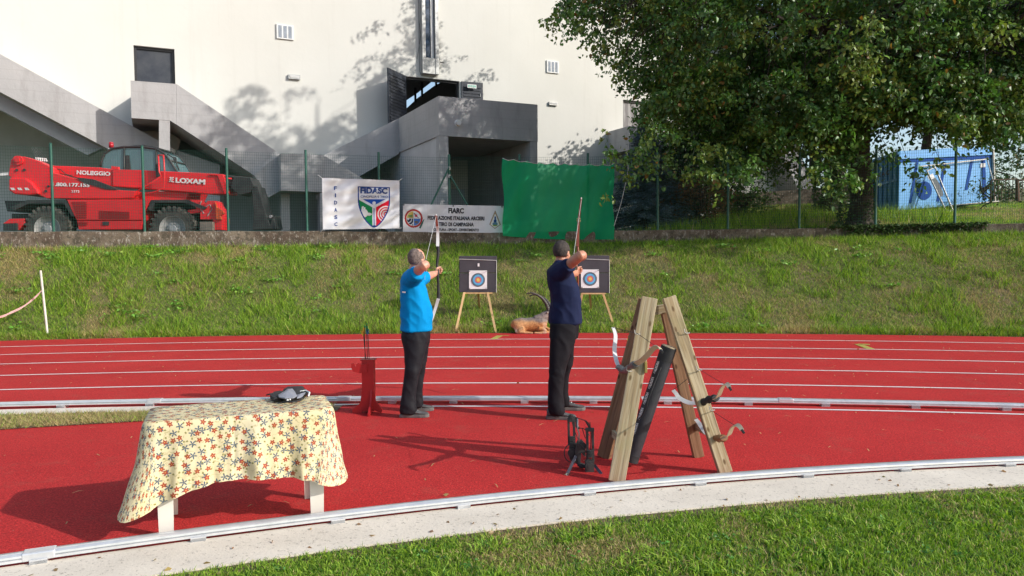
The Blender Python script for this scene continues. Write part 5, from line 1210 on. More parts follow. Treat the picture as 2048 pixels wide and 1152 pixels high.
# ================================================================== TARGETS
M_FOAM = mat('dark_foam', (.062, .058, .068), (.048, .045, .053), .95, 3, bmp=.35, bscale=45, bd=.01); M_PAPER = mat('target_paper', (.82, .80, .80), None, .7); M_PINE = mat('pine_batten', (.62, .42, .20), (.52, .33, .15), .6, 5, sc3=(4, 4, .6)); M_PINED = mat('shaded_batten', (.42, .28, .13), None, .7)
RC = [mat('ring_navy', (.015, .02, .05), None, .6), mat('ring_blue', (.06, .42, .72), None, .6), mat('ring_red', (.70, .05, .05), None, .6), mat('ring_yellow', (.85, .62, .04), None, .6)]
M_GLD = mat('ring_line', (.5, .55, .6), None, .6)
def target(x0, x1, y0, y1, face, legs, back, label, lab2, extra):
    D_ = G((legs[0][2]+legs[1][2])/2, 665).y; Yt = D_+.35; c0 = P((x0+x1)/2, y1, Yt)
    t = thing('target_easel', Vector((c0.x, D_+.4, 0)), label, 'target stand', 'archery targets at the foot of the bank')
    tilt = .06
    def F(px, py, off=0): 
        p = P(px, py, Yt); p.y += (p.z-c0.z)*tilt-off; return p
    for k, (yy0, yy1) in enumerate(((y0, lerp(y0, y1, .47)-.35), (lerp(y0, y1, .47)+.35, y1))):
        mb = MB(); mb.prism([F(x0, yy1), F(x1, yy1), F(x1+.3*(1-k), yy0), F(x0, yy0)], Vector((0, .18, 0))); part('foam_block', mb, M_FOAM, t, bevel=.012)
    mb = MB(); yl = lerp(y0, y1, .1); mb.tube([F(x0, yl-1, .008), F(x1, yl+1.5, .008)], .006, 6); mb.tube([F(x1, yl+1.5, .004), F(x1-.5, y1, .004)], .006, 6); part('binding_cord', mb, M_ROPE, t)
    fx0, fx1, fy0, fy1 = face; mb = MB(); mb.prism([F(fx0, fy1, .012), F(fx1, fy1, .012), F(fx1, fy0, .012), F(fx0, fy0, .012)], Vector((0, .004, 0))); tf = part('target_face', mb, M_PAPER, t)
    cxx, cyy = (fx0+fx1)/2+.3, (fy0+fy1)/2+.3; pc = F(cxx, cyy, .018); R0 = 13.6/F_PX*Yt; nrm = Vector((0, -1, tilt))
    for r_, o_, m_ in ((1.0, .0, 0), (.79, .002, 1), (.47, .004, 2), (.25, .006, 3)):
        mb = MB(); mb.disc(pc+Vector((0, -o_, 0)), nrm, 0, R0*r_, 40); part('score_ring', mb, RC[m_], tf)
    mb = MB()
    for r_ in (.88, .63, .36, .12): mb.disc(pc+Vector((0, -.009, 0)), nrm, R0*r_-.0022, R0*r_+.0022, 40)
    part('ring_line', mb, M_GLD, tf)
    for (px, py) in ((fx0+1.5, fy0+1.5), (fx1-2, fy0+2), (fx0+1.5, fy1-1.5), (fx1-2, fy1-1.5)):
        mb = MB(); mb.tube([F(px, py, .01), F(px+.4, py-.4, .07)], .008, 8); part('pin', mb, M_BLK, tf)
    if extra: mb = MB(); mb.prism([F(extra[0]-1.8, extra[1]+3, .01), F(extra[0]+1.8, extra[1]+3, .01), F(extra[0]+1.8, extra[1]-3.3, .01), F(extra[0]-1.8, extra[1]-3.3, .01)], Vector((0, .004, 0))); part('paper_tag', mb, M_PAPER, t)
    for (xt, yt_, xb, yb) in legs:
        mb = MB(); mb.board(P(xt, yt_-6, Yt+.02), G(xb, yb) if yb > 664 else P(xb, yb, Yt+.1), .045, .03, (0, -1, 0)); part('leg', mb, M_PINE, t)
    mb = MB(); bx, by = back; tt = .42; mb.board(P(bx-1, y1-4, Yt+.2), P(bx+3, by, Yt+.95), .045, .035, (0, -1, 0)); part('rear_leg', mb, M_PINED, t)
    mb = MB(); mb.board(P(x0+8, y1+.5, Yt+.03), P(x1-8, y1+.5, Yt+.03), .04, .05, (0, -1, 0)); part('ledge', mb, M_PINE, t)
    return t
target(918, 993, 512, 585, (938, 974, 541, 578), [(929, 590, 911, 666), (975, 590, 992, 666)], (957, 630), 'dark foam target on wooden tripod, standing right of the man in light blue', None, (957, 530))
target(1156, 1219, 511, 586, (1162, 1198, 539, 576), [(1165, 590, 1150, 664), (1205, 590, 1232, 664)], (1180, 636), 'dark foam archery target on a wooden tripod partly behind the man in navy', None, None)
# pole with striped tape
M_POLEW = mat('white_pole', (.72, .70, .62), None, .5)
pb_, pt_ = P(95, 668, 15.25), P(81, 541, 15.2)
mb = MB(); mb.tube([pb_, pt_], .022, 10); o = part('marker_pole', mb, M_POLEW, base=pb_, smooth='angle'); tag(o, 'leaning white marker pole at the foot of the bank on the far left', 'pole')
m, nt, b = newmat('red_white_tape'); uvn = N(nt, 'ShaderNodeUVMap', uv_map='UVMap'); wv = N(nt, 'ShaderNodeTexWave', i_Scale=2.0, bands_direction='X'); mp = nt.nodes.new('ShaderNodeMapping'); mp.inputs['Scale'].default_value = (5, 1, 1); nt.links.new(uvn.outputs[0], mp.inputs[0]); nt.links.new(mp.outputs[0], wv.inputs['Vector'])
nt.links.new(mixc(nt, ramp(nt, wv.outputs['Fac'], [(.49, 0.), (.51, 1.)]), (.72, .70, .68), (.5, .03, .03)), b.inputs['Base Color']); M_TAPE = m
pts = smoothpts([P(86, 578, 15.75), P(70, 595, 15.4), P(45, 614, 15.0), P(20, 626, 14.7), P(0, 634, 14.5), P(-60, 645, 14.2), P(-160, 640, 13.8)], 8)
mb = MB(); vs = []; fs = []
for i, p in enumerate(pts):
    a = i*.55; wv_ = Vector((0, math.sin(a)*.5, 1)).normalized()*.022; vs += [p+wv_, p-wv_]
for i in range(len(pts)-1): fs.append((2*i, 2*i+1, 2*i+3, 2*i+2))
mb.add(vs, fs); o = part('barrier_tape', mb, M_TAPE, base=pts[0]); uvl = o.data.uv_layers.new(name='UVMap')
for lp_ in o.data.loops: i = lp_.vertex_index; uvl.data[lp_.index].uv = (i//2*.11, i % 2)
tag(o, 'sagging red and white striped tape tied to the white pole on the left', 'barrier tape')
# ================================================================== PEOPLE
def skinmat(name, c1, c2):
    m, nt, b = newmat(name); v = coords(nt); nt.links.new(mixc(nt, ramp(nt, nz(nt, v, 14, 4), [(.35, 0.), (.7, 1.)]), c1, c2), b.inputs['Base Color'])
    b.inputs['Roughness'].default_value = .5; b.inputs['Subsurface Weight'].default_value = .08; b.inputs['Subsurface Radius'].default_value = (.02, .008, .005); bump(nt, b, nz(nt, v, 90, 3), .12, .003); return m
M_SKIN = skinmat('skin_fair', (.62, .33, .23), (.52, .24, .165)); M_SKIN2 = skinmat('skin_tanned', (.52, .25, .16), (.42, .18, .11))
def fabric(nm, c1, c2, sc=2.5, rough=.8, lo=.35, hi=.7):
    m, nt, b = newmat(nm); v = coords(nt); nt.links.new(mixc(nt, ramp(nt, nz(nt, v, sc, 5), [(lo, 0.), (hi, 1.)]), c1, c2), b.inputs['Base Color'])
    b.inputs['Roughness'].default_value = rough; b.inputs['Specular IOR Level'].default_value = .12; bump(nt, b, nz(nt, v, 220, 2), .2, .002); return m
M_BLUE = fabric('bright_blue_jersey', (.0, .27, .62), (.0, .22, .53)); M_NAVYS = fabric('navy_cotton', (.010, .016, .048), (.014, .021, .060), 3)
M_TROU = fabric('charcoal_trousers', (.018, .018, .022), (.012, .012, .015), 4, .6); M_TROU2 = fabric('black_trousers', (.013, .012, .015), (.009, .009, .011), 4, .75)
M_SHOE = mat('grey_shoe', (.05, .052, .055), (.10, .10, .10), .7, 30, lo=.45, hi=.6); M_SOLE = mat('shoe_sole', (.16, .15, .14), (.10, .095, .09), .8, 12)
M_HAIRG = mat('grey_hair', (.09, .065, .055), (.24, .18, .155), .85, 45, bmp=.8, bscale=120, bd=.01); M_HAIRD = mat('dark_short_hair', (.018, .013, .011), (.055, .042, .036), .8, 50, bmp=.6, bscale=120, bd=.01)
def loft(mb, rings, n=28, sq=1.0):
    """rings: (z, x0, x1, halfwidth, ycentre)"""
    vs = []; fs = []
    for (z, x0, x1, hw_, yc) in rings:
        cx, rx = (x0+x1)/2, (x1-x0)/2
        for k in range(n):
            a = 2*math.pi*k/n; c_, s_ = math.cos(a), math.sin(a); vs.append((cx+rx*math.copysign(abs(c_)**.85, c_), yc+hw_*math.copysign(abs(s_)**.85, s_), z))
    for i in range(len(rings)-1):
        for k in range(n): k2 = (k+1) % n; fs.append((i*n+k, i*n+k2, (i+1)*n+k2, (i+1)*n+k))
    fs.append(tuple(range(n))[::-1]); fs.append(tuple((len(rings)-1)*n+k for k in range(n)))
    mb.add(vs, fs)
def resample(rings, n):
    zs = [r[0] for r in rings]; s_ = 1 if zs[-1] > zs[0] else -1; out = []
    for i in range(n+1):
        z = zs[0]+(zs[-1]-zs[0])*i/n; out.append((z,)+tuple(float(np.interp(s_*z, [s_*a for a in zs], [r[k] for r in rings])) for k in range(1, 5)))
    return out
def hand(mb, wrist, d, palm, thumb, curl, spread=.02, scl=1.0, curls=None):
    """d: direction wrist->fingers, palm: direction the palm faces, thumb: side of the thumb"""
    wrist = Vector(wrist); d = Vector(d).normalized(); palm = Vector(palm); palm = (palm-d*palm.dot(d)).normalized(); th = Vector(thumb); th = (th-d*th.dot(d)-palm*th.dot(palm)).normalized()
    L_ = .092*scl; mb.tube([wrist-d*.01, wrist+d*.02, wrist+d*L_*.6, wrist+d*L_], [(.027*scl, .018*scl), (.030*scl, .018*scl), (.041*scl, .016*scl), (.039*scl, .012*scl)], 12, ref=th)
    lens = (.072, .079, .074, .058)
    for k in range(4):
        off = (1.5-k)*.0205*scl; p = wrist+d*(L_-.008)+th*off; dd = d.copy(); cu = curl if curls is None else curls[k]; pts = [p-d*.02, p]; fl = lens[k]*scl
        for sgm, fr in enumerate((.45, .30, .25)):
            ax = dd.cross(palm).normalized(); dd = (Matrix.Rotation(cu*(1.0 if sgm else .75), 3, ax) @ dd).normalized(); pts.append(pts[-1]+dd*fl*fr)
        mb.tube(pts, [.0095*scl, .0093*scl, .0085*scl, .008*scl, .0068*scl], 8)
    p = wrist+d*.022+th*.026*scl; dd = (d*.55+th*.75+palm*.3).normalized(); p2 = p+dd*.038; dd2 = (d*.75+th*.1+palm*.65*min(1, curl*1.4)).normalized(); mb.tube([wrist+d*.005+th*.01, p, p2, p2+dd2*.03, p2+dd2*.03+(dd2+palm*.4).normalized()*.024], [.012, .014, .012, .0105, .0085], 8)
def head(mb, c, f, scl=1.0, lean=0):
    f = Vector(f).normalized(); u = Vector((0, 0, 1)); r_ = f.cross(u).normalized(); u = r_.cross(f); R_ = Matrix((f, -r_, u)).transposed()
    def H(a, b_, c_): return Vector(c)+(f*a+r_*b_+u*c_)*scl
    mb.ell(H(-.008, 0, .028), (.098*scl, .077*scl, .092*scl), 24, 16, R_); mb.ell(H(.018, 0, -.035), (.075*scl, .063*scl, .085*scl), 20, 14, R_); mb.ell(H(.062, 0, -.085), (.030*scl, .030*scl, .026*scl), 12, 8, R_)
    mb.tube([H(.085, 0, .02), H(.108, 0, -.022), H(.098, 0, -.032)], [(.010, .010), (.016, .014), (.010, .014)], 8); mb.ell(H(.078, 0, .03), (.018, .05, .010), 12, 6, R_)
    for s_ in (-1, 1):
        mb.ell(H(-.010, .077*s_, -.008), (.019*scl, .009*scl, .032*scl), 12, 8, R_ @ Matrix.Rotation(-.35*s_, 3, 'Z')); mb.ell(H(.06, .038*s_, -.03), (.028, .026, .028), 10, 8, R_)
    mb.ell(H(.088, 0, -.058), (.014, .026, .007), 10, 6, R_); mb.ell(H(.086, 0, -.069), (.013, .022, .007), 10, 6, R_)
    return H, R_
def hairmesh(nm, c, f, cond, m_, parent, k=1.02, scl=1.0):
    f = Vector(f).normalized(); u = Vector((0, 0, 1)); r_ = f.cross(u).normalized(); mb = MB(); n_, mm = 64, 44; vs = []; ok = {}
    for j in range(mm+1):
        th = math.pi*j/mm
        for i in range(n_):
            a = 2*math.pi*i/n_; q = Vector((math.sin(th)*math.cos(a), math.sin(th)*math.sin(a), math.cos(th)))
            kk = k+.025*noise.noise(Vector((q.x*9, q.y*9, q.z*9)))+.02*noise.noise(Vector((q.x*30, q.y*30, q.z*12)))
            low = max(0, -q.z); p = Vector(c)+(f*(q.x*.098*kk-.008-.006*low)+r_*(q.y*.077*kk*(1-.08*low))+u*(q.z*.094*kk+.028))*scl; vs.append(p); ok[j*n_+i] = cond(q, a, th)
    fs = []
    for j in range(mm):
        for i in range(n_):
            i2 = (i+1) % n_; F4 = (j*n_+i, (j+1)*n_+i, (j+1)*n_+i2, j*n_+i2)
            if all(ok[x] for x in F4): fs.append(F4)
    used = sorted({i for f_ in fs for i in f_}); mp_ = {o: i for i, o in enumerate(used)}
    mb.add([vs[i] for i in used], [tuple(mp_[i] for i in f_) for f_ in fs]); o = part(nm, mb, m_, parent, smooth=True)
    s_ = o.modifiers.new('s', 'SOLIDIFY'); s_.thickness = .006; s_.offset = -1; return o
def foldfn(seed, amp, fx=7, fz=3.0):
    def d(p, nn):
        q = Vector((p.x*fx+seed, p.y*fx, p.z*fz)); a = noise.noise(q); b_ = 1-abs(noise.noise(Vector((p.x*fx*.9+p.z*4+seed, p.y*fx, p.z*fz*1.6))))*2
        return amp*(a*.8+b_*.55)
    return d
def trouserfold(sd):
    g = foldfn(sd, .011, 10, 2.4); g2 = foldfn(sd+9, .009, 12, 9)
    def d(p, nn):
        w_ = math.exp(-((p.z-.47)/.10)**2)+math.exp(-((p.z-.12)/.11)**2)+.6*math.exp(-((p.z-.82)/.08)**2)
        return g(p, nn)+w_*g2(Vector((p.x, p.y, p.z+.5*p.x)), nn)-.004*math.exp(-((p.y-7.6)*0)**2)*0
    return d
def shoe(nm, p, yaw, parent, L_=.29):
    R_ = Matrix.Rotation(yaw, 3, 'Z')
    def Q(x, y, z): return Vector(p)+R_ @ Vector((x, y, z))
    mb = MB(); vs = []; n_ = 14; rg = [(-.095, .028, .085), (-.085, .036, .10), (-.03, .038, .10), (.03, .040, .085), (.08, .045, .062), (.13, .047, .048), (.17, .040, .042), (.193, .020, .034)]
    for x, w_, h in rg:
        for k in range(n_):
            a = 2*math.pi*k/n_; vs.append(Q(x, w_*math.cos(a), .03+(h-.02)/2+((h-.02)/2)*math.sin(a)))
    fs = [(i*n_+k, i*n_+(k+1) % n_, (i+1)*n_+(k+1) % n_, (i+1)*n_+k) for i in range(len(rg)-1) for k in range(n_)]; fs += [tuple(range(n_))[::-1], tuple((len(rg)-1)*n_+k for k in range(n_))]
    mb.add(vs, fs); s_ = part(nm, mb, M_SHOE, parent, smooth=True, bevel=0)
    mb = MB(); prof = [(-.105, .026), (-.09, .038), (-.02, .036), (.05, .043), (.11, .050), (.165, .045), (.195, .028), (.203, .0)]; out = [Q(x, y, 0) for x, y in prof]+[Q(x, -y, 0) for x, y in prof[::-1][1:]]
    mb.prism(out, Vector((0, 0, .034))); part('sole', mb, M_SOLE, s_, bevel=.006)
    for x, w_ in ((.02, .034), (.05, .037), (.08, .038)):
        mb = MB(); z_ = .118-(x-.0)*.62; mb.tube([Q(x-.01, -w_*.9, z_-.03), Q(x, -w_*.5, z_-.006), Q(x+.004, 0, z_), Q(x, w_*.5, z_-.006), Q(x-.01, w_*.9, z_-.03)], .0042, 6); part('lace', mb, M_LIMBW if nm != 'x' else M_SOLE, s_)
    return s_
def add_arm(mb, pts, rad): mb.tube(smoothpts(pts, 5), [float(np.interp(i, np.linspace(0, (len(pts)-1)*5, len(rad)), rad)) for i in range((len(pts)-1)*5+1)], 14)
# ---------------- left archer
def make_archer(base, label, k):
    b0 = Vector(base)
    def L(p): return b0+Vector(p)
    t = thing('person', base, label, 'person')
    hc, hf, skin = L(k['head']), k['face'], k['skin']
    body = MB(); H, R_ = head(body, hc, hf)
    nb = L(k['neck']); body.tube([nb-Vector((0, 0, .06)), nb+Vector((0, 0, .03)), H(-.012, 0, -.05)], [(.075, .07), (.060, .058), (.056, .055)], 16)
    add_arm(body, [L(q) for q in k['rarm']], k['rrad']); add_arm(body, [L(q) for q in k['larm']], k['lrad'])
    loft(body, [(z+b0.z, b0.x+x0+.03, b0.x+x1-.03, hw_-.03, b0.y+yc) for z, x0, x1, hw_, yc in resample(k['torso'], 14)])
    for leg in k['legs']: loft(body, [(z+b0.z, b0.x+x0+.025, b0.x+x1-.025, max(.03, hw_-.025), b0.y+yc) for z, x0, x1, hw_, yc in leg])
    w1 = L(k['larm'][-1]); hand(body, w1, *k['lhand']); w2 = L(k['rarm'][-1]); hand(body, w2, *k['rhand'])
    union('body', body, skin, t, .0062, 2)
    for s_ in (-1, 1):
        mb = MB(); mb.ell(H(.078, .032*s_, .0), (.012, .012, .012), 10, 8); part('eye', mb, M_WHITE, t, smooth=True)
    hairmesh('hair', hc, hf, k['haircond'], k['hairm'], t)
    sh = MB(); loft(sh, [(z+b0.z, b0.x+x0, b0.x+x1, hw_, b0.y+yc) for z, x0, x1, hw_, yc in resample(k['torso'], 26)])
    add_arm(sh, [L(q) for q in k['rsl']], k['rslr']); add_arm(sh, [L(q) for q in k['lsl']], k['lslr'])
    union('shirt', sh, k['shirt'], t, .0085, 4, disp=foldfn(k['seed'], .015, 9, 4.2))
    tr = MB()
    for leg in k['legs']: loft(tr, [(z+b0.z, b0.x+x0, b0.x+x1, hw_, b0.y+yc) for z, x0, x1, hw_, yc in resample(leg, 24)])
    loft(tr, [(z+b0.z, b0.x+x0, b0.x+x1, hw_, b0.y+yc) for z, x0, x1, hw_, yc in k['hips']])
    union('trousers', tr, k['trou'], t, .0095, 3, disp=trouserfold(k['seed']+5))
    for (p, yaw) in k['shoes']: shoe('shoe', L(p), yaw, t)
    return t, H, L
KA = dict(head=(.025, .0, 1.622), face=(.52, .85, -.02), neck=(-.005, 0, 1.50), skin=M_SKIN, seed=1.3, shirt=M_BLUE, trou=M_TROU, hairm=M_HAIRG,
    haircond=lambda q, a, th: q.z > -.72 and q.z < (.62 if q.x > -.25 else .93) and q.x < .28-.5*max(0, q.z) and not (abs(q.y) > .55 and q.z < -.18 and q.x > -.12),
    rarm=[(-.03, -.10, 1.43), (.01, -.19, 1.46), (.075, -.31, 1.52), (.145, -.41, 1.575), (.15, -.30, 1.572), (.135, -.155, 1.568)], rrad=[.062, .058, .053, .050, .046, .040, .028],
    larm=[(.0, .12, 1.42), (.05, .24, 1.43), (.09, .42, 1.44), (.125, .58, 1.455), (.145, .655, 1.46)], lrad=[.058, .052, .046, .040, .030],
    lhand=((.12, .75, .25), (1, .2, 0), (0, -.2, 1), .95), rhand=((-.02, 1, -.02), (-.9, .3, -.1), (0, 0, -1), .95),
    torso=[(.885, -.158, .166, .176, 0), (.95, -.153, .164, .170, 0), (1.04, -.149, .180, .165, 0), (1.135, -.144, .170, .168, 0), (1.22, -.149, .140, .176, 0), (1.32, -.152, .112, .186, 0), (1.42, -.140, .09, .185, 0), (1.475, -.118, .075, .160, 0), (1.51, -.085, .07, .11, 0), (1.53, -.068, .06, .072, 0)],
    rsl=[(-.04, -.09, 1.40), (-.005, -.17, 1.435), (.035, -.245, 1.468), (.07, -.305, 1.50)], rslr=[.095, .088, .080, .074], lsl=[(.0, .1, 1.41), (.03, .2, 1.42), (.06, .32, 1.425)], lslr=[.09, .082, .07],
    hips=[(.76, -.122, .126, .155, 0), (.86, -.128, .138, .150, 0), (.95, -.118, .126, .145, 0)],
    legs=[[(.92, -.112, .128, .08, -.065), (.84, -.134, .140, .096, -.082), (.69, -.103, .106, .088, -.105), (.51, -.096, .066, .078, -.125), (.41, -.110, .038, .072, -.135), (.23, -.132, .004, .066, -.145), (.13, -.146, .012, .066, -.15), (.06, -.160, .024, .070, -.15), (.04, -.150, .010, .066, -.15)],
          [(.92, -.110, .128, .08, .065), (.84, -.120, .14, .096, .085), (.69, -.085, .118, .088, .105), (.51, -.070, .090, .078, .125), (.41, -.080, .066, .072, .135), (.23, -.095, .040, .066, .145), (.13, -.105, .042, .066, .15), (.06, -.115, .05, .068, .15), (.045, -.105, .045, .064, .15)]],
    shoes=[((-.055, -.15, 0), 0.0), ((-.04, .16, 0), .05)])
bA = Vector((-1.014, 7.82, 0))
PA, HA, LA = make_archer(bA, 'balding archer in light blue shirt and charcoal trousers drawing a bow, seen from behind', KA)
mb = MB(); mb.tube([HA(-.0, .082, .0), HA(.05, .078, .004), HA(.092, .062, .004), HA(.105, .02, .004), HA(.105, -.02, .004), HA(.092, -.062, .004)], .0035, 6); part('glasses', mb, M_BLK, PA)
mb = MB(); mb.board(LA((-.11, -.180, 1.30)), LA((-.075, -.186, 1.296)), .014, .003, (0, -1, 0)); part('shirt_logo', mb, M_LIMBW, PA)
KB = dict(head=(-.03, .02, 1.685), face=(.55, .83, -.02), neck=(-.045, .01, 1.57), skin=M_SKIN2, seed=7.7, shirt=M_NAVYS, trou=M_TROU2, hairm=M_HAIRD,
    haircond=lambda q, a, th: q.z > -.66 and q.x < .52-.25*max(0, q.z)+.3*max(0, q.z)*0 and not (abs(q.y) > .5 and q.z < -.12 and q.x > -.05),
    rarm=[(-.07, -.10, 1.49), (-.01, -.19, 1.53), (.06, -.30, 1.60), (.13, -.385, 1.66), (.15, -.29, 1.645), (.12, -.13, 1.625)], rrad=[.064, .060, .054, .052, .047, .041, .030],
    larm=[(-.03, .14, 1.47), (.03, .26, 1.47), (.09, .42, 1.46), (.145, .57, 1.455), (.17, .64, 1.455)], lrad=[.060, .054, .047, .042, .031],
    lhand=((.16, .75, .2), (1, .2, 0), (0, -.2, 1), .95), rhand=((-.05, 1, -.02), (-.9, .3, -.1), (0, 0, -1), .95),
    torso=[(.955, -.166, .158, .168, .01), (1.0, -.168, .168, .170, .01), (1.07, -.160, .172, .170, .01), (1.18, -.142, .166, .172, .01), (1.285, -.152, .150, .182, .01), (1.395, -.183, .108, .194, .01), (1.49, -.182, .072, .195, .01), (1.545, -.150, .050, .165, .01), (1.575, -.115, .025, .115, .01), (1.60, -.10, .015, .074, .01)],
    rsl=[(-.08, -.10, 1.46), (-.04, -.17, 1.50), (.0, -.235, 1.54), (.028, -.275, 1.567)], rslr=[.10, .092, .080, .074], lsl=[(-.03, .1, 1.46), (.0, .2, 1.46), (.035, .32, 1.46)], lslr=[.095, .085, .07],
    hips=[(.80, -.156, .118, .158, .01), (.92, -.158, .138, .162, .01), (1.0, -.155, .140, .170, .01)],
    legs=[[(.96, -.155, .110, .09, -.075), (.84, -.160, .100, .098, -.09), (.68, -.164, .045, .088, -.12), (.52, -.172, -.010, .078, -.15), (.34, -.182, -.035, .073, -.175), (.18, -.190, -.038, .072, -.19), (.09, -.192, -.025, .074, -.20), (.05, -.180, -.03, .066, -.20)],
          [(.96, -.11, .136, .09, .09), (.84, -.10, .120, .098, .10), (.68, -.062, .100, .088, .14), (.52, -.035, .088, .078, .17), (.38, -.060, .050, .072, .195), (.2, -.074, .036, .070, .21), (.09, -.075, .055, .074, .22), (.055, -.06, .05, .064, .22)]],
    shoes=[((-.11, -.20, 0), -.12), ((.025, .23, 0), -.05)])
bB = Vector((.549, 7.725, 0))
PB, HB, LB = make_archer(bB, 'dark-haired archer in navy T-shirt and black trousers drawing a wooden bow toward the targets', KB)
mb = MB(); mb.tube(smoothpts([LB((.145, -.06, .97)), LB((.152, -.08, .93)), LB((.15, -.09, .90))], 4), .004, 6); part('drawstring', mb, M_WEB, PB)
mb = MB(); mb.board(LB((-.02, -.185, 1.555)), LB((.003, -.225, 1.565)), .004, .003, (0, 0, 1)); part('sleeve_mark', mb, M_LIMBW, PB)
# ---------------- bows in their hands
def held_bow(label, grip, tipu, tipl, nock, mats_, widths, wood=False):
    t = thing('drawn_bow', grip, label, 'bow'); g = Vector(grip)
    for tip, sg in ((Vector(tipu), 1), (Vector(tipl), -1)):
        st = g+Vector((0, .01, sg*.30)); mid = st.lerp(tip, .55)+Vector((0, .10, sg*.0)); rc_ = tip+Vector((0, .02 if not wood else -.0, -sg*.06))
        pts = smoothpts([st, st.lerp(mid, .5)+Vector((0, .02, 0)), mid, mid.lerp(tip, .6)+Vector((0, -.0, 0)), tip], 8); mb = MB(); ribbon(mb, pts, (1, -.0, 0), widths[0], widths[1], .009)
        lm = part('limb', mb, mats_[0] if sg > 0 else mats_[1], t, smooth='angle')
        if not wood and sg > 0:
            mb = MB(); n_ = len(pts); ribbon(mb, [p+Vector((0, -.006, 0)) for p in pts[int(n_*.60):]], (1, 0, 0), widths[0]*.8, widths[1]*.95, .004); part('limb_stripe', mb, mats_[3], lm)
        mb = MB(); mb.tube([tip+Vector((0, -.006, -sg*.02)), nock], .0022, 5); part('string', mb, mats_[4], t)
        mb = MB(); mb.ell(tip, (.008, .012, .014), 8, 6); part('limb_tip', mb, mats_[4], t)
    mb = MB(); pts = smoothpts([g+Vector((0, .03, .33)), g+Vector((.004, .03, .22)), g+Vector((-.012, .035, .10)), g+Vector((0, .0, .02)), g+Vector((0, -.0, -.06)), g+Vector((0, .035, -.18)), g+Vector((0, .03, -.33))], 6); n_ = len(pts)
    w_ = widths[2]; mb.tube(pts, [((.016+.010*abs(math.sin(i/(n_-1)*math.pi*2))), w_*(1-.25*math.sin(i/(n_-1)*math.pi))) for i in range(n_)], 12, ref=(0, 1, 0)); part('riser', mb, mats_[2], t, smooth='angle')
    return t
gA = LA((.168, .735, 1.47)); nkA = LA((.105, -.02, 1.565))
M_REDSTR = mat('red_limb_stripe', (.45, .16, .10), None, .5)
hbA = held_bow('takedown recurve bow with white limbs and black riser held by the man in light blue', gA, P(872, 430, 8.38), P(852, 668, 8.36), nkA, (M_LIMBW, M_LIMBW, M_WEB, M_REDSTR, M_ROPE), (.036, .024, .019))
gB = LB((.195, .72, 1.455)); nkB = LB((.085, .0, 1.62))
M_WOODB = mat('red_brown_bow_wood', (.16, .035, .018), (.24, .07, .035), .35, 8, sc3=(4, 4, .5))
hbB = held_bow('slim red-brown wooden bow with a fur silencer held by the man in navy', gB, P(1162.5, 397, 8.35), P(1138, 655, 8.35), nkB, (M_WOODB, M_WOODB, M_WOODB, M_WOODB, M_ROPE), (.034, .016, .016), wood=True)
mb = MB(); c_ = P(1157.5, 440, 8.2)
for k in range(60):
    d = Vector((rng.normal(), rng.normal(), rng.normal())).normalized(); mb.board(c_, c_+d*.026, .004, .002, d.orthogonal())
part('fur_silencer', mb, mat('fur', (.35, .28, .16), None, .9), hbB)
for nm, nk, g, P_ in (('man in light blue', nkA, gA, PA), ('man in navy', nkB, gB, PB)):
    arrow(g+Vector((.01, .06, .02)), nk, 'arrow nocked on the drawn bow of the %s' % nm, M_FL[0], 'arrows on the drawn bows')
# ================================================================== IBEX TARGET
ib = G(1060, 666); t = thing('ibex_figure', ib, 'lying tan ibex foam figure with long curved dark horns by the track edge', 'animal figure')
def I(x, y, z): return ib+Vector((x, y, z))
mb = MB(); yb = .02
mb.tube(smoothpts([I(-.345, yb, .10), I(-.30, yb, .15), I(-.20, yb, .165), I(-.05, yb, .165), I(.12, yb, .185), I(.26, yb, .21), I(.36, yb, .20)], 4), [(.05, .05), (.10, .11), (.135, .13), (.14, .13), (.135, .13), (.145, .14), (.150, .14), (.13, .12), (.07, .07)][0:1]*0 or [float(np.interp(i, [0, 4, 8, 12, 16, 20, 24], [.06, .135, .155, .15, .155, .165, .10])) for i in range(25)], 18)
mb.tube(smoothpts([I(.14, yb, .24), I(.26, yb, .30), I(.345, yb, .37), I(.395, yb-.01, .40)], 4), [float(np.interp(i, [0, 6, 12], [.13, .11, .075])) for i in range(13)], 16)
mb.tube(smoothpts([I(.36, yb, .43), I(.42, yb-.03, .41), I(.49, yb-.07, .36), I(.55, yb-.10, .32)], 4), [float(np.interp(i, [0, 4, 8, 12], [.07, .068, .05, .036])) for i in range(13)], 14)
mb.ell(I(-.20, yb-.10, .125), (.14, .06, .125), 18, 12, Matrix.Rotation(.3, 3, 'Y')); mb.tube(smoothpts([I(-.13, yb-.15, .10), I(-.22, yb-.17, .05), I(-.10, yb-.19, .03), I(.06, yb-.2, .022)], 4), [float(np.interp(i, [0, 6, 12], [.06, .035, .020])) for i in range(13)], 10)
mb.tube(smoothpts([I(-.30, yb-.13, .06), I(-.26, yb-.16, .03), I(-.18, yb-.17, .02)], 4), .028, 8)
mb.ell(I(.20, yb-.09, .15), (.10, .06, .13), 16, 10); mb.tube(smoothpts([I(.18, yb-.13, .10), I(.30, yb-.16, .07), I(.33, yb-.17, .03), I(.20, yb-.19, .02), I(.08, yb-.19, .02)], 4), [float(np.interp(i, [0, 6, 16], [.05, .034, .02])) for i in range(17)], 10)
mb.tube(smoothpts([I(.24, yb+.02, .12), I(.38, yb-.08, .09), I(.44, yb-.10, .03), I(.34, yb-.12, .02)], 4), .032, 10)
for s_ in (-1, 1): mb.ell(I(.36, yb+.065*s_-.01, .425), (.02, .05, .016), 10, 6)
mb.tube([I(-.34, yb, .17), I(-.375, yb-.01, .13)], [.025, .012], 8)
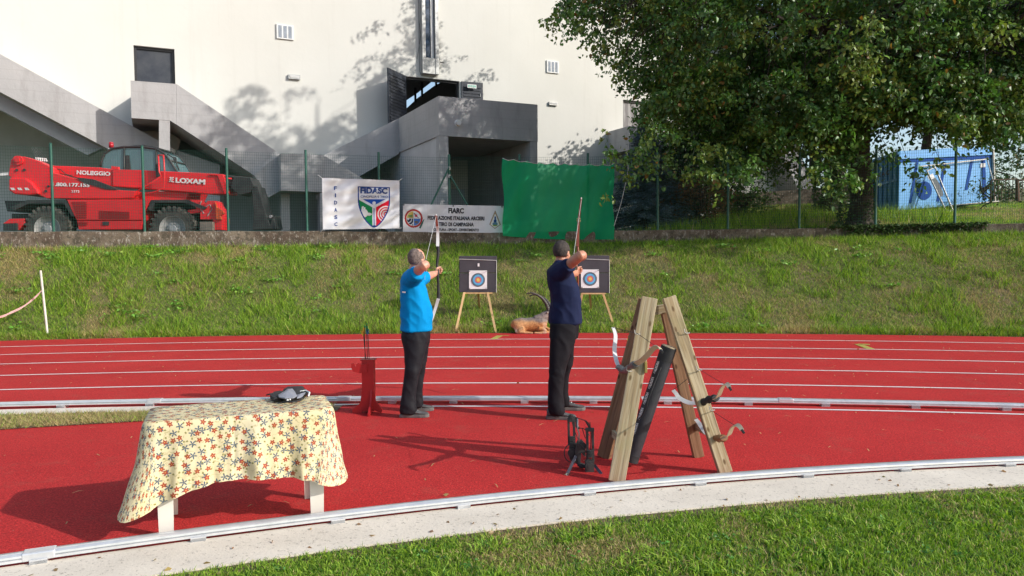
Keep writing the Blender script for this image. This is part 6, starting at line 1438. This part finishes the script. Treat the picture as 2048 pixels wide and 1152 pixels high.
M_IBEX = attrmat('painted_foam_fur', .8); o = union('body', mb, M_IBEX, t, .009, 3, disp=lambda p, n_: .004*noise.noise(p*45)+.004*noise.noise(p*14))
me = o.data; a = me.color_attributes.new('Col', 'FLOAT_COLOR', 'POINT'); cols = []
for v_ in me.vertices:
    x, y, z = v_.co; nn_ = noise.noise(Vector((x*5, y*5, z*5))); tan = Vector((.48, .215, .075)); grey = Vector((.22, .18, .16)); white = Vector((.55, .47, .40)); c_ = tan.lerp(Vector((.60, .33, .15)), max(0, min(1, .5+nn_)))
    k_ = sstep(.23, .31, z+.05*nn_+max(0, x-.05)*.22); c_ = c_.lerp(grey, k_)
    if z > .33: c_ = c_.lerp(Vector((.30, .23, .20)), .6)
    k_ = sstep(-.24, -.32, x) if False else (1-sstep(-.33, -.24, x))*(1-sstep(.05, .16, z)); c_ = c_.lerp(white, k_); k_ = (1-sstep(.0, .045, z)); c_ = c_.lerp(white, k_*.5)
    if .18 < x < .34 and z < .22: c_ = c_.lerp(white, .35*sstep(.24, .3, x))
    cols += [*(c_*(.9+.25*noise.noise(Vector((x*40, y*40, z*40))))), 1]
a.data.foreach_set('color', cols)
M_HORN = mat('dark_horn', (.03, .027, .026), (.07, .06, .055), .5, 14)
for s_, sc in ((-1, 1.0), (1, .92)):
    hp = [I(.395, yb+.03*s_, .45), I(.375, yb+.04*s_, .53), I(.33, yb+.055*s_, .63), I(.25, yb+.075*s_, .735), I(.14, yb+.095*s_, .81), I(.03, yb+.11*s_, .845), I(-.07, yb+.12*s_, .83)]
    if s_ > 0: hp = [p+Vector((.075*(1-i*.02), 0, -.01*i)) for i, p in enumerate(hp)]
    pts = smoothpts(hp, 8); n_ = len(pts); mb = MB(); mb.tube(pts, [lerp(.046, .010, (i/(n_-1))**1.1)*(1+.12*math.sin(i*1.9)) for i in range(n_)], 12); part('horn', mb, M_HORN, t, smooth=True)
mb = MB(); mb.ell(I(.425, yb-.085, .425), (.010, .008, .010), 10, 6); part('eye', mb, M_WEB, t, smooth=True)
# stones along the edge
for (x, y, r, nm) in ((883, 663, .045, 'small pale stone at the track edge just left of the first target tripod'), (1, 0, 0, ''), ):
    if not r: continue
    p = G(x, y+2); mb = MB(); mb.ell(p+Vector((0, 0, r*.5)), (r, r*.7, r*.6), 10, 7); mb.v = [tuple(Vector(v_)+Vector((1, 1, 1))*.012*noise.noise(Vector(v_)*30)) for v_ in mb.v]
    o = part('stone', mb, mat('stone', (.42, .38, .32), (.33, .3, .26), .9, 10), base=p, smooth=True); tag(o, nm, 'stone')
# ================================================================== TREES
M_BARK = mat('dark_bark', (.035, .027, .02), (.065, .052, .038), .95, 6, bmp=.9, bscale=16, bd=.04, sc3=(1, 1, .35))
M_LEAF_ = attrmat('broad_leaves', .42, .28, .45); M_LEAFD = attrmat('far_leaves', .6, .25, .25); M_NEEDLE = attrmat('blue_needles', .6, .1, .3)
def leafmesh(nm, C, size, col, m_, parent, droop=.5, light=None, seed=0, aspect=.62, fold=.25):
    """C (n,3) leaf positions"""
    n = len(C); a = rng.uniform(0, 2*np.pi, n); tilt = rng.uniform(-1.2, .25, n)*droop*1.6
    d = np.c_[np.cos(a)*np.cos(tilt), np.sin(a)*np.cos(tilt), np.sin(tilt)]
    r0 = rng.normal(size=(n, 3))+np.array([0, 0, .0]); s_ = np.cross(d, r0); s_ /= np.linalg.norm(s_, axis=1)[:, None]+1e-9
    nn_ = np.cross(s_, d); L_ = size*rng.uniform(.6, 1.25, n)[:, None]; W_ = L_*aspect
    if fold == 'leaf':
        ps = [C, C+d*L_*.28+s_*W_*.46+nn_*L_*.08, C+d*L_*.68+s_*W_*.34+nn_*L_*.05, C+d*L_-nn_*L_*.16, C+d*L_*.68-s_*W_*.34+nn_*L_*.05, C+d*L_*.28-s_*W_*.46+nn_*L_*.08, C+d*L_*.5-nn_*L_*.01]
        V = np.stack(ps, 1).reshape(-1, 3); k = np.arange(n)[:, None]*7; Fa = np.concatenate([k+[0, 1, 6], k+[1, 2, 6], k+[2, 3, 6], k+[3, 4, 6], k+[4, 5, 6], k+[5, 0, 6]], 0)
        return npmesh(nm, V, Fa, m_, np.repeat(col, 7, 0), parent=parent)
    p0 = C; p1 = C+d*L_*.45+s_*W_*.5+nn_*L_*fold*.3; p2 = C+d*L_-nn_*L_*.10; p3 = C+d*L_*.45-s_*W_*.5+nn_*L_*fold*.3
    V = np.stack([p0, p1, p2, p3], 1).reshape(-1, 3); k = np.arange(n)[:, None]*4; Fa = np.concatenate([k+[0, 1, 2], k+[0, 2, 3]], 0)
    return npmesh(nm, V, Fa, m_, np.repeat(col, 4, 0), parent=parent)
def leafcol(n, base, var, rare=None, pr=.05):
    base = np.array(base); g = rng.uniform(0, 1, (n, 1)); c = base*(.65+.8*g)*(1+(rng.uniform(-1, 1, (n, 3))*var))
    if rare is not None: c = np.where(rng.uniform(0, 1, (n, 1)) < pr, np.array(rare)*rng.uniform(.7, 1.3, (n, 1)), c)
    return np.clip(c, .003, 1)
def limb(mb, a, b_, r0, r1, wig=.25, n=7, sd=0):
    a, b_ = Vector(a), Vector(b_); L_ = (b_-a).length; pts = []; rs = []
    for i in range(n+1):
        t_ = i/n; p = a.lerp(b_, t_); p += Vector((noise.noise(Vector((sd, t_*2.2, 1))), noise.noise(Vector((sd, t_*2.2, 5))), noise.noise(Vector((sd, t_*2.2, 9)))+math.sin(math.pi*t_)*.35))*wig*L_*.35*min(1, t_*4)*min(1, (1-t_)*4+.0)
        pts.append(p); rs.append(lerp(r0, r1, t_**.8))
    mb.tube(pts, rs, 8 if r0 > .06 else 5); return pts
# ---- the big tree
tb_ = P(1712, 455, 20.2); tb_.z = wtop(1712).z-.25
big = thing('large_tree', tb_, 'large broad-leaved tree with dark trunk and wide drooping crown just behind the fence', 'tree')
tr = MB(); top = tb_+Vector((.1, .1, 3.6))
n_ = 12; rs = [.52, .40, .32, .29, .28, .28, .28, .29, .31, .31, .30, .28, .26]
pts = [tb_+Vector((.08*math.sin(i*.6)+.015*i, .05*math.cos(i), i*.42-.3)) for i in range(n_+1)]; tr.tube(pts, rs, 20)
for k in range(7):
    a = k*.9+.3; tr.tube([tb_+Vector((.30*math.cos(a), .3*math.sin(a), .35)), tb_+Vector((.55*math.cos(a), .5*math.sin(a), .02)), tb_+Vector((.9*math.cos(a), .8*math.sin(a), -.22))], [.16, .13, .05], 8)
tv = [Vector(v_) for v_ in tr.v]; tr.v = [tuple(v_+(v_-Vector((tb_.x, tb_.y, v_.z))).normalized()*.04*noise.noise(Vector((v_.x*6, v_.y*6, v_.z*1.2)))) for v_ in tv]
part('trunk', tr, M_BARK, big, smooth=True)
fork = pts[-1]; limbs = MB(); crown_c = Vector((9.3, 20.4, 9.8)); mains = []
for k, (dx, dy, dz) in enumerate(((-.4, .3, 9.5), (.5, .1, 9.0), (-4.2, -.6, 5.2), (4.6, -.5, 4.8), (-2.2, 2.6, 6.2), (2.4, 2.8, 6.5), (-1.8, -2.8, 5.6), (2.2, -3.1, 5.0), (-6.0, -.8, 1.9), (6.2, -.2, 2.0), (-3.4, -2.8, 1.3), (3.6, -3.2, 1.2), (-.3, -4.0, 1.4))):
    e = fork+Vector((dx, dy, dz)); s_ = pts[-1-(k % 4)] if k > 1 else fork
    mains.append(limb(limbs, s_, e, .20 if k < 4 else .13, .035, .35, 10, k*3.1)); 
allp = [p for l in mains for p in l[3:]]
# leaf clusters in the crown
cl_ = []; N_CL = 2100
while len(cl_) < N_CL:
    q = rng.uniform(-1, 1, 3); r = np.linalg.norm(q)
    if r > 1 or rng.uniform() > r**1.1+.22: continue
    p = np.array([q[0]*8.6, q[1]*5.8, q[2]*6.6 if q[2] > 0 else q[2]*5.9])+np.array(crown_c)
    u = p[0]/p[1]; zfrac = (p[2]-CAM_H)/p[1]; py = 503-zfrac*F_PX; px = 1024+u*F_PX
    edge_n = 35*math.sin(px*.013)+22*math.sin(px*.041+1)
    if px < 1800 and py > 372+edge_n*.6+ (55 if px < 1730 and px > 1600 else 0): continue
    if px >= 1720 and py > 250+edge_n*.3: continue
    if (px < 1300 and py > 150) or (px < 1240 and py > 95): continue
    g = noise.noise(Vector(p*.42))+.5*noise.noise(Vector(p*.95))
    if g < -.16+.16*(r > .75): continue
    if p[2] > 1.9+.345*p[1] and (g < .14 or (p[0] < 8.5 and rng.uniform() < .55)): continue  # crown above the view thinned so its shadow on the facade lightens
    if p[2] > 12 and g < .07: continue
    if px < 1400 and py > -40 and py < 330 and g < -.05: continue   # open, see-through left side
    t_ = (23.7-p[1])/.3355; xs_, zs_ = p[0]-.8167*t_, p[2]-.4695*t_
    if -2.6 < xs_ < 1.9 and 4.3 < zs_ < 6.8 and (rng.uniform() < .62 or g < .1): continue  # gaps cut along the sun's path so spots of sun reach the platform
    t_ = (28-p[1])/.3355; xs_, zs_ = p[0]-.8167*t_, p[2]-.4695*t_
    if 13.2 < xs_ < 19.0 and 3.0 < zs_ < 6.6 and rng.uniform() < .8: continue  # clusters dropped from the sun's path to keep the blue container lit
    if px < 1410 and py > 215 and rng.uniform() < .75: continue
    cl_.append(p)
for _ in range(520):
    px = rng.uniform(1290, 2060); lim = 225 if px < 1420 else (365 if px < 1725 else 235); py = rng.uniform(120, lim+25*math.sin(px*.02)); q = P(px, py, rng.uniform(17.5, 22.5))
    if 1500 < px < 1630 and py > 290: continue
    t_ = (28-q.y)/.3355; xs_, zs_ = q.x-.8167*t_, q.z-.4695*t_
    if 13.2 < xs_ < 19.0 and 3.0 < zs_ < 6.6: continue  # sun gap toward the container, as in the main crown
    t_ = (23.7-q.y)/.3355
    if -2.6 < q.x-.8167*t_ < 1.9 and 4.3 < q.z-.4695*t_ < 6.8 and rng.uniform() < .7: continue  # sun gap toward the platform front, as in the main crown
    if noise.noise(q*.5) > -.25: cl_.append(np.array(q))
for _ in range(26):  # unseen extra clusters, added to cast the leaf shadow high on the facade
    cl_.append(np.array([4.6, 25.6, 13.6])+rng.normal(size=3)*[1.0, .8, 1.4])
N_CL = len(cl_)
# low hanging sprigs and the long twig on the upper left
for (px, py, Y, k) in ((1780, 300, 18, 1), (1125, 25, 17.6, 3), (1150, 50, 17.8, 4), (1175, 20, 18, 4), (1190, 75, 18.2, 4), (1215, 100, 18.5, 5), (1240, 130, 18.6, 4), (1230, 40, 18.8, 5), (1265, 165, 18.8, 3), (1208, 275, 17.7, 1), (1230, 300, 17.8, 3), (1250, 318, 18, 4), (1220, 385, 17.7, 1), (1262, 345, 18, 3), (1285, 300, 18.2, 4), (1300, 340, 18.2, 4), (1330, 310, 18.4, 5), (1350, 350, 18.4, 2), (1385, 320, 18.6, 3), (1300, 270, 18.5, 2), (1330, 215, 18.8, 3),
                       (1640, 345, 17.5, 6), (1700, 350, 17.6, 6), (1640, 320, 17.6, 2), (1740, 345, 17.5, 3), (1500, 300, 17.8, 2), (1500, 330, 18, 5), (1440, 340, 18.2, 5), (1670, 375, 17.6, 4), (1815, 320, 18.6, 2), (1830, 345, 18.6, 2), (1880, 315, 18.6, 2), (1780, 300, 18.6, 2), (1470, 300, 18.4, 5), (1420, 290, 18.4, 5)):
    for _ in range(k): cl_.append(np.array(P(px+rng.normal()*9, py+rng.normal()*8, Y+rng.normal()*.25)))
cl_ = np.array(cl_); AP = np.array([tuple(p) for p in allp])
for i, p in enumerate(cl_):
    if i % 3 and i < N_CL: continue
    d = np.linalg.norm(AP-p, axis=1); j = int(np.argmin(d+rng.uniform(0, .8, len(d)))); 
    if d[j] > 3.2: continue
    limb(limbs, AP[j], p, min(.035, .010+.006*d[j]), .005, .9, 6, i*.7)
part('branches', limbs, M_BARK, big, smooth=True)
lp = []; lc = []
for i, p in enumerate(cl_):
    sprig = i >= N_CL; n_ = int(rng.uniform(62, 115)) if not sprig else int(rng.uniform(14, 26)); rad = rng.uniform(.35, .7) if not sprig else .2
    # leaves hang along a few drooping twigs of the cluster
    ntw = 5 if not sprig else 3; tw = rng.normal(size=(ntw, 3))*[1, 1, .35]; tw[:, 2] -= .35; tw /= np.linalg.norm(tw, axis=1)[:, None]
    w_ = rng.integers(0, ntw, n_); t_ = rng.uniform(.1, 1, n_)[:, None]; q = p+tw[w_]*t_*rad*1.25+rng.normal(size=(n_, 3))*.055-np.c_[np.zeros(n_), np.zeros(n_), (t_[:, 0]**2)*.22]
    lp.append(q); br = .75+.5*rng.uniform(); yl = rng.uniform() < .27
    c_ = leafcol(n_, (.070*br, .155*br, .034) if not yl else (.15, .225, .045), .09, (.20, .12, .03), .012); lc.append(c_)  # yellower clusters put the look of sunlit leaves into the colour
lp = np.concatenate(lp); lc = np.concatenate(lc); print('leaves', len(lp))
leafmesh('crown', lp, .122, lc, M_LEAF_, big, droop=.75, fold='leaf', aspect=.66)
# ---- generic background tree
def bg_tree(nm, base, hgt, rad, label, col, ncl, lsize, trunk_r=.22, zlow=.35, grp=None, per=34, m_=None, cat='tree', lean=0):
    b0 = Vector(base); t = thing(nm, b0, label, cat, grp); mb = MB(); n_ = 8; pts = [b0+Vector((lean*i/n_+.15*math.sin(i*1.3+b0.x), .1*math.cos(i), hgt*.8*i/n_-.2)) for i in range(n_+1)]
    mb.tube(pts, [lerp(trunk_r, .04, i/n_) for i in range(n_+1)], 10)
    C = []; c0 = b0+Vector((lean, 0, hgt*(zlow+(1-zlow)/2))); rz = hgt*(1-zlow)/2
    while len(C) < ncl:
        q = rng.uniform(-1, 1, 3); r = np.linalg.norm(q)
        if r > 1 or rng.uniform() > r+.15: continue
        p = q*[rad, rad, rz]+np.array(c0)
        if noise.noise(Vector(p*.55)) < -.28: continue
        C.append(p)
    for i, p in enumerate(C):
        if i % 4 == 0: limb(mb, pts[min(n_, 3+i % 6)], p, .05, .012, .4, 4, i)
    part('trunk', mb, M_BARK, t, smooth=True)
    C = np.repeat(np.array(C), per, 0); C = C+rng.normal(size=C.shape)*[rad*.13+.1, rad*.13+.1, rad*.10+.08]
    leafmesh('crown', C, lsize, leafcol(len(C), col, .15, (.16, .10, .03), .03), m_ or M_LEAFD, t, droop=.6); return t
def gz(x, y): return yz(x, y)
def bp(px, Y): u = (px-1024)/F_PX; return Vector((u*Y, Y, gz(u*Y, Y)-.05))
GRP = 'trees behind the fence'
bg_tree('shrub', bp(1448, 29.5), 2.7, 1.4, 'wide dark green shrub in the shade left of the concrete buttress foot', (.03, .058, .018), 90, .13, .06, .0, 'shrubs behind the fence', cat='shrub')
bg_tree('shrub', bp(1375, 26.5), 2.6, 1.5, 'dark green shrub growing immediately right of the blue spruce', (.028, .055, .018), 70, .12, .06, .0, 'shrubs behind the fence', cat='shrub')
bg_tree('broadleaf_tree', bp(1448, 29), 6.0, 1.9, 'dark broad-leaved tree with a thin trunk in front of the hall corner', (.030, .062, .020), 190, .22, .12, .30, GRP)
bg_tree('broadleaf_tree', bp(1385, 31), 4.4, 1.6, 'smaller dark leafy tree between the blue spruce and the hall corner', (.028, .058, .018), 110, .2, .10, .2, GRP)
bg_tree('broadleaf_tree', bp(1660, 27), 6.8, 1.7, 'tree with a thick ivy-covered trunk left of the big tree', (.026, .055, .018), 180, .2, .45, .42, GRP)
bg_tree('broadleaf_tree', bp(2075, 33), 13, 5.0, 'tall dense tree standing behind the railing right of the blue container', (.034, .065, .020), 330, .2, .3, .30, GRP)
bg_tree('broadleaf_tree', bp(2290, 36), 14, 5.5, 'tall dense tree at the far right edge behind the railings', (.030, .058, .018), 260, .22, .3, .28, GRP)
bg_tree('broadleaf_tree', bp(1850, 40), 15, 6.5, 'distant tall tree rising behind the blue skip container', (.030, .060, .022), 260, .3, .3, .22, GRP, per=30)
bg_tree('broadleaf_tree', bp(1620, 46), 12, 5.0, 'distant dark tree seen through the gap left of the big trunk', (.026, .052, .020), 220, .3, .3, .10, GRP, per=30)
bg_tree('broadleaf_tree', bp(2080, 44), 16, 6.5, 'distant dark tree closing the view at the right', (.024, .050, .020), 260, .34, .3, .06, GRP, per=30)
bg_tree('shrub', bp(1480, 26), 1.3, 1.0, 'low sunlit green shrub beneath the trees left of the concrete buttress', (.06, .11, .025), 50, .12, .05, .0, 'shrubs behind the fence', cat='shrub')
bg_tree('shrub', bp(1400, 24), 1.7, 1.0, 'brownish half-dead shrub behind the fence right of the spruce', (.14, .085, .04), 40, .11, .05, .0, 'shrubs behind the fence', cat='shrub')
bg_tree('shrub', bp(1985, 33), 2.4, 1.6, 'leafy shrub growing beside the right end of the blue container', (.05, .09, .024), 60, .14, .05, .0, 'shrubs behind the fence', cat='shrub')
# ivy on the thick trunk
# ---- blue spruce
sb_ = bp(1290, 24.5); spr = thing('blue_spruce', sb_, 'blue-grey spruce growing against the hall just right of the green sheet', 'tree'); mb = MB(); HS = 3.9+.2
ztop = P(1262, 252, 24.5).z; HS = ztop-sb_.z; mb.tube([sb_-Vector((0, 0, .2)), sb_+Vector((0, 0, HS))], [.14, .02], 8); NP = []; ND = []
for k in range(420):
    t_ = rng.uniform(0, 1)**.85; z = HS*(.04+.95*t_); R = (1-t_)*2.0+.12; a = rng.uniform(0, 6.28); R *= rng.uniform(.75, 1.08); e = sb_+Vector((R*math.cos(a), R*math.sin(a), z-R*.12)); s_ = sb_+Vector((0, 0, z+.05)); mb.tube([s_, e], [.018, .006], 4)
    n_ = int(90*R)+18; q = rng.uniform(.15, 1.02, n_)[:, None]; pos = np.array(s_)*(1-q)+np.array(e)*q+rng.normal(size=(n_, 3))*[.07, .07, .03]; NP.append(pos)
part('trunk', mb, M_BARK, spr); NP = np.concatenate(NP); leafmesh('crown', NP, .11, leafcol(len(NP), (.13, .185, .21), .12), M_NEEDLE, spr, droop=.2, aspect=.28)
# ---- ivy on the wall and at the trunk
def cover(nm, pts, size, col, kind='stuff', m_=M_LEAFD, droop=.5):
    o = leafmesh(nm, np.array(pts), size, leafcol(len(pts), col, .18), m_, None, droop=droop); return tag(o, kind=kind)
iv = []
for k in range(5200):
    px = rng.uniform(1660, 1975); t_ = wtop(px); d = fence_dir(px); w_ = .5+.5*noise.noise(Vector((px*.02, 0, 0)))+.35*math.exp(-((px-1800)/70)**2)
    if rng.uniform() > w_: continue
    iv.append(tuple(t_+Vector((d.y, -d.x, 0))*rng.uniform(-.2, .12)+Vector((0, 0, -abs(rng.normal())*.16*w_+.06))))
for k in range(2600):
    a = rng.uniform(0, 6.28); z = rng.uniform(0, 2.4)**1.0; iv.append(tuple(tb_+Vector((math.cos(a)*(.44+.1*(z < .5)), math.sin(a)*(.44+.1*(z < .5)), z*.9)))) if rng.uniform() > z/2.6 else None
b2 = bp(1655, 27)
for k in range(3800):
    a = rng.uniform(0, 6.28); z = rng.uniform(0, 3.6); iv.append(tuple(b2+Vector((math.cos(a)*.48, math.sin(a)*.48, z))))
cover('ivy_cover', iv, .085, (.055, .095, .03))
wd = []
for k in range(60):
    px = rng.uniform(-100, 2200); c_ = bank_pt(px, rng.uniform(.02, .97))+Vector((0, 0, .04))
    for j in range(int(rng.uniform(14, 60))): wd.append(tuple(c_+Vector((rng.normal()*.11, rng.normal()*.09, abs(rng.normal())*.04))))
cover('bank_weeds', wd, .075, (.17, .34, .05), m_=M_LEAF_, droop=.3)
wd = []
for k in range(150):
    x = rng.uniform(-1.5, 5.5); y = near(x, NR-.6)-rng.uniform(0.02, 1.8)
    for j in range(int(rng.uniform(5, 22))): wd.append((x+rng.normal()*.035, y+rng.normal()*.03, .008+abs(rng.normal())*.012))
cover('lawn_clover', wd, .026, (.10, .24, .045), m_=M_LEAF_, droop=.2)
wd = []
for k in range(70):
    x = rng.uniform(-3, 5.5); wd.append((x, near(x, NR-rng.uniform(.06, .6)), .018))
    if k % 2: x = rng.uniform(-8, 8); wd.append((x, rng.uniform(near(x)+.2, arc(47.4, x)), .012))
cover('fallen_leaves', wd, .035, (.26, .17, .07), m_=M_LEAF_, droop=.1)
# grass in the right-hand yard
n = 60000; u = rng.uniform(1235, 2150, n); Y = 19.9+rng.uniform(0, 1, n)**1.4*14; x = (u-1024)/F_PX*Y; pos = np.c_[x, Y, [yz(a, b_) for a, b_ in zip(x, Y)]]
ok = np.array([Y[i] > wtop(u[i]).y+.35 for i in range(n)])
blades('yard_grass', pos[ok], .13, .02, grass_col(.42, .7, .35, 12), lean=.8)
n = 9000; u = rng.uniform(1240, 1900, n); Y = rng.uniform(20.6, 25, n); x = (u-1024)/F_PX*Y; pos = np.c_[x, Y, [yz(a, b_) for a, b_ in zip(x, Y)]]; ok = (fbm(pos, .9, 3) > .52); blades('tall_yard_grass', pos[ok], .42, .025, grass_col(.6, .9, .35, 12), lean=.5)
# ================================================================== BLUE SKIP CONTAINER
m, nt, b = newmat('blue_container_paint'); v = coords(nt); c = mixc(nt, ramp(nt, nz(nt, v, 1.3, 6), [(.35, 0.), (.7, 1.)]), (.13, .39, .76), (.10, .33, .68)); c = mixc(nt, ramp(nt, nz(nt, v, 7, 6, .75), [(.60, 0.), (.7, .6)]), c, (.05, .14, .33))
nt.links.new(c, b.inputs['Base Color']); b.inputs['Roughness'].default_value = .55; M_CONT = m; M_CONTD = mat('dark_blue_paint', (.006, .055, .27), (.008, .065, .31), .7, 4, spec=.15); M_RUST = mat('rusty_steel', (.09, .05, .035), (.14, .08, .05), .8, 10)
Yk = 27.0
kA, kB = P(1797, 421, Yk), P(1984, 405, Yk+1.2); kC = P(1738, 421, Yk+2.9); kz = P(1795, 302, Yk).z
cont = thing('skip_container', kA.lerp(kB, .5), 'tall light blue steel skip container standing on the grass behind the fence', 'container')
dF = Vector((kB.x-kA.x, kB.y-kA.y, 0)); LF = dF.length; dF.normalize(); dS = Vector((kC.x-kA.x, kC.y-kA.y, 0)).normalized(); nF = Vector((dF.y, -dF.x, 0))
z0 = kA.z; HZ = kz-z0; slopez = (kB.z-kA.z)/LF
def K(a, z, off=0): return Vector((kA.x, kA.y, z0+slopez*a))+dF*a+Vector((0, 0, z))+nF*off
def Kp(px, py, off=0): 
    p = PL(px, py, kA+nF*off, nF); a = (p-kA).dot(dF); return a, p.z-z0-slopez*a
mb = MB(); SL = 3.2; q = [K(0, 0), K(LF, 0), K(LF, HZ*.94), K(LF-.25, HZ), K(0, HZ)]; mb.prism(q, dS*SL); bd = part('shell', mb, M_CONT, cont, bevel=.02)
mb = MB(); mb.prism([K(0, HZ*.86, .0), K(LF, HZ*.86-.05, .0), K(LF, HZ*.86+.04, .0), K(0, HZ*.86+.09, .0)], nF*.06); part('top_beam', mb, M_CONT, cont, bevel=.008)
mb = MB(); mb.prism([K(0, HZ*.80, .0), K(LF, HZ*.80-.05, .0), K(LF, HZ*.86-.06, .0), K(0, HZ*.86-.01, .0)], nF*.012); part('dark_band', mb, M_CONTD, cont)
for (xt, yt_, xb, yb, w_) in ((1835, 318, 1820, 407, .10), (1890, 325, 1875, 403, .12), (1946, 308, 1932, 380, .13), (1966, 310, 1969, 400, .17)):
    a0, z0_ = Kp(xt, yt_); a1, z1_ = Kp(xb, yb); mb = MB(); mb.prism([K(a1-w_/2, z1_), K(a1+w_/2, z1_), K(a0+w_/2, z0_), K(a0-w_/2, z0_)], nF*.015); part('dark_brace', mb, M_CONTD, cont)
a0, z0_ = Kp(1849, 381, .02); mb = MB(); mb.disc(K(a0, z0_, .02), nF, 0, .335, 40); part('painted_disc', mb, M_CONTD, cont)
for k in range(7):
    mb = MB(); s0 = kA+dS*(SL*(.06+.14*k)); mb.board(s0-dF*.03+Vector((0, 0, .1)), s0-dF*.03+Vector((0, 0, HZ-.12)), .07, .06, -dF); part('side_rib', mb, M_CONT, cont)
mb = MB(); mb.board(kA+dS*.1-dF*.02+Vector((0, 0, HZ*.52)), kA+dS*SL-dF*.02+Vector((0, 0, HZ*.50)), .09, .08, -dF); mb.board(kA-dF*.02+Vector((0, 0, HZ-.06)), kA+dS*SL-dF*.02+Vector((0, 0, HZ-.06)), .12, .09, -dF); part('side_beam', mb, M_CONT, cont)
sC_ = kA-dF*.075+dS*(SL*.30); mb = MB(); dsu = -dS
fit_text(mb, 'ZAC', lambda u, v: kA-dF*.07+dS*(SL*.42)+dsu*u+Vector((0, 0, HZ*.68+v)), 1.2, .16, .03, spacing=1.5); part('lettering', mb, M_BLK, cont)
mb = MB(); mb.tube([K(LF+.06, 0, .05), K(LF-.08, HZ*.94, .05)], .05, 8); mb2_ = mb; part('corner_post', mb, M_STEEL, cont)
# leaning metal frame and gate leaf against it
fr = thing('steel_frame', Kp and K(1.6, 0, .5), 'thin galvanised frame propped against the front of the blue container', 'metal frame')
a0, z0_ = Kp(1840, 333, .12); a1, z1_ = Kp(1975, 318, .12); mb = MB(); mb.tube([K(a0, z0_, .1), K(a1, z1_, .1)], .025, 6); part('top_tube', mb, M_STEEL, fr)
mb = MB(); mb.tube([K(a1, z1_, .1), K(a1+.25, .0, .4)], .025, 6); part('side_tube', mb, M_STEEL, fr); mb = MB(); a2, z2_ = Kp(1895, 421, .3); mb.tube([K(a2, .03, .45), K(a1+.25, .03, .4)], .02, 6); part('bottom_tube', mb, M_STEEL, fr)
ld = thing('ladder_gate', K(2.0, 0, .6), 'narrow galvanised ladder-like frame with a dark oval panel leaning on the blue container', 'ladder frame')
La, Lb = Kp(1853, 340, .15), Kp(1869, 333, .15); Lc, Ld = G(1, 1), None
pA, pB = K(La[0], La[1], .15), K(Lb[0], Lb[1], .15); pC, pD = PL(1892, 422, kA+nF*.9, nF), PL(1907, 425, kA+nF*.9, nF)
for a_, b_ in ((pA, pC), (pB, pD)):
    mb = MB(); mb.tube([a_, b_], .028, 8); part('rail', mb, M_STEEL, ld)
for t_ in (.02, .98): mb = MB(); mb.tube([pA.lerp(pC, t_), pB.lerp(pD, t_)], .02, 6); part('rung', mb, M_STEEL, ld)
u1 = (pB-pA).normalized(); u2 = (pC-pA).normalized(); cc_ = pA.lerp(pD, .40); mb = MB(); ring_ = []
for k in range(24): a = 2*math.pi*k/24; ring_.append(cc_+u1*(.125*math.cos(a))+u2*(math.copysign(abs(math.sin(a))**.7, math.sin(a))*.40))
mb.prism(ring_, nF*.02); part('oval_panel', mb, mat('slate_panel', (.05, .07, .08), None, .6), ld)
mb = MB(); c1_ = pA.lerp(pD, .17); mb.prism([c1_-u1*.13-u2*.1, c1_+u1*.13-u2*.1, c1_+u1*.13+u2*.08, c1_-u1*.13+u2*.08], nF*.01); part('paper_label', mb, M_PAPER, ld)
a3, z3_ = Kp(1965, 331); mb = MB(); mb.prism([K(a3-.12, z3_-.07, .02), K(a3+.12, z3_-.07, .02), K(a3+.12, z3_+.08, .02), K(a3-.12, z3_+.08, .02)], nF*.004); part('white_label', mb, M_PAPER, cont)
# weeds by the container
bg_tree('weed', K(3.0, 0, .9), 1.15, .6, 'tall feathery weed growing in front of the blue container', (.07, .11, .03), 26, .10, .015, .0, 'weeds', per=16, cat='weed')
# railings at far right
rl_ = thing('rusty_railing', P(2030, 402, 26.5), 'rusty tubular railing on the grass at the far right edge', 'railing')
for (x0, x1) in ((1982, 2033), (2037, 2120)):
    mb = MB(); a, b_ = P(x0, 360, 26.5), P(x1, 358, 26.5); mb.tube([a-Vector((0, 0, .75)), a, b_, b_-Vector((0, 0, .75))], .028, 8); part('rail_tube', mb, M_RUST, rl_)
    for k in range(1, 7 if x1 < 2050 else 11):
        p = a.lerp(b_, k/(7 if x1 < 2050 else 11)); mb = MB(); mb.tube([p, p-Vector((0, 0, .72))], .014, 6); part('baluster', mb, M_RUST, rl_)
mb = MB(); mb.tube([P(2034, 362, 26.4), P(2036, 402, 26.4)], .06, 10); part('post', mb, M_RUST, rl_)
# low dark wall added behind the trees to block bright sky at the horizon
mb = MB(); a, b_ = bp(1440, 33), bp(1700, 33); mb.prism([a, b_, b_+Vector((0, 0, .9)), a+Vector((0, 0, .9))], Vector((0, .2, 0))); o = part('sky_block_wall', mb, M_WALL, base=a); tag(o, 'low dark wall added to block bright sky far behind the trees left of the big trunk', 'wall')
# white cord hanging beside the green sheet
pts = smoothpts([P(1253, 290, 19.6), P(1256, 340, 19.6), P(1247, 385, 19.6), P(1241, 410, 19.6), P(1228, 452, 19.55)], 6); mb = MB(); mb.tube(pts, .008, 6); o = part('hanging_cord', mb, M_ROPE, base=pts[0]); tag(o, 'thin white cord hanging on the fence just right of the green sheet', 'cord')
